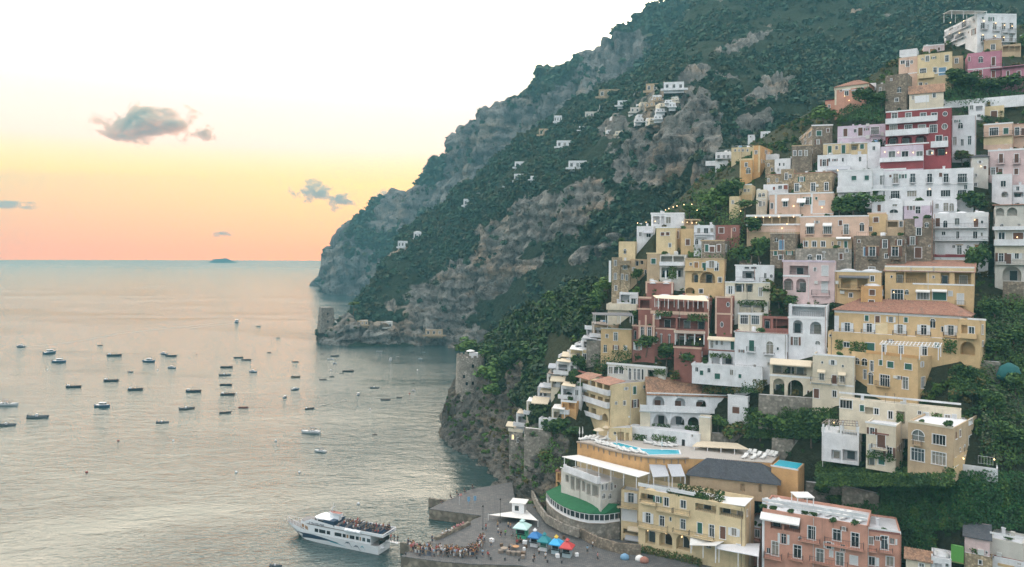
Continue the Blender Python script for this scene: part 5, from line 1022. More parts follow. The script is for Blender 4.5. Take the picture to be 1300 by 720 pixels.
# balconied yellow hotel and the terraces beside it
b_('balcony_hotel', 'Y2', 'yellow hotel with three tiers of white balconies facing the sea', (430, 76, 650, 330), 'f',
   'L@80,140,34,.33:452 495 538 582 625 x; L@172,232,30,.30:460 500 540 585 628 x; L@255,312,30,.30:462 500 545 x; A 598 312 632 360; m 425 70 655 80 t; B 395 205 645 240 w; B 440 140 650 172 w; B 440 296 600 322 w', yr=140, d=12, cat='hotel', roof='grey', stuff=0)
b_('balcony_hotel_wing', 'Y2', 'yellow hotel corner wing with cream awnings and a lit arch', (652, 150, 832, 335), 'f', 'L 662 160 690 210 x; L 722 165 775 205 x; B 718 196 780 226 w; A 705 236 772 282 i; w 818 178 838 200; B 700 278 775 300 w; n 620 135 700 160 c; n 720 148 812 172 c; l 732 250; m 720 226 832 232 w; c 780 210 800 262 y', t=12, d=12, roof='grey', stuff=0)
canopy('roof_tile_strip', 'Y2', [(432, 86), (520, 108), (530, 88), (450, 62)], .3, 'short red tiled strip roof at the left end of the balcony hotel top', 'roof', TILE, Y=(187, 183), posts=False, zref=.8)
canopy('roof_tile_strip', 'Y2', [(540, 112), (640, 140), (660, 118), (560, 96)], .3, 'longer red tiled strip roof over the balcony hotel top tier', 'roof', TILE, Y=(182, 175), posts=False, zref=.8)
b_('glass_pavilion', 'Y2', 'glazed dining pavilion with white roof at the foot of the balcony hotel', (640, 332, 762, 400), 'f', 'L 648 340 690 376 x; L 698 342 752 378 x; m 636 326 766 336; m 636 378 764 404 f', t=6, d=8, roof='flat', par=.1, stuff=0, dY=-2)
b_('ochre_gate_house', 'Y2', 'yellow gate house with dark openings between pavilion and pool', (640, 400, 780, 500), 'f', 'L 690 425 730 490 x; L 740 430 760 490 x', t=4, d=7, stuff=0, roof='flat', dY=-2)
b_('sea_pavilion', 'Y2', 'small white roofed pavilion with ochre front left of the balcony hotel', (350, 240, 438, 315), 'o', 'L 356 250 386 285 x; L 392 250 430 285 x; m 346 232 442 244; B 346 285 400 312 w', t=-20, d=8, roof='flat', par=.1, stuff=0)
b_('white_cottage', 'Y2', 'white cottage with glass wall and grey roof at the top of the lower slope steps', (285, 28, 410, 70), 'w', 'L 295 38 340 65 x; w 360 35 380 62; n 275 8 390 32 g', t=-14, d=6, stuff=0, dY=2)
b_('white_cottage', 'Y2', 'beige roofed cottage between shrubs above the white garden wall', (182, 235, 290, 300), 'c', 'L 192 248 240 285 x; w 255 250 275 280; n 178 210 280 245 c', t=-18, d=6, stuff=0)
b_('white_cottage', 'Y2', 'white pergola cottage with tan awning left of the balcony hotel', (232, 170, 330, 225), 'w', 'L 242 182 285 215 x; n 228 155 318 180 c; B 230 205 300 222 w', t=-18, d=6, stuff=0)
b_('white_cottage', 'Y2', 'small white house with brown awning on the arched stone wall', (60, 375, 150, 445), 'w', 'L 70 390 95 430 x; w 110 385 130 415; n 22 362 85 386 c', t=-24, d=6, stuff=1, roof='flat')
b_('stone_bastion', 'Y2', 'square grey stone bastion with two lit openings above the rocky shore', (30, 425, 110, 590), 'G', 'w 46 442 58 470 L; w 78 460 90 488; m 25 405 115 425 c', t=-24, d=7, stuff=0, roof='flat')
b_('white_wall_house', 'Y2', 'white garden wall house half hidden by round bushes left of the pool', (210, 345, 310, 420), 'w', 'w 240 360 255 380', t=-18, d=5, stuff=0)
# white villa
b_('white_villa', 'Y3', 'white villa with brown tiled roof and two tiers of arched terraces', (150, 196, 640, 400), 'w',
   'A 186 208 256 296 n; A 320 216 384 300 n; A 448 228 512 306 n; A 578 240 644 318 n; A 190 316 276 388; A 294 326 380 390; A 400 334 466 388; B 108 262 560 300 w; m 150 190 640 198; v 175 375 290 405; v 380 385 470 425; r 270 385 470 410 W', yr=212, d=11, roof='tileb', rh=3.6, over=.3, cat='villa', ext=6)
b_('villa_wing', 'Y3', 'white villa wing with brown shuttered window and a roof terrace party', (642, 206, 764, 362), 'w', 'c 670 272 714 312 n; A 580 245 642 300 x; >c 770 275 790 318 n; m 640 200 768 208; m 670 258 720 264', t=-14, d=9, right=820, roof='grey', stuff=0)
b_('villa_tower', 'Y3', 'square white pier at the left corner of the villa terrace', (108, 300, 168, 410), 'c', 'm 104 296 172 304', t=-8, d=3, stuff=0, dY=-3, roof='flat', cat='pier')
b_('villa_tower', 'Y3', 'square cream pier at the right of the villa terrace', (468, 335, 536, 462), 'c', 'm 464 330 540 338', t=-8, d=3, stuff=0, dY=-3, roof='flat', cat='pier')
b_('pool_wall', 'Y3', 'white retaining wall with painted dark trees behind the pool', (42, 388, 470, 545), 'w', 'v 70 440 150 480; v 180 445 330 480; c 362 470 382 530 d; w 420 440 432 455 ', yr=440, d=3, stuff=0, roof='flat', ext=3, dY=-2, cat='wall', par=.1)
canopy('bar_canopy', 'Y3', [(425, 512), (775, 530), (700, 492), (465, 478)], 2.8, 'tan flat canopy on white posts over the poolside bar', 'canopy', CLOTH['c'], Y=(178, 173), nposts=5, zref=.4)
# bottom: yellow and pink hotels
b_('yellow_hotel', 'Y7', 'pale yellow seafront hotel with three ground floor arches and grey balconies', (104, 205, 800, 610), 'f',
   'A 118 220 212 292; w 272 266 303 322; w 380 284 415 336; L 476 288 612 362; L 634 316 790 396; W 152 366 184 432 w; w 243 386 274 452; w 308 394 321 420; w 380 408 412 472; c 490 430 522 500 g; w 567 444 600 522; c 638 456 674 536 n; W 712 466 746 516 w;'
   'A 150 466 216 572; A 240 490 326 592; A 352 510 440 612; b 222 322 330 352; b 335 340 445 374; b 104 432 300 470; b 334 470 440 496; b 440 492 602 526; b 120 282 225 305; m 104 200 480 212; m 104 212 470 222; r 634 370 790 418; r 470 350 612 376; l 170 478; l 290 496; l 392 520', yr=330, d=8, cat='hotel', roof='flat', stuff=0, par=.9, dY=-1)
canopy('porch_roof', 'Y7', [(650, 300), (800, 322), (855, 268), (690, 262)], .6, 'white flat porch roof on the right end of the yellow seafront hotel', 'canopy', CLOTH['w'], Y=(155.5, 152.5), posts=False)
canopy('street_awning', 'Y7', [(440, 575), (610, 580), (690, 535), (445, 522)], 2.6, 'large white awning over the restaurant below the yellow seafront hotel', 'awning', CLOTH['w'], Y=(156, 151), nposts=3)
canopy('street_awning', 'Y7', [(620, 600), (890, 650), (898, 565), (600, 572)], 3.0, 'broad pale flat roof between yellow and pink seafront hotels', 'awning', ROOFW, Y=(152, 147), nposts=3)
b_('hotel_annex', 'Y6', 'narrow pale annex with white garage panel left of the yellow seafront hotel', (532, 282, 640, 560), 'f', 'W 572 297 606 352 w; b 515 345 640 380; c 538 386 622 456 w; n 575 488 640 506 c; n 560 540 640 560 g; L 545 505 640 535 x; L 545 560 640 610 x', t=-14, d=10, stuff=0, roof='flat')
b_('stone_front_house', 'Y6', 'stone faced ground floor with a round arch beside the green roofed veranda', (415, 248, 530, 400), 'G', 'A 420 275 475 345', t=-14, d=9, stuff=0, roof='flat')
b_('loggia_house', 'Y6', 'grey white loggia house with bare columns under the long white pergola', (190, 160, 415, 330), 'q', 'L 215 195 235 235 x; L 245 205 268 280 x; L 275 215 300 285 x; L 308 230 330 290 x; L 335 245 360 310 x; L 368 255 405 320 x; B 220 165 415 205 w; m 185 190 420 196; >w@240,280,14:428 450 480; >a@300,330,16:435 470', yr=245, d=9, dY=-7, stuff=0, roof='flat')
canopy('long_pergola', 'Y6', [(195, 88), (632, 205), (700, 182), (290, 78)], 2.8, 'long white slatted pergola along the terrace below the orange pool wall', 'pergola', CLOTH['w'], Y=(182, 165), nposts=7, thick=.15)
b_('orange_side_house', 'Y6', 'little orange brick house end beside the cliff path', (160, 175, 220, 240), 'o', 'L 170 185 195 225 x; m 158 170 224 178 t', t=-20, d=5, stuff=0, roof='edge')
canopy('dark_marquee', 'Y6', [(40, 158), (160, 178), (190, 120), (90, 112)], 3.0, 'brown stepped canopy above the cliff path left of the long pergola', 'canopy', TIMBER, Y=(203, 199), nposts=3)
canopy('terrace_sunshade', 'Y6', [(715, 205), (808, 200), (798, 160), (708, 162)], 2.5, 'pale square sunshade left of two on the hotel roof terrace', 'awning', CLOTH['g'], Y=166, nposts=2, zref=1.4)
canopy('terrace_sunshade', 'Y6', [(822, 202), (900, 200), (896, 160), (815, 162)], 2.5, 'pale square sunshade right of two on the hotel roof terrace', 'awning', CLOTH['g'], Y=165, nposts=2, zref=1.4)
b_('slate_house', 'Y7', 'big dark slate hip roof with pinkish panelled wall behind the yellow hotel', (440, 114, 1010, 262), 'n', 'L 770 175 800 225 x; L 890 180 910 230 x', yr=176, d=8, roof='slate', rh=3.0, over=.8, dY=-11, ext=.3)
b_('pink_link_house', 'Y7', 'salmon link house with white shutters between yellow and pink hotels', (805, 452, 902, 600), 'p', 'W 864 476 898 526 w; m 800 448 905 458; b 805 520 900 540', t=-14, d=9, stuff=1, roof='flat')
b_('pink_hotel', 'Y8', 'salmon pink hotel with white cornice and planted iron balconies', (65, 205, 562, 500), 'p',
   'w 280 290 316 352; w 398 306 437 358; w 485 322 522 388; L 105 252 160 304; L 168 258 245 316; w 110 362 143 428; w 213 380 250 440; w 319 398 356 460; c 383 405 399 434 w; w 413 414 450 476; c 480 430 515 470 w; b 245 340 340 362; b 360 350 545 388; b 75 412 160 440; b 188 420 260 446; b 290 440 470 470; m 65 196 562 210 w; m 65 214 562 224 w; n 60 236 245 262 w; m 65 225 76 500; r 70 290 245 316', yr=288, d=10, cat='hotel', roof='flat', stuff=0, par=.5, dY=1, ext=8)
b_('hotel_wing', 'Y8', 'salmon pink corner wing with white shutters at the right of the pink hotel', (564, 318, 720, 510), 'p', 'w 567 340 590 376; w 625 336 660 400; W 560 434 598 474 w; w 650 434 686 478; b 545 388 605 404; b 618 390 680 410; m 560 304 720 318; m 564 312 716 322 t', t=4, d=10, roof='flat', stuff=1, ext=8)
# cream house among the ivy
b_('cream_mansion', 'Y4', 'cream white upper floors of the mansion with flat roof above the ivy', (192, 150, 848, 300), 'c', 'w 195 158 262 205; L 330 200 375 236 x; w 380 205 405 238; w 455 220 480 262; L 500 222 545 285 x; c 645 228 672 268 w; w 760 240 790 300; c 800 238 822 300 w; v 690 235 742 292; v 500 235 535 280; m 192 146 848 156 w; r 340 262 560 290', yr=216, d=14, right=952, dY=-4, roof='flat', stuff=4, ext=2.5)
b_('cream_mansion_wing', 'Y4', 'worn tan wing of the mansion with arched and white lattice windows', (560, 292, 806, 560), 'N', 'a 584 322 650 378; w 694 348 764 400; w 578 422 650 488; w 690 442 766 508; b 592 370 640 402; >c 888 240 908 290 w; >w 888 350 908 395; >m 806 430 950 520 y; >a 808 470 830 515; >w 905 450 945 515; >l 850 474; >l 892 468; m 560 286 806 298 c', t=-16, d=12, right=950, dY=-6, ext=.8, roof='flat', stuff=0)
b_('cream_mansion_wing', 'Y4', 'cream left wing of the mansion with a brown balcony door', (336, 290, 496, 520), 'c', 'c 396 348 440 416 n; b 368 398 456 424; c 402 466 436 508 g; m 332 284 500 294; m 370 338 460 346 t; L 345 460 385 515; v 340 440 490 480', t=-12, d=9, right=556, dY=-6.5, ext=.8, roof='flat', stuff=0)
b_('pergola_house', 'Y4', 'white columned terrace left of the mansion with slatted roof and lamp', (98, 345, 298, 480), 'w', 'L 150 430 200 480; L 210 430 290 490; r 98 318 298 345 Wp; l 165 280', t=-6, d=8, dY=-6.5, ext=.8, stuff=0, roof='flat', par=.1)
canopy('terrace_pergola', 'Y4', [(98, 285), (298, 300), (290, 272), (130, 262)], 2.2, 'dark slatted canopy on white columns left of the mansion', 'pergola', TIMBER, Y=148, slats=12, nposts=3, postr=.2)
b_('white_terrace', 'Y4', 'white walled terrace jutting right over the ivy below the mansion', (800, 515, 1046, 560), 'w', 'r 940 465 1020 508 W; l 1026 478', t=0, d=6, stuff=0, roof='flat', ext=1.0, cat='terrace', par=.9)
# bottom right corner
b_('shed_house', 'V6', 'pinkish shed house with grey corrugated roof at the bottom right', (400, 385, 690, 580), 'k', 'm 400 570 690 580; w 640 540 665 570; k 550 515 625 575', t=0, d=5, roof='monog', rh=1.2, dY=-4)
b_('white_house', 'V6', 'white low house with cooling units at the bottom right edge', (690, 420, 1070, 620), 'q', 'k 770 550 825 590; k 640 545 690 585; m 690 350 1070 372; m 690 610 1070 622 t', t=-6, d=6, roof='flat', stuff=3, dY=-4)
b_('stone_house', 'V6', 'tan stone ground house at the very bottom right corner', (400, 585, 720, 740), 'D', 'w 560 640 600 690', t=0, d=5, roof='flat', stuff=2, dY=-4)
b_('white_house', 'V6', 'white house with ochre gable bottom right corner', (720, 630, 1100, 760), 'w', 'm 780 690 970 720 y; w 1000 650 1050 700', t=0, d=5, roof='flat', stuff=3, dY=-4)
b_('vaulted_house', 'V6', 'grey barrel roofed hut left of the green screen at the bottom', (20, 620, 250, 740), 'w', 'L 60 680 140 740 x; w 180 680 220 720', t=0, d=5, roof='vault', stuff=2, dY=-4)
b_('shed_house', 'V6', 'low tiled shed left of the barrel roofed hut at the bottom', (-270, 640, 15, 740), 'c', 'w -120 680 -60 720', t=0, d=5, roof='tileb', rh=1.2, dY=-4)
b_('green_screen', 'V6', 'bright green panelled screen wall at the bottom right', (245, 480, 392, 665), 'GRN', 'm 245 665 392 670 t', t=0, d=.6, roof='flat', stuff=0, ext=.2, par=.05, cat='screen', dY=-4)

# more of the stepped terraces down the left slope
for i, (x, y, wd, h, wl, lab) in enumerate(((655, 545, 26, 20, 'w', 'white terrace house with dark windows lowest on the left slope'), (668, 528, 24, 18, 'c', 'cream terrace house above the lowest white one on the left slope'), (682, 510, 26, 18, 'w', 'white terrace house with railings half way down the left slope'),
    (694, 492, 24, 17, 'q', 'grey white terrace house below the top steps of the left slope'), (706, 476, 26, 17, 'w', 'white terrace house at the bend of the left slope steps'), (722, 462, 26, 18, 'f', 'yellow terrace house on the upper left slope steps'), (738, 448, 28, 18, 'w', 'white terrace house with long railing on the upper left slope'), (752, 432, 28, 20, 'n', 'tan terrace house under the yellow garden house'),
    (712, 510, 26, 20, 'w', 'white house end between balcony hotel and the left slope steps'), (700, 535, 24, 16, 'c', 'cream garden house beside the sea pavilion'), (735, 500, 22, 20, 'n', 'tan house end behind the balcony hotel'))):
    b_('terrace_house', 'P', lab, (x, y - h, x + wd, y), wl, 'L %g %g %g %g xi; w %g %g %g %g; B %g %g %g %g w' % (x + 3, y - h + 4, x + wd * .55, y - h + 12, x + wd * .68, y - h + 5, x + wd * .85, y - h + 12, x - 2, y - h + 11, x + wd * .75, y - h + 16), t=-22, d=6, stuff=2, roof='grey' if i % 2 else 'flat', ext=5)
    canopy('terrace_awning', 'P', [(x + 1, y - h - 1), (x + wd * .7, y - h + 1), (x + wd * .8, y - h - 6), (x + 4, y - h - 6)], 2.3, ('beige', 'white', 'grey', 'dark')[i % 4] + ' awning over the ' + lab.split(' house')[0] + ' terrace ' + ' '.join(lab.split(' house')[1].split()[-7:]), 'awning', (CLOTH['c'], CLOTH['w'], CLOTH['g'], TIMBER)[i % 4], Y=RAWDEPTH(x + wd / 2, y) - 2.2, nposts=2)
def zp(zm, x, y): ox, oy, s = ZOOM[zm]; return ox + x / s, oy + y / s
def zpt(zm, x, y, z): return on_z(*zp(zm, x, y), z)
UP = Vector((0, 0, 1))
ZOOM.update({'A': (0, 380, 4), 'B': (260, 380, 3.272), 'F': (355, 640, 8.125), 'Q': (500, 660, 8.125), 'K': (620, 630, 8), 'V': (700, 530, 6.5), 'T': (380, 380, 5.909)})
ORANGE = plaster(COL['o'], 0.5); COPING = flat('stone_coping', (0.30, 0.24, 0.19), 0.9, var=.25)
def paving(nt, n, l, b):
    br = n.new('ShaderNodeTexBrick'); l.new(objco(nt), br.inputs['Vector']); br.inputs['Scale'].default_value = 0.55; br.inputs['Mortar Size'].default_value = .03
    br.inputs['Color1'].default_value = (.085, .085, .09, 1); br.inputs['Color2'].default_value = (.15, .145, .14, 1); br.inputs['Mortar'].default_value = (.05, .05, .05, 1)
    a = mixc(nt, rng(nt, noise(nt, .18, 5, .65), .42, .68, 0, .7), br.outputs['Color'], (.06, .06, .065)); a = mixc(nt, rng(nt, noise(nt, .9, 5, .7), .58, .7, 0, .6), a, (.20, .19, .18))
    l.new(a, b.inputs['Base Color']); b.inputs['Roughness'].default_value = .8; bump(nt, b, noise(nt, 4, 4), .4, .05)
PAVE = mat('quay_paving', paving); QUAYW = stone('quay_wall_stone', (0.22, 0.19, 0.15), .9)

# ------------------------------------------------------------------ pool terrace
ZD = 21.1
front = [on_z(x, y, ZD) for x, y in ((733, 562), (751, 565), (770, 571), (795, 577), (818, 581), (848, 583), (874, 582.5))]
tail = [on_z(x, y, ZD) for x, y in ((925, 584), (980, 588), (1000, 566), (890, 556), (800, 552), (752, 552))]
root = empty('pool_terrace', sum(front, Vector()) / 7 - UP * 4, 'curved orange pool terrace with brackets under its coping above the long pergola', 'terrace')
o_ = root.location.copy(); m = MB(o_); m.prism([p - UP * 3.4 for p in front + tail], 3.38); m.build('wall', ORANGE, root)
m = MB(o_); m.prism([p - UP * 11 for p in [q + Vector((0, .8, 0)) for q in front] + tail[2:]], 7.5); m.build('base', plaster(COL['f'], .6), root)
m = MB(o_); m.prism([p - UP * .02 for p in front + tail], .12); m.build('deck', flat('pool_deck', (.46, .42, .38), .8), root)
m = MB(o_); k = MB(o_)
for p, q in zip(front, front[1:]):
    n_ = Vector((q.y - p.y, p.x - q.x, 0)).normalized(); d_ = (q - p).normalized(); L = (q - p).length
    m.box((p + q) / 2 + UP * .22 + n_ * .1, d_ * (L / 2 + .05), n_ * .35, UP * .14)
    for i in range(int(L / 1.5)): c = p.lerp(q, (i + .5) / int(L / 1.5)); k = MB(o_); k.box(c - UP * .35 + n_ * .12, d_ * .11, n_ * .15, UP * .4); k.box(c - UP * .9 + n_ * .06, d_ * .10, n_ * .07, UP * .2); k.build('bracket', COPING, root)
m.build('coping', COPING, root)
def poolwater(nt, n, l, b):
    b.inputs['Base Color'].default_value = (.05, .42, .55, 1); b.inputs['Roughness'].default_value = .08; bump(nt, b, noise(nt, 3, 2), .15, .05)
POOLW = mat('pool_water', poolwater)
wp = [zpt('V', x, y, ZD + .12) for x, y in ((470, 205), (560, 208), (680, 238), (760, 258), (880, 262), (1060, 268), (1075, 306), (800, 312), (770, 292), (690, 268), (540, 240))]
m = MB(o_); m.prism(wp, .03); m.build('pool_water', POOLW, root)
m = MB(o_); c_ = sum(wp, Vector()) / len(wp)
for p, q in zip(wp, wp[1:] + wp[:1]): d_ = (q - p).normalized(); n_ = Vector((d_.y, -d_.x, 0)); m.box((p + q) / 2 + n_ * .2, d_ * ((q - p).length / 2 + .1), n_ * .18, UP * .06)
m.build('pool_edge', WHITEP, root)
def lounger():
    r_ = empty('sun_lounger', (0, 0, 0)); m = MB(); m.box((0, 0, .28), (.34, 0, 0), (0, .95, 0), (0, 0, .04)); 
    for x in (-.28, .28):
        for y in (-.8, .8): m.box((x, y, .12), (.03, 0, 0), (0, .03, 0), (0, 0, .12))
    m.build('frame', WHITEP, r_); m = MB(); m.box((0, -.3, .37), (.33, 0, 0), (0, .62, 0), (0, 0, .05)); m.box((0, .58, .55), (.33, 0, 0), (0, .36, .20), (0, -.03, .05)); m.build('mattress', CLOTH['w'], r_); return r_
LG = lounger(); first = [True]
def put_lounger(p, rz, label, group, s=1.25):
    if first[0]: first[0] = False; LG.location = p; LG.rotation_euler = (0, 0, rz); LG.scale = (s,) * 3; o = LG
    else: o = copy_tree(LG, p, rz, s)
    tag(o, label, 'sun lounger', group)
for x, y in ((390, 218), (420, 226), (450, 233), (480, 240), (515, 250), (572, 272), (618, 282), (680, 290), (745, 298)): put_lounger(zpt('V', x, y, ZD + .1), R(35), 'white sun lounger in the row along the curved outer edge of the pool', 'loungers along the pool edge')
for x, y in ((262, 187), (295, 183), (330, 180), (362, 186), (430, 188), (490, 185)): put_lounger(zpt('V', x, y, ZD + .1), R(-60), 'white sun lounger on the left deck before the pool', 'loungers on the left pool deck')
for x, y in ((880, 240), (920, 244), (965, 246), (1000, 240), (800, 222)): put_lounger(zpt('V', x, y - 4, ZD + .1), R(60), 'white sun lounger behind the pool by the white wall', 'loungers behind the pool')
for x, y in ((745, 596), (800, 572), (770, 570), (830, 585), (860, 598), (905, 580), (930, 585), (800, 600), (880, 575)): put_lounger(zpt('Y3', x, y - 12, ZD + .1), R(-40), 'white sun lounger on the right deck between canopy bar and small pool', 'loungers on the right pool deck')
def parasol(p, h, label, mt=CLOTH['w'], closed=True, w=1.4):
    r_ = empty('parasol', p, label, 'parasol', None); m = MB(p); m.bar(p, p + UP * h, .04, n=6); m.lathe(p, [(.3, 0), (.3, .08), (.05, .1)], 8); m.build('pole', WHITEP, r_)
    m = MB(p); m.lathe(p + UP * (h * .35 if closed else h - .55), [(.12, 0), (.2, .3), (.1, h * .5), (.03, h * .66)] if closed else [(w, 0), (w * .6, .3), (.05, .6)], 8); m.build('canopy', mt, r_); return r_
for i, (x, y) in enumerate(((232, 150), (258, 148))): tag(parasol(zpt('V', x, y + 20, ZD + .1), 2.8, 'closed white parasol at the left end of the pool deck'), group='closed parasols on the pool deck')
for x, y, lb in ((540, 245, 'beside the near pool rim'), (465, 205, 'where the pool begins on the left'), (912, 262, 'on the far side of the pool'), (380, 175, 'among the left deck loungers')): parasol(zpt('V', x, y + 6, ZD + .1), 2.9, 'closed white parasol standing ' + lb)
for x, y, lb in ((390, 125, 'left'), (465, 102, 'right')): parasol(zpt('V', x, y + 60, ZD + .1), 3.0, 'brown thatched parasol, the %s of two on the upper pool deck' % lb, CLOTH['c'], False)
r_, ff = b_('plunge_pool', 'Y7', 'small raised pool with orange wall and white rim at the right of the deck', (972, 72, 1145, 200), 'o', 'm 968 66 1150 76', t=-14, d=6, roof='flat', stuff=0, cat='pool', par=.05, dY=-9)
f0 = ff['']; zz = f0.zt + .06; m = MB(r_.location); m.prism([f0.pt(.3, zz, -.3), f0.pt(f0.W - .3, zz, -.3), f0.pt(f0.W - .3, zz, -5.5), f0.pt(.3, zz, -5.5)], .05); m.build('pool_water', POOLW, r_)

# ------------------------------------------------------------------ green roofed veranda
ev = [zpt('Y6', x, y, 8.6) for x, y in ((103, 288), (125, 318), (160, 346), (200, 370), (240, 388), (295, 404), (350, 414), (440, 416), (528, 404))]
bk = [zpt('Y6', x, y, 10.4) for x, y in ((188, 250), (215, 262), (250, 280), (285, 298), (320, 315), (360, 332), (400, 345), (455, 355), (522, 358))]
root = empty('veranda_restaurant', sum(ev, Vector()) / 9 - UP * 3, 'curved glazed veranda with a bright green roof above the quay', 'restaurant'); o_ = root.location.copy()
m = MB(o_)
for i in range(8):
    a, b, c, d_ = ev[i], ev[i + 1], bk[i + 1], bk[i]; m.poly([a, b, c, d_]); m.poly([p - UP * .12 for p in (a, b, c, d_)])
    m.poly([a, b, b - UP * .12, a - UP * .12]); m.poly([d_, c, c - UP * .12, d_ - UP * .12])
def greenroof(nt, n, l, b):
    a = mixc(nt, noise(nt, 1.2, 5, .65), (.012, .085, .035), (.03, .16, .07)); l.new(a, b.inputs['Base Color']); b.inputs['Roughness'].default_value = .95; bump(nt, b, noise(nt, 7, 4), .8, .12)
m.build('roof', mat('green_matting', greenroof), root)
m, g, ps, lw = MB(o_), MB(o_), MB(o_), MB(o_)
for i in range(8):
    a, b = ev[i], ev[i + 1]; d_ = (b - a).normalized(); n_ = Vector((d_.y, -d_.x, 0)); L = (b - a).length; c = (a + b) / 2
    m.box(c - n_ * .2 - UP * .22, d_ * (L / 2 + .02), n_ * .09, UP * .1); m.box(c - n_ * .2 - UP * 2.05, d_ * (L / 2 + .03), n_ * .12, UP * .28)
    g.box(c - n_ * .34 - UP * 1.05, d_ * (L / 2 + .05), n_ * .02, UP * .75); lw.box(c - n_ * .35 - UP * 4.3, d_ * (L / 2 + .02), n_ * .14, UP * 2.0)
    k = max(1, round(L / 1.35))
    for j in range(k): p = a.lerp(b, j / k) - n_ * .2; ps = MB(o_); ps.box(p - UP * 1.05, d_ * .07, n_ * .08, UP * .74); ps.build('window_post', WHITEP, root)
    m.box(c - n_ * .16 - UP * 1.62, d_ * (L / 2), n_ * .05, UP * .03)
m.build('wall', WHITEP, root); g.build('window', GLASSD[1], root); lw.build('base', STONEG, root)
m = MB(o_); m.prism([p - UP * 2.3 for p in ev] + [p - UP * 4.1 for p in []] + [Vector((p.x, p.y, ev[0].z - 2.3)) for p in reversed(bk)], .12); m.build('floor_slab', COPING, root)
m = MB(o_); m.prism([Vector((p.x, p.y, 4.5)) for p in bk] + [Vector((p.x, p.y + 3, 4.5)) for p in reversed(bk)], 5.7); m.build('back_wall', STONEG, root)

# ------------------------------------------------------------------ quay and jetty
ZQ = 2.6
plaza = [on_z(x, y, ZQ) for x, y in ((509, 706), (531, 693), (553, 684), (593, 666), (600, 660), (613, 655), (650, 640), (690, 640), (720, 668), (770, 682), (840, 696), (900, 708), (930, 745), (760, 745), (715, 727), (660, 718), (600, 716), (560, 713))]
m = MB(); m.prism([p - UP * .15 for p in plaza], .15); m.prism([p - UP * 4.6 for p in plaza], 4.44, 1); q_ = m.build('quay', [PAVE, QUAYW], None); tag(q_, kind='structure')
jt = [on_z(x, y, ZQ - .01) for x, y in ((545, 646), (598, 621), (650, 612), (655, 641), (613, 655))]
m = MB(); m.prism([p - UP * .15 for p in jt], .15); m.prism([p - UP * 4.6 for p in jt], 4.44, 1); tag(m.build('jetty', [PAVE, QUAYW]), kind='structure')
def ledge(name, zm, pts, z, h, w, mt, label, cat):
    p = [zpt(zm, x, y, z) for x, y in pts]; m = MB(p[0])
    for a, b in zip(p, p[1:]): d_ = (b - a).normalized(); n_ = Vector((d_.y, -d_.x, 0)); m.box((a + b) / 2 + UP * h / 2, d_ * ((b - a).length / 2 + w * .3), n_ * w / 2, UP * h / 2)
    return tag(m.build(name, mt), label, cat)
ledge('quay_wall', 'P', [(545, 646.6), (612, 655.4)], ZQ - 3.2, 3.0, .5, QUAYW, 'ochre stone front wall of the outer jetty', 'wall')
ledge('stone_bench', 'Q', [(440, 205), (560, 150), (770, 52)], ZQ, .7, .9, QUAYW, 'long low stone bench along the seaward edge of the quay', 'bench')
ledge('quay_wall', 'P', [(509, 706.5), (560, 713.5), (600, 716.5), (660, 718.5), (716, 727.5)], ZQ - 3.4, 3.2, .4, QUAYW, 'dark stained stone wall below the near edge of the quay', 'wall')
ledge('path_wall', 'Y6', [(70, 205), (95, 250), (103, 310), (125, 360), (165, 412), (240, 452), (335, 486)], 5.2, 1.3, .3, WHITEP, 'white curving parapet wall along the path under the green veranda', 'wall')
ledge('path_wall', 'Y6', [(20, 255), (25, 320), (60, 400), (110, 470), (200, 520), (290, 550)], 3.2, 2.0, .5, STONEG, 'grey stone retaining wall beside the ramp down to the quay', 'wall')
ledge('stone_wall', 'Y6', [(290, 545), (400, 605), (520, 640), (640, 650)], 2.6, 2.2, .6, STONE, 'brown rubble wall behind the kiosks below the hotel arches', 'wall')
ledge('stone_wall', 'Y6', [(640, 600), (800, 640), (950, 690), (1050, 700)], 2.6, .8, .6, STONE, 'brown rubble wall under the three arches of the seafront hotel', 'wall')
def tintcopy(o, mt):
    if len(o.material_slots): o.material_slots[0].link = 'OBJECT'; o.material_slots[0].material = mt
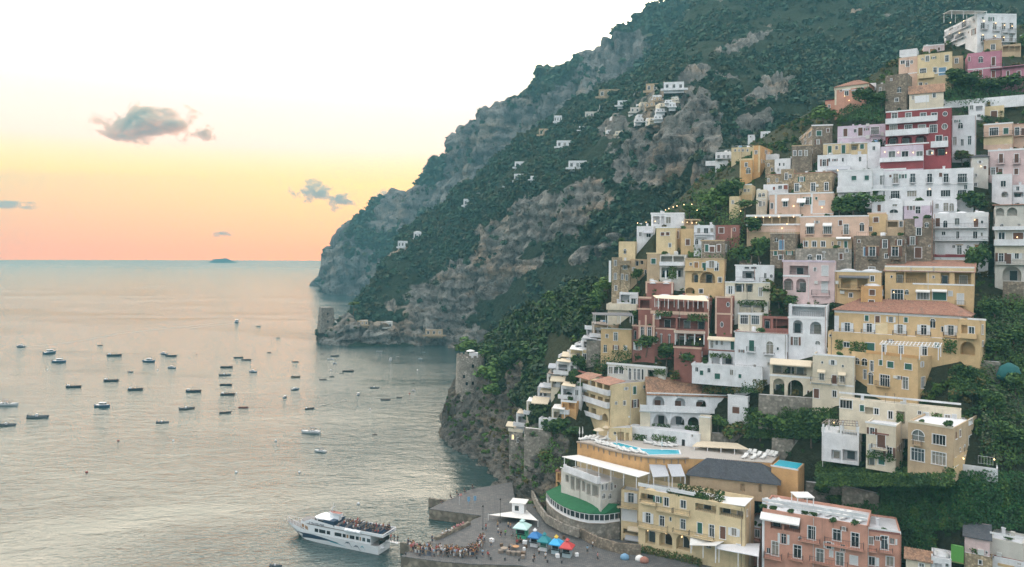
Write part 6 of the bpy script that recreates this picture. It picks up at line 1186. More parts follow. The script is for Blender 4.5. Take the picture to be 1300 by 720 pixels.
def kiosk(px, py, w, h, booth, roof, cap, label, rz=R(-20), panel=None):
    w, h = w * .9, h * .92; p = on_z(px, py, ZQ); r_ = empty('kiosk', p, label, 'kiosk'); r_.rotation_euler = (0, 0, rz); o = MB()
    X, Yv = Vector((1, 0, 0)), Vector((0, 1, 0)); a = w / 2
    o.box((0, 0, .5), X * a, Yv * a, UP * .5); 
    for x in (-1, 1):
        for y in (-1, 1): o.box((x * (a - .07), y * (a - .07), 1.0 + (h - 1) / 2), X * .07, Yv * .07, UP * (h - 1) / 2)
    o.box((0, a - .05, 1.0 + (h - 1) / 2), X * (a - .14), Yv * .05, UP * (h - 1) / 2); o.box((-a + .05, 0, 1.0 + (h - 1) / 2), X * .05, Yv * (a - .14), UP * (h - 1) / 2); o.build('booth', booth, r_)
    o = MB(); o.box((0, -a - .12, 1.03), X * (a + .05), Yv * .2, UP * .04); o.box((0, -a + .3, 1.0 + (h - 1) * .45), X * (a - .16), Yv * .02, UP * (h - 1) * .4); o.build('counter', panel or GLASSD[0], r_)
    o = MB(); b = a * 1.55; z = h - .15; tops = [Vector((x * .35 * a, y * .35 * a, z + .95)) for x, y in ((-1, -1), (1, -1), (1, 1), (-1, 1))]; e = [Vector((x * b, y * b, z)) for x, y in ((-1, -1), (1, -1), (1, 1), (-1, 1))]
    for i in range(4): j = (i + 1) % 4; o.poly([e[i], e[j], tops[j], tops[i]]); o.poly([e[i], e[j], e[j] - UP * .22, e[i] - UP * .22])
    o.poly(tops); o.poly([v - UP * .02 for v in e]); rf = o.build('roof', roof, r_)
    o = MB(); o.box((0, 0, z + 1.1), X * .3 * a, Yv * .3 * a, UP * .16); tp = Vector((0, 0, z + 1.8)); c4 = [Vector((x * .5 * a, y * .5 * a, z + 1.26)) for x, y in ((-1, -1), (1, -1), (1, 1), (-1, 1))]
    for i in range(4): o.poly([c4[i], c4[(i + 1) % 4], tp])
    o.poly(c4); o.build('roof_cap', cap, rf)
PC = lambda n, c: flat('kiosk_paint_' + n, c, .5, var=.1)
kiosk(663, 682, 2.5, 2.9, PC('green', (.06, .40, .24)), PC('mint', (.50, .70, .66)), PC('mint', (.50, .70, .66)), 'green ticket kiosk with pale mint roof beside the white sail')
kiosk(679, 693, 1.9, 2.6, PC('white', (.66, .66, .68)), PC('blue', (.03, .18, .44)), WHITEP, 'white kiosk with deep blue roof, left end of the colourful kiosk row')
kiosk(691, 698, 1.9, 2.5, PC('white', (.66, .66, .68)), PC('teal', (.02, .22, .25)), PC('teal', (.02, .22, .25)), 'white kiosk with dark teal roof between the blue roofed kiosks', panel=PAINT['g'])
kiosk(706, 702, 1.9, 2.6, PC('sky', (.40, .50, .55)), PC('bright_blue', (.05, .40, .75)), PC('yellow', (.75, .50, .06)), 'kiosk with bright sky blue roof and yellow cap')
kiosk(720, 706, 2.0, 2.5, PC('grey', (.35, .42, .45)), PC('red', (.55, .06, .06)), PC('red', (.55, .06, .06)), 'kiosk with bright red roof at the right end of the kiosk row')
p = [P(620, 653.5, 182), P(683, 661, 178), P(668, 647, 190)]; r_ = empty('shade_sail', on_z(655, 668, ZQ), 'large white triangular shade sail stretched over the quay', 'shade sail'); o_ = r_.location.copy(); m = MB(o_)
ctr = (p[0] + p[1] + p[2]) / 3 - UP * .5
for i in range(3): m.poly([p[i], p[(i + 1) % 3], ctr]); m.poly([q - UP * .03 for q in (p[i], p[(i + 1) % 3], ctr)])
m.build('canvas', CLOTH['w'], r_)
for q in p: m = MB(o_); m.bar((q.x, q.y, ZQ), q + UP * .2, .07, n=6); m.build('mast', WHITEP, r_)
r_ = empty('quay_hut', on_z(659, 651, ZQ), 'small white quay hut with pale flat roof behind the sail', 'hut'); o_ = r_.location.copy(); m = MB(o_)
m.box(o_ + UP * 1.4, (1.5, -.4, 0), (.3, 1.2, 0), UP * 1.4); m.build('wall', WHITEP, r_); m = MB(o_); m.box(o_ + UP * 2.9, (2.0, -.55, 0), (.45, 1.7, 0), UP * .1); m.build('roof', CLOTH['w'], r_); m = MB(o_); m.box(o_ + UP * 1.5 + Vector((-.6, -1.13, 0)), (.5, -.13, 0), (.01, .05, 0), UP * .6); m.build('window', GLASSD[0], r_)
def lamp_post(px, py, h, label):
    p = on_z(px, py, ZQ); r_ = empty('lamp_post', p, label, 'street lamp', None); m = MB(p); m.bar(p, p + UP * h, .07, n=6, r2=.045); m.lathe(p, [(.16, 0), (.16, .3), (.08, .4)], 8); m.build('post', IRON, r_)
    m = MB(p); m.lathe(p + UP * h, [(.05, 0), (.2, .1), (.22, .35), (.05, .5)], 8); m.build('lantern', IRON, r_)
lamp_post(613, 672, 5.2, 'dark lamp post standing at the inner corner of the jetty')
lamp_post(635, 664, 5.5, 'dark lamp post on the quay left of the white sail')
for x, y, lb in ((595, 640, 'blue signboard left of two on the outer jetty'), (603, 639, 'blue signboard right of two on the outer jetty')):
    p = on_z(x, y, ZQ); m = MB(p); m.bar(p, p + UP * 1.9, .05, n=5); m.box(p + UP * 1.3, (.35, 0, 0), (0, .03, 0), UP * .6); tag(m.build('signboard', PAINT['b']), lb, 'sign')
p = on_z(583, 641, ZQ); r_ = empty('flag', p, 'small white and red flag on a pole on the jetty', 'flag'); m = MB(p); m.bar(p, p + UP * 3, .03, n=5); m.build('pole', WHITEP, r_); m = MB(p); m.box(p + UP * 2.6 + Vector((.35, 0, 0)), (.32, .05, 0), (0, .01, 0), (0, 0, .3)); m.build('cloth', flat('flag_cloth', (.6, .25, .22), .9, var=.4), r_)
def planter(px, py, label, mt=TIMBER):
    p = on_z(px, py, ZQ); m = MB(p); m.lathe(p, [(.45, 0), (.55, .6), (.55, .75), (.48, .75)], 8); m.box(p + UP * .8, (.4, 0, 0), (0, .4, 0), UP * .03); tag(m.build('barrel', mt), label, 'barrel')
planter(646, 704, 'dark barrel on the quay left of the orange table'); planter(652, 705, 'dark barrel on the quay beside its twin'); planter(658, 705, 'dark barrel nearest the quay edge in the trio')
def table(px, py, label, c):
    p = on_z(px, py, ZQ); r_ = empty('cafe_table', p, label, 'table'); m = MB(p); m.lathe(p + UP * .74, [(.75, 0), (.75, .05), (.7, .06)], 12); m.build('table_top', c, r_)
    m = MB(p); m.bar(p, p + UP * .74, .05); m.lathe(p, [(.35, 0), (.3, .06), (.05, .08)], 10); m.build('leg', IRON, r_)
table(655, 698, 'orange wooden table on the quay near the three barrels', PAINT['o']); table(640, 700, 'grey stone table on the quay at the left of the barrels', COPING)
for i, (x, y, c, lb) in enumerate(((793, 710, PAINT['b'], 'blue covered heap on the seafront road'), (812, 712, CLOTH['w'], 'white bundle on the seafront road'), (818, 714, RED_EDGE, 'brown bundle beside the white one on the seafront road'))):
    p = on_z(x, y, ZQ); m = MB(p); m.lathe(p, [(.9, 0), (1.0, .4), (.8, .9), (.3, 1.2)], 9, squash=.7); tag(m.build('covered_bundle', c, smooth=True), lb, 'bundle')

# ------------------------------------------------------------------ towers and the far houses
p0 = P(597, 492, 280); r_ = empty('round_tower', p0, 'round grey stone watchtower among trees on the rocky point', 'tower'); m = MB(p0); zt_ = P(597, 452, 280).z - p0.z; m.lathe(p0 - UP * 6, [(5.9, 0), (5.55, 6), (5.25, 6 + zt_), (4.9, 6 + zt_), (4.9, 5.2 + zt_)], 40)
m.build('wall', stone('tower_masonry', (.33, .30, .26), 2.6), r_); m = MB(p0)
for a in np.linspace(0, 2 * math.pi, 17)[:-1]: m.box(p0 + Vector((5.05 * math.cos(a), 5.05 * math.sin(a), zt_ + .3)), Vector((-math.sin(a), math.cos(a), 0)) * .55, Vector((math.cos(a), math.sin(a), 0)) * .18, UP * .4)
m.build('battlement', STONEG, r_)
for a, z in ((-1.95, .42), (-1.35, .75), (-1.35, .22), (-1.75, .2), (-1.0, .45)):
    q = p0 + Vector((5.5 * math.cos(a), 5.5 * math.sin(a), zt_ * z)); m = MB(p0); m.box(q, Vector((-math.sin(a), math.cos(a), 0)) * .42, Vector((math.cos(a), math.sin(a), 0)) * .12, UP * .6); m.build('window', GLASSD[0], r_)
parasol(p0 + UP * (zt_ - .8), 3.2, 'white open parasol on top of the round watchtower', closed=False, w=1.8)
m = MB(p0 + UP * zt_); m.box(p0 + Vector((1.2, -1, zt_ + .3)), (1.6, 0, 0), (0, 1.2, 0), UP * 1.1); tag(m.build('roof_hut', ROOFW), 'small white hut on top of the round watchtower', 'hut')
p0 = P(414, 415, 556); r_ = empty('square_tower', p0, 'tall square tapering stone watchtower at the tip of the far point', 'tower'); k_ = 556 / F; ht = 25 * k_; m = MB(p0); a0, a1 = 13.5 * k_, 10.4 * k_; th = R(28); cs = [Vector((math.cos(th + i * math.pi / 2 + .78), math.sin(th + i * math.pi / 2 + .78), 0)) for i in range(4)]
lo = [p0 + c * a0 * 1.0 - UP * 4 for c in cs]; hi = [p0 + c * a1 + UP * ht for c in cs]
for i in range(4): j = (i + 1) % 4; m.poly([lo[i], lo[j], hi[j], hi[i]])
m.poly(hi); m.build('wall', stone('square_tower_masonry', (.24, .21, .18), 1.4), r_)
for fi, fr in ((1, (.35, .5)), (1, (.6, .3)), (2, (.5, .6)), (2, (.5, .3)), (3, (.4, .6)), (3, (.6, .35))):
    i, j = fi, (fi + 1) % 4; s_, z = fr; q = (lo[i].lerp(lo[j], s_)).lerp(hi[i].lerp(hi[j], s_), z + .15); d_ = (lo[j] - lo[i]).normalized(); n_ = Vector((d_.y, -d_.x, 0)); m = MB(p0); m.box(q, d_ * .5, n_ * .25, UP * .8); m.build('window', GLASSD[0], r_)
p0 = P(429.5, 407, 560); m = MB(p0); m.box(p0 + UP * .9, (3.6, 0, 0), (0, .8, 0), UP * .5); m.box(p0 + Vector((3.0, 0, -2.4)), (.5, 0, 0), (0, .8, 0), UP * 3.0); tag(m.build('stone_bridge', STONEG), 'small arched footbridge joining the square tower to the rock', 'bridge')
def farhouse(zm, x0, y0, x1, y1, label, w='w', T=mount, t=0, n=3, roof='flat'):
    px, py = zp(zm, (x0 + x1) / 2, y1); wd = (x1 - x0); h = y1 - y0
    f = 'w@%g,%g,%g:%s' % (y0 + h * .3, y0 + h * .75, min(wd / n * .45, h * .35), ' '.join('%g' % (x0 + wd * (i + .5) / n) for i in range(n)))
    f += ';B %g %g %g %g D' % (x0 - wd * .15, y1 - h * .14, x1 + wd * .2, y1 + h * .1)
    b_('far_house', zm, label, (x0, y0, x1, y1), w, f, t=t, d=7, stuff=0, Y=T.depth(px, py) - 4, ext=2, roof=roof)
for a in (('M', 200, 535, 262, 562, 'white villa on the mountain, directly above the three windowed one'), ('M', 245, 612, 315, 642, 'white three windowed villa on the cliff top left of the town'), ('M', 285, 480, 340, 498, 'long low white house on the mountain slope under the pine belt'),
          ('M', 432, 382, 508, 404, 'long white house below the mountain hamlet'), ('M', 608, 312, 685, 342, 'largest white house at the right end of the mountain hamlet'), ('M', 565, 362, 600, 380, 'small bright house just below the largest mountain hamlet house'),
          ('M', 190, 440, 220, 466, 'little white house at the left of the mountain hamlet'), ('M', 132, 490, 188, 516, 'beige stone house left of the long low mountain house', 'n'), ('M', 40, 615, 95, 640, 'white house in the upper left cluster above the sea cliff'), ('M', 38, 662, 82, 692, 'white square house in the lower left cluster above the sea cliff'),
          ('M', 100, 670, 165, 686, 'low white terrace house right of the square cliff house'), ('M', 308, 425, 360, 450, 'grey roofed house among trees in the mountain hamlet', 'q'), ('M', 362, 398, 402, 422, 'pale house beside the long white hamlet house', 'q'), ('M', 480, 408, 535, 430, 'terraced pale house under the long white hamlet house', 'q'),
          ('M', 540, 318, 610, 350, 'stone house joined to the largest hamlet house', 'n'), ('M', 265, 460, 302, 474, 'tiny cream house under the grey roofed hamlet house', 'c'), ('M', 360, 340, 440, 372, 'old stone terrace house at the top of the mountain hamlet', 'D'), ('M', 0, 694, 42, 712, 'lowest white house of the left cliff cluster'),
          ('N', 300, 350, 330, 370, 'white house at the left tip of the dark wooded spur'), ('N', 348, 322, 372, 346, 'white domed house right of the spur tip house', 'w', mount, 0, 2, 'vault'), ('N', 500, 222, 540, 244, 'white house with terrace high on the wooded spur'), ('N', 540, 204, 562, 214, 'thin white house right of the terrace house on the spur'),
          ('T', 592, 170, 700, 214, 'pale house with white window band above the far point cliffs', 'q'), ('T', 435, 160, 515, 196, 'low stone house with pale roof beside the square tower', 'n'), ('T', 945, 225, 1075, 272, 'grey terrace house low on the far bay cliffs', 'n')):
    farhouse(*a)
farhouse('M', 772, 54, 826, 86, 'lonely ruined stone house high on the mountain', 'D', far, 0, 4)
for a in (('X3', 75, 52, 120, 66, 'left short white wall on the dark hillside road above town'), ('X3', 200, 40, 262, 54, 'middle white wall on the dark hillside road above town'), ('X3', 268, 36, 325, 50, 'right white wall on the dark hillside road above town')):
    b_('road_wall', a[0], a[5], a[1:5], 'w', '', d=1.0, stuff=0, Y=mount.depth(*zp('X3', a[1], a[4])) - 5, cat='wall', par=.1, ext=1)

# ------------------------------------------------------------------ retaining walls, ivy and gardens
def rwall(zm, box, label, w='G', t=0, yr=None, d=1.2, ext=5, dY=0): return b_('stone_wall', zm, label, box, w, '', t=t, yr=yr, d=d, roof='flat', stuff=0, par=.04, ext=ext, dY=dY, cat='wall')
rwall('Y8', (270, 82, 440, 175), 'grey stone retaining wall stepping behind the pink hotel roof, upper part', yr=100)
rwall('Y8', (440, 100, 615, 195), 'grey stone retaining wall right part above the pink hotel terrace', yr=140)
rwall('Y3', (545, 432, 910, 545), 'long weathered stone garden wall behind the poolside bar', dY=2, yr=448)
rwall('Y3', (910, 462, 1185, 600), 'weathered stone garden wall right of the poolside bar', yr=485, dY=1)
rwall('Y3', (830, 210, 1240, 290), 'stone terrace wall carrying the cream arcade house', dY=-1)
rwall('Y1', (880, 545, 1016, 580), 'pale stone terrace wall right of the yellow corner wing')
rwall('Z6', (830, 565, 960, 650), 'rubble terrace wall below the right edge white house', 'S')
rwall('Z1', (530, 690, 1110, 720), 'white garden wall with pillars under the dark hedge at the top right', 'w', d=.6, ext=2)
rwall('Z4', (858, 330, 935, 420), 'dark stone terrace wall in the garden gap left of the stone cube', 'S')
rwall('Y2', (120, 410, 330, 620), 'tall grey rock retaining wall under the white garden house', 'G', t=-20, dY=1)
def surf(px, py, lift=0.0): return P(px, py, RAWDEPTH(px, py) - lift)
def patch(px0, px1, py0, py1, lift=.3, st=8):
    xs = np.linspace(px0, px1, max(2, int((px1 - px0) / st) + 1)); ys = np.linspace(py1, py0, max(2, int((py1 - py0) / st) + 1))
    return [[surf(a, c, lift), surf(b, c, lift), surf(b, d_, lift), surf(a, d_, lift)] for a, b in zip(xs, xs[1:]) for c, d_ in zip(ys, ys[1:])]
IVY = [LEAF[0], LEAF[0], leafmat('ivy_leaves', (.018, .065, .022), (.045, .13, .04), .3), LEAF[1]]
leaf_panel('ivy', patch(1118, 1330, 598, 672, .8) + patch(1118, 1188, 672, 712, .8), 1.0, 24000, .17, IVY, kind='stuff')
leaf_panel('ivy', patch(1072, 1130, 640, 690, .6), .6, 2500, .17, IVY, kind='stuff')
leaf_panel('hedge_foliage', patch(1036, 1215, 586, 614, 1.2), .8, 5500, .18, [LEAF[0], LEAF[1], LEAF[0]], kind='stuff')
leaf_panel('hedge_foliage', patch(945, 1062, 518, 556, 1.2), 1.5, 6500, .18, [LEAF[0], LEAF[1], LEAF[0]], kind='stuff')
leaf_panel('hedge_foliage', patch(1246, 1340, 375, 590, .5), 1.3, 11000, .2, [LEAF[0], LEAF[1], LEAF[0], LEAF[3]], kind='stuff')
leaf_panel('hedge_foliage', patch(1206, 1250, 468, 500, .8), 1.0, 2500, .2, [LEAF[0], LEAF[1], LEAF[0], LEAF[4]], kind='stuff')
leaf_panel('hedge_foliage', patch(880, 945, 240, 330, .8), 1.2, 4500, .22, [LEAF[0], LEAF[1], LEAF[0]], kind='stuff')
leaf_panel('ivy', patch(1066, 1122, 133, 153, .8), .8, 3000, .2, IVY, kind='stuff')
leaf_panel('hedge_foliage', patch(1200, 1310, 96, 130, .8), 1.0, 4000, .2, IVY, kind='stuff')
leaf_panel('ivy', patch(652, 720, 545, 600, .5), .9, 4500, .2, [LEAF[1], LEAF[2], LEAF[0]], kind='stuff')
leaf_panel('hedge_foliage', patch(752, 800, 420, 470, .5), .9, 1800, .2, [LEAF[0], LEAF[1]], kind='stuff')

f0 = FACES['pale yellow seafront hotel with three ground floor arches and grey balconies']['']; zt_ = f0.zt
for u0, u1, o_, lb in ((.28, .62, -.5, 'planted hedge along the roof edge of the pale yellow seafront hotel'), (.36, .80, -1.6, 'tall planting under the pergola on the pale yellow seafront hotel roof')):
    a, b = f0.pt(f0.W * u0, zt_ - .6, o_), f0.pt(f0.W * u1, zt_ - .6, o_); h_ = UP * (1.5 if o_ > -1 else 2.6); leaf_panel('planted_hedge', [[a, b, b + h_, a + h_]], .5, 900, .2, [LEAF[1], LEAF[0], LEAF[4]], lb, 'hedge')

leaf_panel('vine_pergola', patch(893, 968, 482, 499, 1.6), .7, 1500, .18, [LEAF[1], LEAF[0], LEAF[4]], 'vine covered terrace below the low white front house with teal shutters', 'plant')

f0 = FACES['pale yellow seafront hotel with three ground floor arches and grey balconies']['']
a, b = f0.pt(0, 1.6, .9), f0.pt(f0.W * .62, 1.6, .9); leaf_panel('planted_hedge', [[a, b, b + UP * 2.6, a + UP * 2.6]], .5, 1300, .2, [LEAF[0], LEAF[1], LEAF[4], LEAF[0]], 'low shrubs along the foot of the pale yellow seafront hotel', 'hedge')

leaf_panel('hedge_foliage', patch(1036, 1212, 601, 617, 8.0), 1.0, 5500, .18, [LEAF[0], LEAF[1], LEAF[0]], kind='stuff')
leaf_panel('hedge_foliage', patch(1036, 1212, 594, 606, 5.0), .8, 3500, .18, [LEAF[0], LEAF[1], LEAF[0]], kind='stuff')
# ------------------------------------------------------------------ trees one can tell apart
for k, x, y, h, lb, *w in [
    ('pine', 448, 398, 15, 'umbrella pine leaning over the rock beside the square tower', 1.3), ('bright', 592, 452, 24, 'light green tree just left above the round watchtower', 1.1),
    ('bright', 628, 492, 36, 'yellow green tree right of the round watchtower', 1.2), ('bright', 632, 505, 24, 'lower spreading bright tree below the watchtower trees', 1.5), ('broad', 622, 462, 26, 'rounded tree behind the round watchtower', 1.2), ('bright', 700, 388, 18, 'light green tree on the dark slope left of the town', 1.4),
    ('dark', 645, 478, 32, 'dark tree right of the watchtower trees on the slope', 1.2), ('dark', 668, 470, 34, 'dark rounded tree on the slope above the white cottages', 1.2), ('bright', 768, 372, 20, 'bright green tree against the left edge stone house', 1.3), ('dark', 757, 398, 30, 'dark tree below the bright one at the town left edge', 1.1),
    ('pine', 945, 287, 34, 'dark flat topped tree beside the lamps of the restaurant terrace', .8), ('bright', 1046, 158, 24, 'bright green tree under the terracotta villa', 1.3), ('bright', 908, 270, 30, 'light green tree on the slope left of the lemon yellow house', 1.0), ('broad', 894, 284, 24, 'green tree by the lamp lit road at the town left edge', 1.2), ('dark', 925, 262, 34, 'dark green tree below the ochre house', 1.3), ('broad', 876, 276, 18, 'small tree beside the dark timber terrace bar', 1.3),
    ('dark', 1098, 136, 24, 'dark round tree right of the terracotta villa', 1.4), ('dark', 1118, 138, 20, 'dark tree touching the grey stone arch house', 1.3), ('dark', 1078, 118, 14, 'small tree in front of the terracotta villa windows', 1.2), ('dark', 1212, 112, 24, 'dark tree below the magenta house, left end of the hedge', 1.6), ('dark', 1232, 116, 22, 'dark tree in the middle of the hedge below the magenta house', 1.6), ('broad', 1256, 120, 22, 'dark tree at the right of the hedge below the pink terrace', 1.6), ('broad', 1285, 118, 26, 'tree at the right edge below the pink terrace house', 1.2), ('bush', 1310, 60, 22, 'green bush at the right edge under the white house', 1),
    ('dark', 1085, 274, 28, 'dark green ivy clad tree below the bright green shuttered house', 1.7), ('dark', 1066, 272, 22, 'dark shrub tree right of the peach palazzo corner', 1.2), ('dark', 1110, 250, 10, 'little vine tree by the white scalloped house', 1.5), ('dark', 1236, 270, 26, 'dark green tree beside the white three storey terrace house roof', 1.5), ('dark', 1238, 352, 38, 'tall dark tree right of the upper yellow hotel roof', .9), ('dark', 1247, 335, 30, 'dark tree in the gap beside the white three storey house', .8), ('dark', 1195, 202, 12, 'dark bush on the red hotel arch terrace', 1.6), ('rust', 1222, 203, 12, 'rusty bush right of the red hotel arch terrace', 1.6),
    ('broad', 820, 448, 24, 'green tree at the foot of the narrow terracotta house', 1.3), ('dark', 846, 460, 24, 'dark tree left below the red restaurant', 1.3), ('dark', 870, 472, 26, 'dark tree in front of the red restaurant base wall', 1.3), ('rust', 860, 482, 14, 'rusty shrub by the conservatory', 1.4), ('dark', 735, 472, 20, 'dark tree left of the balcony hotel top', 1.2), ('dark', 728, 492, 22, 'dark tree between the cottage steps and the balcony hotel', 1),
    ('broad', 745, 402, 16, 'green tree on the canopied left terrace', 1.5), ('broad', 808, 360, 20, 'hanging green tree on the glazed terrace house', .8), ('dark', 955, 298, 22, 'dark garden tree below the restaurant terrace', 1.8), ('dark', 965, 330, 28, 'dark tree in the garden gap left of the stone cube', 1.2), ('dark', 945, 340, 26, 'dark tree right of the worn brown stone house', 1.1),
    ('broad', 965, 552, 34, 'green tree in the villa garden, next to the villa wing', 1.1), ('broad', 985, 558, 36, 'green tree in the middle of the villa garden', 1.1), ('dark', 1008, 556, 32, 'dark tree in the villa garden right of the middle', 1.2), ('dark', 1030, 560, 36, 'tall dark tree at the right end of the villa garden', 1.1), ('broad', 1050, 552, 30, 'green tree between villa garden and mansion', 1), ('rust', 925, 556, 18, 'rusty shrub below the villa wing window', 1.3), ('broad', 912, 548, 22, 'green shrub tree under the villa wing', 1.1), ('rust', 938, 552, 16, 'rusty flowering shrub left of the villa garden', 1.3),
    ('palm', 905, 500, 20, 'slim cypress left of the villa roof terrace', 1.3), ('rust', 990, 386, 20, 'rust leaved tree beside the lilac and pink house', 1.2), ('broad', 1000, 392, 18, 'green shrub tree under the two pink arches', 1.8), ('rust', 978, 372, 18, 'brownish creeper tree at the corner of the lilac and pink house', 1),
    ('broad', 1060, 600, 15, 'green tree at the left end of the mansion garden', 1.4), ('broad', 1085, 606, 15, 'green tree below the mansion pergola', 1.4), ('dark', 1110, 610, 15, 'dark tree below the cream left mansion wing', 1.4), ('broad', 1135, 612, 15, 'tree in front of the worn tan mansion wing', 1.4), ('dark', 1160, 616, 15, 'dark tree under the tan wing windows', 1.4), ('dark', 1185, 618, 15, 'dark tree left of the white walled terrace', 1.3), ('broad', 1075, 585, 22, 'vine covered tree on the mansion left terrace', 1.6),
    ('dark', 1226, 484, 20, 'dark tree right of the lower yellow house', 1.6), ('dark', 1262, 525, 28, 'dark tree on the terrace beside the mansion roof', 1.2), ('broad', 1262, 452, 24, 'green tree on the right hand terraces below the corner wing', 1.5), ('broad', 1285, 440, 24, 'green tree high on the right hand terraces', 1.4), ('dark', 1260, 405, 24, 'dark bush tree under the rubble terrace wall', 1.5), ('dark', 1288, 500, 26, 'dark tree beside the teal net', 1.3), ('dark', 1280, 566, 28, 'dark tree right of the mansion', 1.3), ('broad', 1296, 570, 28, 'green tree at the right edge above the ivy', 1.2),
    ('dark', 1042, 632, 18, 'dark shrub tree on the wall left of the pink hotel roof', 1.6), ('broad', 1060, 644, 16, 'green shrub behind the pink hotel gazebo', 1.8), ('bright', 1098, 657, 12, 'bright bush at the right end of the pink hotel roof', 1.5), ('dark', 990, 620, 20, 'dark conifer right of the slate roof', 1), ('broad', 1008, 616, 16, 'green bush between slate roof and stone wall', 1.2),
    ('bush', 712, 545, 16, 'round clipped bush on the upper left pool deck', 1.4), ('bush', 728, 552, 12, 'round bush next to the clipped one by the pool', 1.3), ('dark', 700, 556, 22, 'dark round tree by the white garden wall', 1.4), ('broad', 685, 562, 20, 'green tree hanging over the grey rock wall', 1.3), ('dark', 760, 666, 18, 'dark tree mass beneath the green veranda end', 2.0), ('broad', 790, 668, 18, 'green bush under the garage panel annex', 1.4),
    ('bush', 700, 640, 14, 'green bush on the rock left of the green veranda', 1.4), ('broad', 672, 616, 14, 'small bush on the cliff above the white hut', 1.5), ('rust', 690, 585, 14, 'rusty bush beside the brown stepped canopy', 1.5)]:
    tree(k, x, y, h, lb, wide=(w[0] if w else 1))
p = surf(1281, 478, 1.0); m = MB(p); m.lathe(p - UP * .6, [(2.4, 0), (2.6, .8), (1.9, 2.6), (.4, 3.4)], 10, squash=.6); tag(m.build('netted_heap', flat('teal_netting', (.01, .10, .10), .8), smooth=True), 'dark teal netted heap on the right hand terraces', 'net')
# pink hotel roof terrace
f0 = P(1010, 655, 150); zr = None
r_ = [o for o in bpy.data.objects if o.name == 'pink_hotel'][0]; zr = [v for v in BUILDINGS if v[0] == 'pink_hotel'][0]
pk = [o for o in bpy.data.objects if o.get('label', '').startswith('salmon pink hotel with')][0]
ztop = max((pk.location + Vector(c)).z for c in pk.children[0].bound_box) if pk.children else 20
ztop = max(max((o.location + pk.location + Vector(c)).z for c in o.bound_box) for o in pk.children if o.name.startswith('wall')) - .48
for x, y, rz in ((160, 185, 30), (140, 195, 30), (330, 235, -50), (380, 240, -50), (450, 255, -50), (430, 240, -50), (470, 245, -40), (530, 270, -50), (100, 185, 20)): put_lounger(zpt('Y8', x, y, ztop + .02), R(rz), 'white sun lounger on the pink hotel roof terrace', 'loungers on the pink hotel roof')
p = zpt('Y8', 255, 205, ztop); r_ = empty('gazebo', p, 'white square gazebo with curtains on the pink hotel roof', 'gazebo'); m = MB(p)
for x in (-1.6, 1.6):
    for y in (-1.6, 1.6): q = MB(p); q.box(p + Vector((x, y, 1.3)), (.08, 0, 0), (0, .08, 0), UP * 1.3); q.build('post', WHITEP, r_)
m.box(p + UP * 2.7, (1.8, 0, 0), (0, 1.8, 0), UP * .1); m.build('canopy', CLOTH['w'], r_)
for i, (x, y) in enumerate(((75, 205), (120, 212), (200, 228), (265, 232), (310, 240), (400, 268), (500, 280))): tree('bush', *zp('Y8', x, y + 6), 8, 'potted shrub along the pink hotel roof edge', Y=zpt('Y8', x, y + 6, ztop).y, group='potted shrubs on the pink hotel roof')

# ------------------------------------------------------------------ boats
HULLS = {}
def hull_mesh(L, B, H, sheer=.35, bow=1.0, stern=.75, n=12, open_=True, thick=.08):
    """lofted hull with inner skin and deck; x forward"""
    m = MB(); xs = np.linspace(-.5, .5, n); prof = []
    for x in xs:
        t = x + .5; w = (stern + (1 - stern) * min(1, t / .45)) if t < .45 else math.cos((t - .45) / .55 * math.pi / 2) ** .75
        w = max(w, .02) * B / 2; z = H * (1 + sheer * max(0, t - .4) ** 2 * 2.2); prof.append((x * L + (t ** 3) * .0, w, z))
    rows = []
    for x, w, z in prof:
        rk = .10 * L * max(0, (x / L + .5 - .75)) * 2
        rows.append([(x + rk, w, z), (x + rk * .5, w * .92, z * .45), (x, w * .62, -.12 * H), (x, 0, -.25 * H), (x, -w * .62, -.12 * H), (x + rk * .5, -w * .92, z * .45), (x + rk, -w, z)])
    for a, b in zip(rows, rows[1:]):
        for i in range(6): m.poly([a[i], b[i], b[i + 1], a[i + 1]], 0)
    m.poly(rows[0], 0); fz = .35 if open_ else .92
    for a, b in zip(rows, rows[1:]):
        k = .86
        ia = [(a[0][0], a[0][1] * k, a[0][2]), (a[0][0], a[0][1] * k * .9, a[0][2] * fz), (a[0][0], -a[0][1] * k * .9, a[0][2] * fz), (a[0][0], -a[0][1] * k, a[0][2])]
        ib = [(b[0][0], b[0][1] * k, b[0][2]), (b[0][0], b[0][1] * k * .9, b[0][2] * fz), (b[0][0], -b[0][1] * k * .9, b[0][2] * fz), (b[0][0], -b[0][1] * k, b[0][2])]
        m.poly([a[0], b[0], ib[0], ia[0]], 1); m.poly([a[6], b[6], ib[3], ia[3]], 1)
        for i in range(3): m.poly([ia[i], ib[i], ib[i + 1], ia[i + 1]], 1)
    return m
DARKH = flat('dark_hull_paint', (.035, .05, .075), .45); BLUEH = flat('blue_hull_paint', (.05, .11, .18), .45); WOODH = flat('varnished_wood', (.12, .07, .04), .5); WHITEH = flat('white_hull_paint', (.55, .56, .58), .4); GREYH = flat('grey_hull_paint', (.16, .18, .20), .5); REDH = flat('red_hull_paint', (.22, .05, .04), .5)
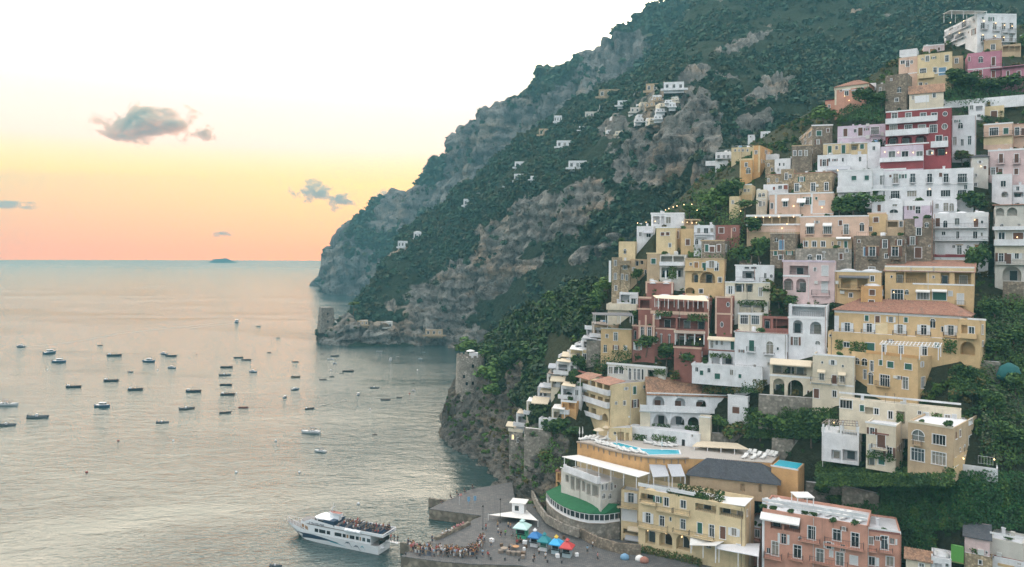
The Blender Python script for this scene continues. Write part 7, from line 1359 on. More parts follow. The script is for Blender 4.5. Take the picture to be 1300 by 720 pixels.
def boat_proto(kind):
    r_ = empty({'open': 'rowing_boat', 'mast': 'fishing_boat', 'cabin': 'cabin_boat', 'rib': 'inflatable_boat', 'launch': 'motor_launch'}[kind], (0, 0, 0)); X, Yv = Vector((1, 0, 0)), Vector((0, 1, 0))
    if kind in ('open', 'mast'):
        hull_mesh(6.5, 2.0, .75, stern=.45).build('hull', [DARKH, WOODH], r_, smooth=False)
        for x in (-1.6, 0, 1.5): m = MB(); m.box((x, 0, .55), X * .16, Yv * .78, UP * .035); m.build('thwart', WOODH, r_)
        if kind == 'mast': m = MB(); m.bar((.6, 0, 0), (.6, 0, 3.3), .05, n=6, r2=.03); m.build('mast', WOODH, r_); m = MB(); m.box((-2.2, 0, .95), X * .5, Yv * .5, UP * .35); m.build('engine_box', WHITEH, r_)
    elif kind == 'cabin':
        hull_mesh(6.8, 2.4, .9, stern=.8, open_=False).build('hull', [BLUEH, WHITEH], r_); m = MB(); m.box((.2, 0, 1.35), X * 1.25, Yv * .85, UP * .5); m.box((.1, 0, 1.93), X * 1.45, Yv * .95, UP * .06); c = m.build('cabin', WHITEH, r_)
        m = MB(); m.box((.2, 0, 1.5), X * 1.05, Yv * .87, UP * .2); m.box((.2, 0, 1.5), X * 1.27, Yv * .65, UP * .2); m.build('window', GLASSD[0], c); m = MB(); m.box((-3.5, 0, .7), X * .2, Yv * .22, UP * .5); m.build('outboard_motor', DARKH, r_)
    elif kind == 'rib':
        hull_mesh(7.0, 2.3, .7, stern=.9).build('hull', [GREYH, DARKH], r_); m = MB(); m.box((-.4, 0, .95), X * .35, Yv * .4, UP * .5); m.build('console', WHITEH, r_); m = MB()
        for y in (-.8, .8): m.bar((-2.6, y, .6), (-2.6, y * .9, 2.1), .05, n=5)
        m.bar((-2.6, -.75, 2.1), (-2.6, .75, 2.1), .05, n=5); m.build('arch', DARKH, r_); m = MB(); m.box((-3.5, 0, .7), X * .2, Yv * .25, UP * .55); m.build('outboard_motor', DARKH, r_)
    else:
        hull_mesh(8.5, 2.7, 1.0, stern=.85, open_=False, n=16).build('hull', [WHITEH, WHITEH], r_); m = MB(); m.poly([(1.0, -.9, 1.0), (1.0, .9, 1.0), (.2, .75, 1.75), (.2, -.75, 1.75)]); m.poly([(1.06, -.9, 1.0), (1.06, .9, 1.0), (.26, .75, 1.75), (.26, -.75, 1.75)]); m.build('windscreen', GLASSD[0], r_)
        m = MB(); m.box((-.9, 0, 2.55), X * 1.1, Yv * 1.0, UP * .05); 
        for x in (-1.8, 0):
            for y in (-.9, .9): m.bar((x, y, .95), (x, y, 2.5), .04, n=5)
        m.build('canopy', DARKH, r_); m = MB(); m.box((-2.6, 0, 1.15), X * .7, Yv * .9, UP * .22); m.box((-.8, 0, 1.25), X * .4, Yv * .6, UP * .3); m.build('seat', WHITEH, r_)
    return r_
BP = {k: boat_proto(k) for k in ('open', 'mast', 'cabin', 'rib', 'launch')}; BLEN = {'open': 6.5, 'mast': 6.5, 'cabin': 6.8, 'rib': 7.0, 'launch': 8.5}; BUSED = set()
def boat(zm, x, y, lpx, kind, hd, label, hullm=None):
    px, py = zp(zm, x, y); p = on_z(px, py, 0.0); L = lpx / ZOOM[zm][2] * p.y / F; a = R(hd); L = L / max(.45, abs(math.cos(a))); s = L / BLEN[kind]
    if kind in BUSED: o = copy_tree(BP[kind], p, a, s)
    else: o = BP[kind]; BUSED.add(kind); o.location = p; o.rotation_euler = (0, 0, a); o.scale = (s,) * 3
    tag(o, label, 'boat', 'boats moored in the bay')
    if hullm:
        for c in o.children:
            if c.name.startswith('hull'): tintcopy(c, hullm)
for a in [('A', 105, 243, 45, 'cabin', 170, 'dark cabin boat under way at the head of a wake near the left edge'), ('A', 252, 275, 30, 'cabin', 70, 'cabin boat seen end on, just right of the boat with the wake'), ('A', 300, 320, 65, 'cabin', 5, 'dark low cabin boat below the end on boat at upper left'),
    ('A', 508, 236, 25, 'open', 15, 'tiny open boat alone in the upper left water'), ('A', 580, 288, 70, 'mast', 5, 'masted boat topmost of the four slim masted boats'), ('A', 757, 318, 62, 'cabin', -8, 'dark cabin boat left of the close pair of boats'), ('A', 832, 280, 38, 'cabin', 160, 'cabin boat of the close pair, partly behind the open one'),
    ('A', 868, 290, 55, 'open', 0, 'open boat of the close pair, in front of the cabin one'), ('A', 872, 350, 40, 'cabin', 175, 'stubby cabin boat below the close pair of boats'), ('A', 660, 370, 30, 'rib', 160, 'small pale motor dinghy between masted boats in the left water'), ('A', 373, 447, 70, 'mast', 8, 'masted dark boat furthest left of the slim masted boats'),
    ('A', 564, 416, 72, 'mast', 3, 'masted boat in the middle, right above the long open one'), ('A', 687, 461, 72, 'mast', 4, 'masted boat lowest of the slim masted boats on the left'), ('A', 982, 470, 74, 'mast', 2, 'masted boat left of the column of moored boats'), ('A', 40, 540, 96, 'launch', 4, 'large white motor launch cut by the left edge'),
    ('A', 192, 602, 98, 'rib', 6, 'long inflatable boat with arch near the lower left edge'), ('A', 36, 642, 82, 'rib', 4, 'inflatable boat lowest at the left edge of the photo'), ('A', 520, 546, 76, 'cabin', -5, 'dark motor boat with low cabin alone in the left centre water'), ('A', 825, 628, 58, 'rib', 10, 'open motor boat lowest in the left centre water'), ('A', 948, 558, 64, 'rib', 25, 'inflatable boat pointing up right beside the lowest open boats'),
    ('A', 1203, 119, 24, 'cabin', 100, 'tiny speed boat at the end of a long curved wake, uppermost'), ('A', 1210, 298, 44, 'open', 12, 'open boat, upper left of the touching pair atop the column'), ('A', 1250, 310, 48, 'open', 0, 'open boat, lower right of the touching pair atop the column'), ('A', 1150, 347, 60, 'open', 2, 'flat open boat first in the column of moored boats'), ('A', 1142, 387, 55, 'rib', 5, 'open motor boat second in the column of moored boats'), ('A', 1147, 437, 60, 'open', -3, 'dark open boat third in the column of moored boats'), ('A', 1155, 486, 70, 'mast', 3, 'masted boat with low cabin fourth in the column of boats'), ('A', 1143, 578, 54, 'open', 14, 'open boat lowest in the column of moored boats'), ('A', 1236, 552, 48, 'open', 0, 'reddish brown open boat beside the lowest of the column', REDH),
    ('B', 222, 113, 20, 'open', 0, 'tiny dark boat right of the curved wake'), ('B', 305, 161, 15, 'open', 5, 'tiny dark boat in the bright water above the bay'), ('B', 267, 222, 17, 'open', 10, 'tiny boat above the single cabin boat of the middle bay'), ('B', 200, 303, 32, 'cabin', 175, 'small cabin boat right of the column of moored boats'), ('B', 376, 261, 26, 'open', 0, 'little open boat in the middle of the bay, upper'), ('B', 377, 324, 38, 'open', -4, 'open brown boat in the middle of the bay', WOODH), ('B', 375, 376, 26, 'cabin', 40, 'cabin boat turned diagonally in the middle of the bay'), ('B', 333, 408, 13, 'cabin', 80, 'tiny boat seen end on left of the diagonal cabin boat'),
    ('B', 435, 456, 34, 'mast', 25, 'boat with mast moving with a wake to its right'), ('B', 440, 556, 78, 'launch', 172, 'white motor launch with canopy in the middle of the bay'), ('B', 480, 634, 50, 'launch', 160, 'white motor launch nearest the ferry'), ('B', 638, 397, 13, 'cabin', 85, 'dark stubby boat alone right of the moving masted boat'), ('B', 705, 563, 22, 'open', 0, 'small boat alone towards the rocky point'), ('B', 750, 419, 40, 'open', -4, 'pale open boat right of the stubby boat', GREYH), ('B', 808, 409, 22, 'open', 0, 'thin boat right of the pale open boat'), ('B', 705, 369, 36, 'rib', -3, 'motor boat below the dark reflection of the far cliffs'),
    ('B', 867, 381, 18, 'cabin', 170, 'small white boat furthest right below the far cliffs', WHITEH), ('B', 866, 350, 12, 'open', 0, 'tiny boat above the furthest right white boat'), ('B', 595, 301, 46, 'open', 0, 'long dark open boat off the square tower'), ('B', 528, 322, 20, 'open', 3, 'small boat below the long dark open boat'), ('B', 490, 335, 30, 'open', 0, 'thin low boat left below the long dark open boat', GREYH), ('B', 567, 309, 18, 'open', 0, 'thin pale boat touching the long dark open boat', GREYH), ('B', 540, 237, 34, 'open', 0, 'dark open boat nearest the square tower'), ('B', 522, 251, 26, 'launch', 175, 'white launch below the boat nearest the square tower'), ('B', 541, 268, 18, 'cabin', 160, 'stubby blue boat below the white launch off the tower'), ('B', 488, 227, 14, 'open', 0, 'speck of a boat just off the tower rocks'),
    ('B', 725, 217, 26, 'open', 0, 'white open boat in the dark water under the far cliffs', WHITEH), ('B', 772, 254, 15, 'cabin', 90, 'white boat seen end on in the dark water', WHITEH), ('B', 895, 249, 18, 'cabin', 175, 'white cabin boat right in the dark cliff water', WHITEH), ('B', 860, 220, 17, 'open', 0, 'faint pale boat close under the far cliffs', GREYH), ('B', 800, 238, 14, 'open', 10, 'tiny white boat between the end on and the open white ones', WHITEH), ('B', 910, 220, 13, 'open', 8, 'tiny pale boat near the foot of the far cliffs at right', WHITEH),
    ('Q', 315, 474, 410, 'launch', 176, 'white and brown launch moored under the near quay wall', None), ('Q', 880, 488, 310, 'rib', 12, 'pale blue white boat at the bottom edge below the quay', WHITEH), ('Q', 1150, 495, 120, 'open', 5, 'small white boat at the bottom edge right of the pale one', WHITEH), ('P', 350, 719, 15, 'rib', 0, 'dark boat at the bottom edge below the ferry bow')]:
    boat(*a)
ZI = 3800
p = on_z(283, 333.6, 0) if False else Vector(P(283, 332, ZI)); p.z = 0; k_ = ZI / F; m = MB(p); g = np.linspace(-1, 1, 25); V_, F_ = [], []
hgt = lambda x: max(0, (1 - abs(x) ** 2.6)) * (.72 + .28 * (1 - x) / 2 + .10 * math.sin(7 * x))
rows = [[p + Vector((x * 17.5 * k_, y * 6 * k_, max(-2, hgt(x) * (1 - abs(y) ** 2) * 6.6 * k_ - 1))) for x in g] for y in np.linspace(-1, 1, 9)]
for a, b in zip(rows, rows[1:]):
    for i in range(24): m.poly([a[i], a[i + 1], b[i + 1], b[i]])
tag(m.build('island', flat('island_rock', (.012, .010, .012), .95), smooth=True), kind='structure')
p = P(401, 361, 1420); m = MB(p); k_ = 1.49
for dx, dz, r0 in ((0, 0, 5.5), (-4, -1.5, 4), (4, 1.5, 6)): m.lathe(Vector((p.x + dx * k_, p.y, -3)), [(r0 * k_ * 1.15, 0), (r0 * k_, 6), (r0 * k_ * .6, 14 + dz * 3), (.4, 19 + dz * 4)], 9)
tag(m.build('sea_stack', flat('sea_stack_rock', (.08, .075, .07), .95)), 'low dark sea stack at the foot of the far headland', 'rock')

# ------------------------------------------------------------------ ferry
A_ = on_z(479, 705.5, 0); B_ = on_z(371, 683.5, 0); ax = (B_ - A_).normalized(); rz = math.atan2(ax.y, ax.x); LF = (B_ - A_).length
# origin at the stern waterline centre; y>0 is the side away from the camera
beam = 5.4; side = Vector((-ax.y, ax.x, 0)); side = side if side.y > 0 else -side; org = A_ + side * beam / 2; sgn = -1 if (Vector((-math.sin(rz), math.cos(rz), 0)).y > 0) else 1
fr = empty('passenger_ferry', org, 'white passenger ferry with leaping dolphin marks moored stern to the quay', 'ferry'); fr.rotation_euler = (0, 0, rz)
X, Yv = Vector((1, 0, 0)), Vector((0, 1, 0)); FW = flat('ferry_white', (.70, .72, .75), .35, var=.06, sc=.6); NAVY = flat('ferry_navy', (.02, .045, .085), .4); TEAL = flat('ferry_teal', (.03, .25, .33), .4); WOODD = flat('deck_grey', (.20, .19, .19), .9)
LB = LF + 4.0
def hb(x, z):                                                     # half-breadth of the hull
    t = x / LB; w = beam / 2 * (1 if t < .5 else max(0.0, math.cos((t - .5) / .5 * math.pi / 2)) ** .8); lead = (LF + .3 + z * 1.45 - x); fl = .86 + .14 * min(1, max(0, z) / 2.0)
    return min(w * fl, max(0.02, lead * .55))
zdk = lambda x: 2.0 + 1.1 * max(0, (x / LB - .45)) ** 1.5 * 2.0
m = MB(); xs = np.linspace(0, LB, 36); zs = [-.6, 0, .6, 1.2, 1.0]
rows = []
for x in xs:
    zz = [-.7, 0, zdk(x) * .35, zdk(x) * .7, zdk(x)]; rows.append([(min(x, LF + .3 + z * 1.45), hb(x, z), z) for z in zz])
for s_ in (1, -1):
    for a, b in zip(rows, rows[1:]):
        for i in range(4): m.poly([(q[0], q[1] * s_, q[2]) for q in (a[i], b[i], b[i + 1], a[i + 1])])
for a, b in zip(rows, rows[1:]): m.poly([a[4], b[4], (b[4][0], -b[4][1], b[4][2]), (a[4][0], -a[4][1], a[4][2])], 1)
m.poly([rows[0][i] for i in range(5)] + [(q[0], -q[1], q[2]) for q in reversed(rows[0])]); m.build('hull', [FW, WOODD], fr)
def onside(name, strip, mt, y0=None, out=.03, parent=fr):         # strip: (x, zlow, zhigh) on the side facing the camera
    m = MB()
    f = lambda x, z: (x, sgn * ((y0 if y0 else hb(x, z)) + out), z)
    for (x0, a0, b0), (x1, a1, b1) in zip(strip, strip[1:]):
        for i in range(3): u, v = i / 3, (i + 1) / 3; m.poly([f(x0, a0 + (b0 - a0) * u), f(x1, a1 + (b1 - a1) * u), f(x1, a1 + (b1 - a1) * v), f(x0, a0 + (b0 - a0) * v)])
    return m.build(name, mt, parent)
sx = LF / 870.0                                                   # the photograph's zoom columns to metres along the hull
fx = lambda c: (1030 - c) * sx
onside('bow_stripe', [(fx(640), .95, 1.0), (fx(560), 1.0, 1.28), (fx(470), .95, 1.62), (fx(380), .75, 1.72), (fx(320), .62, 1.66), (fx(250), .35, 1.5), (fx(175), .05, 1.35), (fx(165), .02, 1.3)], NAVY)
onside('bow_stripe', [(fx(330), .42, .46), (fx(400), .40, .75), (fx(520), .5, .92), (fx(600), .6, .72)], FW, out=.045)
onside('wave_stripe', [(fx(520), 1.08, 1.12), (fx(570), .85, 1.12), (fx(620), .72, .98), (fx(660), .6, .72), (fx(710), .48, .5)], TEAL, out=.05)
def dolphin(c, z, s, mt, nm):
    m = MB(); body = [(-1.0, -.30), (-.6, .0), (-.2, .2), (.25, .18), (.6, -.05), (.95, -.5), (1.15, -.75)]; th_ = [.02, .10, .17, .17, .12, .05, .02]
    f = lambda x, y: (c + -x * s, sgn * (hb(c, z) + .05), z + y * s)
    for (p, t0), (q, t1) in zip(zip(body, th_), zip(body[1:], th_[1:])): m.poly([f(p[0], p[1] - t0), f(q[0], q[1] - t1), f(q[0], q[1] + t1), f(p[0], p[1] + t0)])
    m.poly([f(-.1, .35), f(.15, .34), f(.22, .62)]); m.poly([f(-.3, .05), f(-.05, .0), f(.05, -.35)]); m.poly([f(1.1, -.7), f(1.35, -.72), f(1.2, -1.0)]); m.build(nm, mt, fr)
dolphin(fx(735), 1.45, .85, NAVY, 'dolphin_mark'); dolphin(fx(820), 1.0, .85, NAVY, 'dolphin_mark'); dolphin(fx(880), 1.15, .6, TEAL, 'dolphin_mark')
# main cabin
cb = beam / 2 - .12; x0, x1 = fx(960), fx(215)
m = MB(); m.prism([(x0, cb, 1.98), (x1 - 3.2, cb, 1.98), (x1 + .4, 1.0, 1.98), (x1 + .4, -1.0, 1.98), (x1 - 3.2, -cb, 1.98), (x0, -cb, 1.98)], 2.05); m.build('cabin', FW, fr)
m = MB(); m.prism([(fx(1080), cb + .1, 4.03), (x1 - 3.0, cb + .1, 4.03), (x1 + .2, 1.0, 4.03), (x1 + .2, -1.0, 4.03), (x1 - 3.0, -cb - .1, 4.03), (fx(1080), -cb - .1, 4.03)], .16); m.build('upper_deck', WOODD, fr)
BRONZ = flat('cabin_curtain', (.30, .18, .10), .4)
for a, b, mt in ((395, 432, GLASSD[0]), (442, 508, GLASSD[0]), (520, 556, GLASSD[0]), (602, 672, GLASSD[0]), (684, 715, GLASSD[0]), (722, 742, BRONZ), (753, 802, GLASSD[0]), (815, 845, GLASSD[0]), (852, 868, BRONZ), (880, 908, GLASSD[2]), (925, 958, GLASSD[2])):
    onside('window', [(fx(b), 2.55, 3.35), (fx(a), 2.55, 3.35)], mt, y0=cb, out=.025)
for s_, (a, b, c_, d_) in enumerate(((x1 - 2.9, cb - .12, x1 - 1.5, cb - .12 - 1.4 * .49), (x1 - 1.2, cb - .98, x1 - .1, 1.25))): 
    m = MB(); n_ = Vector((.45, sgn * -.0, 0)); pa, pb = Vector((a, sgn * (b + .09), 2.6)), Vector((c_, sgn * (d_ + .09), 2.6)); m.poly([pa, pb, pb + UP * .75, pa + UP * .75]); m.build('window', BRONZ, fr)
m = MB()
for s_ in (1, -1): m.box(((fx(1080) + fx(600)) / 2, s_ * (cb + .05), 4.5), X * ((fx(600) - fx(1080)) / 2), Yv * .05, UP * .33)
m.box((fx(1080), 0, 4.5), X * .05, Yv * cb, UP * .33); m.build('bulwark', FW, fr)
m = MB(); xa, xb = fx(600), x1 - 1.2
for s_ in (1, -1): m.poly([(xa, s_ * (cb + .04), 4.15), (xb, s_ * (cb - .1), 4.15), (xb - 2.6, s_ * (cb - .1), 5.3), (xa + .5, s_ * (cb + .04), 4.75)]); m.poly([(xa, s_ * (cb - .08), 4.15), (xb, s_ * (cb - .2), 4.15), (xb - 2.6, s_ * (cb - .2), 5.3), (xa + .5, s_ * (cb - .08), 4.75)])
m.build('side_fairing', FW, fr)
m = MB(); xw = fx(400); m.prism([(xw - 3.4, 1.9, 4.18), (xw, 1.9, 4.18), (xw + 1.3, 1.1, 4.18), (xw + 1.3, -1.1, 4.18), (xw, -1.9, 4.18), (xw - 3.4, -1.9, 4.18)], 1.25); m.prism([(xw - 3.6, 2.0, 5.43), (xw + .3, 2.0, 5.43), (xw + 1.0, 1.1, 5.43), (xw + 1.0, -1.1, 5.43), (xw + .3, -2.0, 5.43), (xw - 3.6, -2.0, 5.43)], .15); wh = m.build('wheelhouse', FW, fr)
m = MB(); m.box((xw + 1.33, 0, 4.95), X * .02, Yv * .95, UP * .28); m.box((xw - 1.0, sgn * 1.92, 4.95), X * .8, Yv * .02, UP * .28); m.poly([(xw + .1, sgn * 1.90, 4.7), (xw + 1.25, sgn * 1.18, 4.7), (xw + 1.25, sgn * 1.18, 5.22), (xw + .1, sgn * 1.90, 5.22)]); m.build('window', GLASSD[0], wh)
m = MB(); m.bar((xw - 2.6, 0, 5.5), (xw - 3.3, 0, 9.0), .09, r2=.04); m.bar((xw - 1.6, .4, 5.5), (xw - 3.0, 0, 7.8), .05); m.bar((xw - 3.1, -.9, 7.9), (xw - 3.1, .9, 7.9), .04); m.bar((xw - 3.9, 0, 5.5), (xw - 3.9, 0, 8.4), .03); m.build('mast', FW, fr)
m = hull_mesh(3.4, 1.3, .6, open_=False); o = m.build('tender_boat', [FW, REDH], fr); o.location = (fx(540), 0, 6.2); m = MB(); m.box((fx(540), 0, 5.7), X * 1.3, Yv * .5, UP * .5); m.build('boat_cradle', FW, fr)
m = MB(); m.box((fx(525), 0, 4.85), X * 1.5, Yv * 2.1, UP * .62); m.build('stair_housing', NAVY, fr)
for a, b in ((655, 730), (770, 858), (935, 1022)): m = MB(); m.bar((fx(a), -.5, 5.2), (fx(b), .9, 6.7), .08, n=6); m.build('boom', TIMBER, fr)
for i in range(15):
    x = fx(620) - i * (fx(620) - fx(1060)) / 15 ; m = MB(); m.box((x, 0, 4.5), X * .2, Yv * (cb - .35), UP * .05); m.box((x + .22, 0, 4.78), X * .04, Yv * (cb - .35), UP * .26); m.build('bench', NAVY if i % 3 else WOODD, fr)
for i, a in enumerate((735, 768, 812, 845)): m = MB(); q0 = Vector((fx(a) - .55, sgn * (cb + .35), 4.45)); m.bar(q0, q0 + X * 1.1, .33, n=10); m.build('life_raft', FW, fr)
m = MB(); 
for s_ in (1, -1): m.bar((LB - 5.0, s_ * hb(LB - 5, 2.6) * .9, zdk(LB - 5) + .9), (LB - .4, s_ * .15, zdk(LB) + .9), .03, n=4); [m.bar((LB - 5 + i * 1.1, s_ * hb(LB - 5 + i * 1.1, 2.6) * .9, zdk(LB - 5 + i)), (LB - 5 + i * 1.1, s_ * hb(LB - 5 + i * 1.1, 2.6) * .9, zdk(LB - 5 + i) + .9), .03, n=4) for i in range(5)]
m.build('railing', FW, fr)
m = MB(); m.box((-.05, 0, 2.7), X * .03, Yv * 2.0, UP * .55); m.build('stern_opening', GLASSD[3], fr); m = MB(); m.box((-.3, sgn * .9, 1.2), X * .3, Yv * .6, UP * .08); m.box((-1.6, sgn * -.6, 2.2), X * 1.9, Yv * .45, UP * .05); m.build('gangway', FW, fr)
def text3d(s, size, M, mt, parent, name):
    c = bpy.data.curves.new(name, 'FONT'); c.body = s; c.size = size; c.extrude = .01; c.align_x = 'CENTER'; c.align_y = 'CENTER'; o = bpy.data.objects.new(name, c); C.objects.link(o)
    dg = bpy.context.evaluated_depsgraph_get(); me = bpy.data.meshes.new_from_object(o.evaluated_get(dg)); bpy.data.objects.remove(o); me.materials.clear(); me.materials.append(mt); o = link(name, me, parent); o.matrix_local = M; return o
# lettering reads from the camera's side: its right is towards the stern when seen from there
rt = Vector((-1, 0, 0)) if sgn < 0 or True else X
nrm = Vector((0, sgn, 0)); rt = UP.cross(nrm)
def LM(px_, y, z): return Matrix(((rt.x, 0, nrm.x, px_), (rt.y, 0, nrm.y, y), (0, 1, 0, z), (0, 0, 0, 1)))
text3d('E TRA DEL MAR', .62, LM(fx(415), sgn * (cb + .07), 4.42), NAVY, fr, 'name_lettering')
rt2 = UP.cross(Vector((-1, 0, 0))); text3d('E TRA DEL MAR', .5, Matrix(((0, 0, -1, fx(1080) - .07), (rt2.y, 0, 0, 0), (0, 1, 0, 4.5), (0, 0, 0, 1))), NAVY, fr, 'name_lettering')

# ------------------------------------------------------------------ people
SKIN = flat('skin', (.42, .25, .17), .6, var=.08); HAIR = [flat('hair_%d' % i, c, .8) for i, c in enumerate([(.03, .02, .015), (.10, .06, .03), (.25, .16, .07)])]
CLO = {n: flat('cloth_' + n.replace(' ', '_'), c, .9, var=.12) for n, c in {'white': (.62, .62, .62), 'red': (.36, .05, .05), 'navy': (.03, .045, .09), 'black': (.025, .025, .03), 'pink': (.5, .22, .24), 'pale blue': (.25, .38, .5), 'beige': (.42, .33, .22), 'orange': (.5, .2, .06), 'green': (.10, .32, .10), 'grey': (.22, .22, .24)}.items()}
def skinned(name, pts, edges, rad, sub=1):
    me = bpy.data.meshes.new(name); me.from_pydata(pts, edges, []); o = bpy.data.objects.new(name, me); C.objects.link(o); md = o.modifiers.new('s', 'SKIN'); o.modifiers.new('u', 'SUBSURF').levels = sub
    for v, r in zip(me.skin_vertices[0].data, rad): v.radius = (r, r) if not hasattr(r, '__len__') else r
    me.skin_vertices[0].data[0].use_root = True; dg = bpy.context.evaluated_depsgraph_get(); out = bpy.data.meshes.new_from_object(o.evaluated_get(dg)); bpy.data.objects.remove(o); out.polygons.foreach_set('use_smooth', [True] * len(out.polygons)); return out
def person_proto(pose):
    s = 0.0; step = .22 if pose == 'walk' else .0
    if pose == 'sit':
        hip = .45; kl = [(-.1, -.42, .47), (.1, -.42, .47)]; al = [(-.11, -.44, .06), (.11, -.44, .06)]; tl = [(-.11, -.58, .04), (.11, -.58, .04)]
    else:
        hip = .92; kl = [(-.11, -step * .6, .50), (.11, step * .2, .50)]; al = [(-.12, -step, .08), (.12, step * 1.4, .10)]; tl = [(-.13, -step - .15, .04), (.13, step * 1.4 - .15, .05)]
    ch, nk = hip + .42, hip + .58; bz = [-.09, .09]
    pts = [(0, 0, hip), (0, .01, hip + .2), (0, .0, ch), (0, 0, nk), (0, -.02, nk + .1), (0, -.02, nk + .22)]; E = [(0, 1), (1, 2), (2, 3), (3, 4), (4, 5)]; rad = [(.15, .11), (.13, .10), (.17, .11), (.055, .055), (.085, .10), (.07, .085)]
    for i in (0, 1):
        sx_ = -1 if i == 0 else 1; k = len(pts); pts += [(bz[i], 0, hip - .06), kl[i], al[i], tl[i]]; E += [(0, k), (k, k + 1), (k + 1, k + 2), (k + 2, k + 3)]; rad += [.085, .058, .04, .032]
        k = len(pts); sw = (-.14 if (i == 0) else .12) * (1 if pose == 'walk' else .2); hand = (sx_ * .25, -.10 + sw - (.25 if pose == 'sit' else 0), hip - .06 + (.1 if pose == 'sit' else 0))
        pts += [(sx_ * .20, 0, ch + .06), (sx_ * .25, .03 + sw * .3, ch - .22), hand, (hand[0], hand[1] - .03, hand[2] - .12)]; E += [(2, k), (k, k + 1), (k + 1, k + 2), (k + 2, k + 3)]; rad += [.06, .045, .034, (.03, .018)]
    r_ = empty('person', (0, 0, 0)); b = skinned('body', pts, E, rad); b.materials.append(SKIN); link('body', b, r_)
    # clothing: slightly larger shells round the trunk and legs
    tp = [(0, 0, hip + .02), (0, .01, hip + .2), (0, 0, ch), (0, 0, nk - .03), (-.19, 0, ch + .06), (-.245, .03, ch - .12), (.19, 0, ch + .06), (.245, .03, ch - .12)]
    sh = skinned('shirt', tp, [(0, 1), (1, 2), (2, 3), (2, 4), (4, 5), (2, 6), (6, 7)], [(.175, .135), (.155, .125), (.19, .135), .085, .085, .07, .085, .07]); sh.materials.append(CLO['white']); link('shirt', sh, r_)
    lp = [(0, 0, hip + .08), (-.09, 0, hip - .06), kl[0], tuple(Vector(kl[0]).lerp(Vector(al[0]), .7)), (.09, 0, hip - .06), kl[1], tuple(Vector(kl[1]).lerp(Vector(al[1]), .7))]
    tr = skinned('trousers', lp, [(0, 1), (1, 2), (2, 3), (0, 4), (4, 5), (5, 6)], [(.17, .13), .11, .08, .065, .11, .08, .065]); tr.materials.append(CLO['navy']); link('trousers', tr, r_)
    m = MB(); m.lathe((0, .015, nk + .17), [(.095, -.06), (.108, .03), (.09, .11), (.03, .15)], 10); m.build('hair', HAIR[0], r_, smooth=True); m = MB(); m.lathe((0, -.118, nk + .15), [(.012, -.02), (.018, 0), (.008, .035)], 5); m.build('nose', SKIN, r_)
    return r_
PP = {k: person_proto(k) for k in ('stand', 'walk', 'sit')}; PUSED = set(); prnd = random.Random(5)
def person(p, pose, rz, shirt, trous, label, group=None, s=1.0):
    if pose in PUSED: o = copy_tree(PP[pose], p, rz, s)
    else: o = PP[pose]; PUSED.add(pose); o.location = p; o.rotation_euler = (0, 0, rz); o.scale = (s,) * 3
    tag(o, label, 'person', group)
    for c in o.children:
        n = c.name.split('.')[0]
        if n == 'shirt': tintcopy(c, CLO[shirt])
        elif n == 'trousers': tintcopy(c, CLO[trous])
        elif n == 'hair': tintcopy(c, prnd.choice(HAIR))
SH = ['white', 'red', 'navy', 'black', 'pink', 'pale blue', 'beige', 'orange', 'grey', 'white', 'red', 'black']
queue = [(150, 300), (230, 330), (330, 345), (430, 350), (530, 360), (640, 365), (740, 365), (820, 350), (870, 320), (895, 260), (915, 210)]
path = [zpt('Q', x, y, ZQ) for x, y in queue]
for i in range(135):
    t_ = prnd.random() ** .9 * (len(path) - 1.001); k = int(t_); q = path[k].lerp(path[k + 1], t_ - k); wdt = 1.5 if t_ < 8 else .8; q = q + Vector((prnd.uniform(-.5, .5), prnd.uniform(-wdt, wdt), 0)); c = prnd.choice(SH)
    person(q, 'walk' if prnd.random() < .2 else 'stand', prnd.uniform(0, 6.28), c, prnd.choice(['navy', 'black', 'beige', 'grey', 'white']), 'person in %s top standing in the long ferry queue on the quay' % c, 'people in the ferry queue, %s tops' % c, prnd.uniform(1.0, 1.1))
for x, y, pose, c, lb in ((950, 110, 'stand', 'red', 'person in red top and dark trousers alone on the open quay'), (1005, 280, 'walk', 'white', 'person in white top walking beside the end of the queue'), (915, 380, 'stand', 'pale blue', 'person in pale blue top at the near end of the queue'), (970, 380, 'sit', 'red', 'person in dark red sitting by the quay edge'), (395, 235, 'stand', 'navy', 'person in navy standing by the seaward quay wall'), (1150, 175, 'stand', 'green', 'person in bright green top in the group near the green kiosk'),
    (1070, 90, 'stand', 'beige', 'person in beige at the left of the kiosk group'), (1075, 150, 'stand', 'white', 'person in white below the beige one by the kiosk group'), (1105, 165, 'sit', 'black', 'person in black sitting in the kiosk group'), (1180, 90, 'stand', 'beige', 'person in beige behind the green topped person'), (1205, 100, 'stand', 'orange', 'person in orange near the green kiosk'), (1225, 180, 'sit', 'grey', 'person in grey sitting right in the kiosk group'), (1265, 230, 'stand', 'black', 'person in black by the orange table'), (1270, 275, 'stand', 'red', 'person in red by the orange table'), (1190, 340, 'stand', 'black', 'person in black by the barrels')):
    person(zpt('Q', x, y, ZQ), pose, prnd.uniform(0, 6.28), c, 'navy', lb)
for x, y, pose, c, lb in ((515, 600, 'walk', 'white', 'person in white walking in front of the kiosk row'), (580, 650, 'stand', 'white', 'person in white standing near the quay edge by the kiosks'), (465, 645, 'sit', 'black', 'person in black sitting on the quay edge'), (325, 480, 'stand', 'black', 'person in black left of the deep blue kiosk'), (1110, 650, 'walk', 'pink', 'person in pink right of the red kiosk'), (640, 560, 'stand', 'navy', 'person in navy between the teal and sky blue kiosks'), (1005, 580, 'stand', 'pale blue', 'person in pale blue by the wall right of the kiosks'), (1060, 530, 'stand', 'white', 'person in white by the wall furthest right of the kiosks')):
    person(zpt('K', x, y, ZQ), pose, prnd.uniform(0, 6.28), c, 'black', lb)
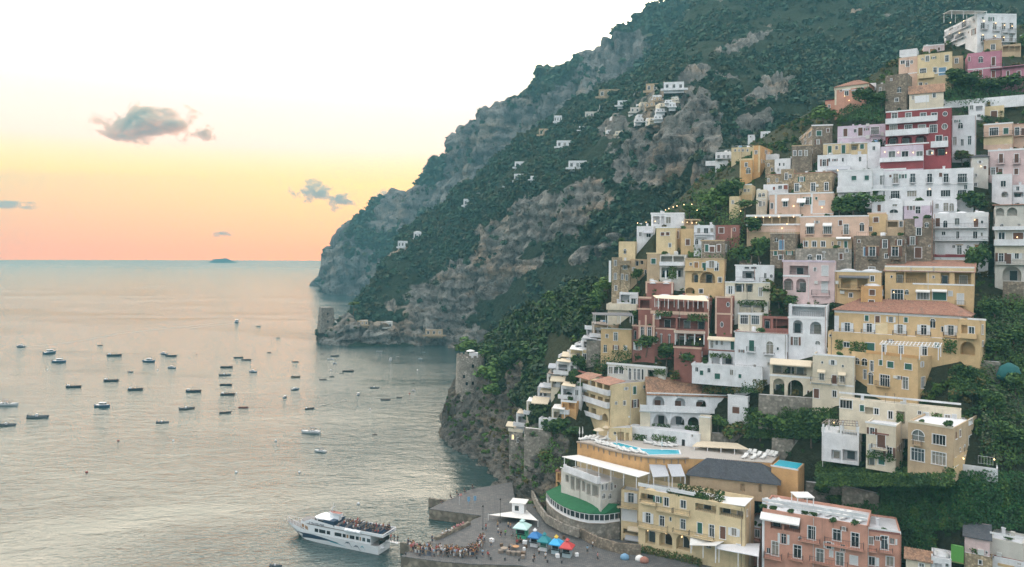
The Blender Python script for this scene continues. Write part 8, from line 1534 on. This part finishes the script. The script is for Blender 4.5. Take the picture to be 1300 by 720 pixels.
for x, y in ((620, 115), (650, 100), (600, 130), (570, 150), (690, 88), (540, 155), (665, 95), (715, 70), (500, 178)): c = prnd.choice(['red', 'pink', 'white']); person(zpt('Q', x, y - 6, ZQ + .25), 'sit', R(150), c, 'black', 'person in %s sitting on the long stone bench' % c, 'people on the stone bench, ' + c)
ZOOM['J'] = (340, 600, 4.643)
for x, y, lb in ((1020, 183, 'nearest the jetty corner'), (1076, 153, 'second along the jetty edge'), (1115, 135, 'in the middle of the jetty edge'), (1158, 118, 'near the inner end of the jetty'), (1205, 96, 'beside the small boat at the jetty root')): person(zpt('J', x, y, ZQ), 'sit', R(60), 'black', 'navy', 'person in dark clothes sitting ' + lb)
rm = fr.matrix_basis.copy() if False else Matrix.Translation(org) @ Matrix.Rotation(rz, 4, 'Z')
for i in range(58):
    x = fx(prnd.uniform(625, 1060)); y = prnd.uniform(-cb + .5, cb - .5); c = prnd.choice(['navy', 'black', 'black', 'grey', 'white', 'navy', 'beige', 'red']); person(rm @ Vector((x, y, 4.19)), 'sit' if prnd.random() < .75 else 'stand', rz + R(90), c, 'navy', 'passenger in %s top on the open upper deck of the ferry' % c, 'passengers on the ferry deck, %s tops' % c)
for i, x in enumerate((-1.4, -2.3, -3.2)): person(rm @ Vector((x, sgn * -.6, 2.26)), 'walk', rz + R(90), ['red', 'navy', 'black'][i], 'navy', 'person in %s walking down the ferry gangway' % ['red', 'navy', 'black'][i])
for i, (x, y) in enumerate(((120, 415), (200, 470), (300, 500), (345, 430), (470, 520), (500, 415), (520, 500), (455, 640), (300, 600), (150, 560), (60, 470), (420, 470), (250, 450), (380, 600), (530, 470), (110, 600), (220, 560), (350, 560))):
    p = on_z(x, y, 0); m = MB(p); m.lathe(p, [(.1, -.3), (.42, 0), (.4, .3), (.1, .5)], 8); tag(m.build('mooring_buoy', REDH if i % 3 == 0 else WHITEH, smooth=True), 'small %s mooring buoy floating in the bay' % ('red' if i % 3 == 0 else 'white'), 'buoy', '%s mooring buoys in the bay' % ('red' if i % 3 == 0 else 'white'))
for i in range(12):
    q = on_z(515 + i * 18, 704.5 + i * .95, ZQ); m = MB(q); m.lathe(q, [(.2, 0), (.16, .35), (.26, .4), (.24, .55), (.05, .6)], 8); tag(m.build('bollard', IRON), 'black iron bollard along the near edge of the quay', 'bollard', 'bollards along the quay edge')
for i in range(22):
    q = zpt('K', prnd.uniform(30, 900), prnd.uniform(430, 640), ZQ); m = MB(q); a_ = prnd.uniform(0, 3); uu = Vector((math.cos(a_), math.sin(a_), 0)) * prnd.uniform(.25, .5); m.box(q + UP * .3, uu, Vector((-uu.y, uu.x, 0)) * .8, UP * .3); m.box(q + UP * .63, uu * 1.05, Vector((-uu.y, uu.x, 0)) * .84, UP * .03); tag(m.build('crate', prnd.choice([TIMBER, PAINT['b'], WHITEP, WOODH])), 'small storage crate standing about on the quay', 'crate', 'crates on the quay')
# wakes: narrow bands of broken water
def wake(pts, w0, w1, name='wake'):
    m = MB(); q = [on_z(x, y, .02) for x, y in pts]; n = len(q)
    for i in range(n - 1):
        d_ = (q[i + 1] - q[i]).normalized(); s_ = Vector((d_.y, -d_.x, 0)); a, b = w0 + (w1 - w0) * i / (n - 1), w0 + (w1 - w0) * (i + 1) / (n - 1); m.poly([q[i] - s_ * a, q[i] + s_ * a, q[i + 1] + s_ * b, q[i + 1] - s_ * b])
    def f(nt, n_, l, b_):
        b_.inputs['Base Color'].default_value = (.07, .09, .09, 1); b_.inputs['Roughness'].default_value = .35; bump(nt, b_, noise(nt, .7, 4), 1, 1.0)
    o = m.build(name, mat('broken_water', f)); tag(o, kind='stuff')
wake([(32, 440), (60, 438), (100, 433), (150, 424), (200, 418), (270, 411)], .6, 1.2); wake([(302, 410), (295, 411), (270, 413), (240, 417)], .4, 1.5); wake([(398, 517), (410, 514), (440, 508)], .3, .9)
# potted shrubs and more houses of the hamlet
for i in range(70):
    A, u, w, Wd, d, z = prnd.choice(ROOFS); p = A + u * Wd * prnd.uniform(.08, .92) + w * prnd.uniform(.5, 1.4); p.z = z; r_, h_ = PROTO['bush']; s_ = prnd.uniform(.35, .75)
    o = copy_tree(r_, p + UP * .1, prnd.uniform(0, 6), s_, 'small potted shrub on a flat roof terrace of the town', 'potted shrubs on the roof terraces'); o['category'] = 'shrub'
for i in range(26):
    x = prnd.uniform(390, 640); y = 470 - (x - 390) * .48 + prnd.uniform(-26, 60); wd = prnd.uniform(18, 34)
    farhouse('M', x, y, x + wd, y + prnd.uniform(12, 18), 'small pale house among the trees of the mountain hamlet', prnd.choice('wwqcn'), mount, prnd.uniform(-20, 20), 2)
for o in bpy.data.objects:
    if o.get('label') == 'small pale house among the trees of the mountain hamlet': o['group'] = 'small houses of the mountain hamlet'
for o in list(bpy.data.objects):                                   # prototypes never used are taken away
    if o.type == 'EMPTY' and o.parent is None and o.location.y < -300:
        for c in list(o.children): bpy.data.objects.remove(c)
        bpy.data.objects.remove(o)
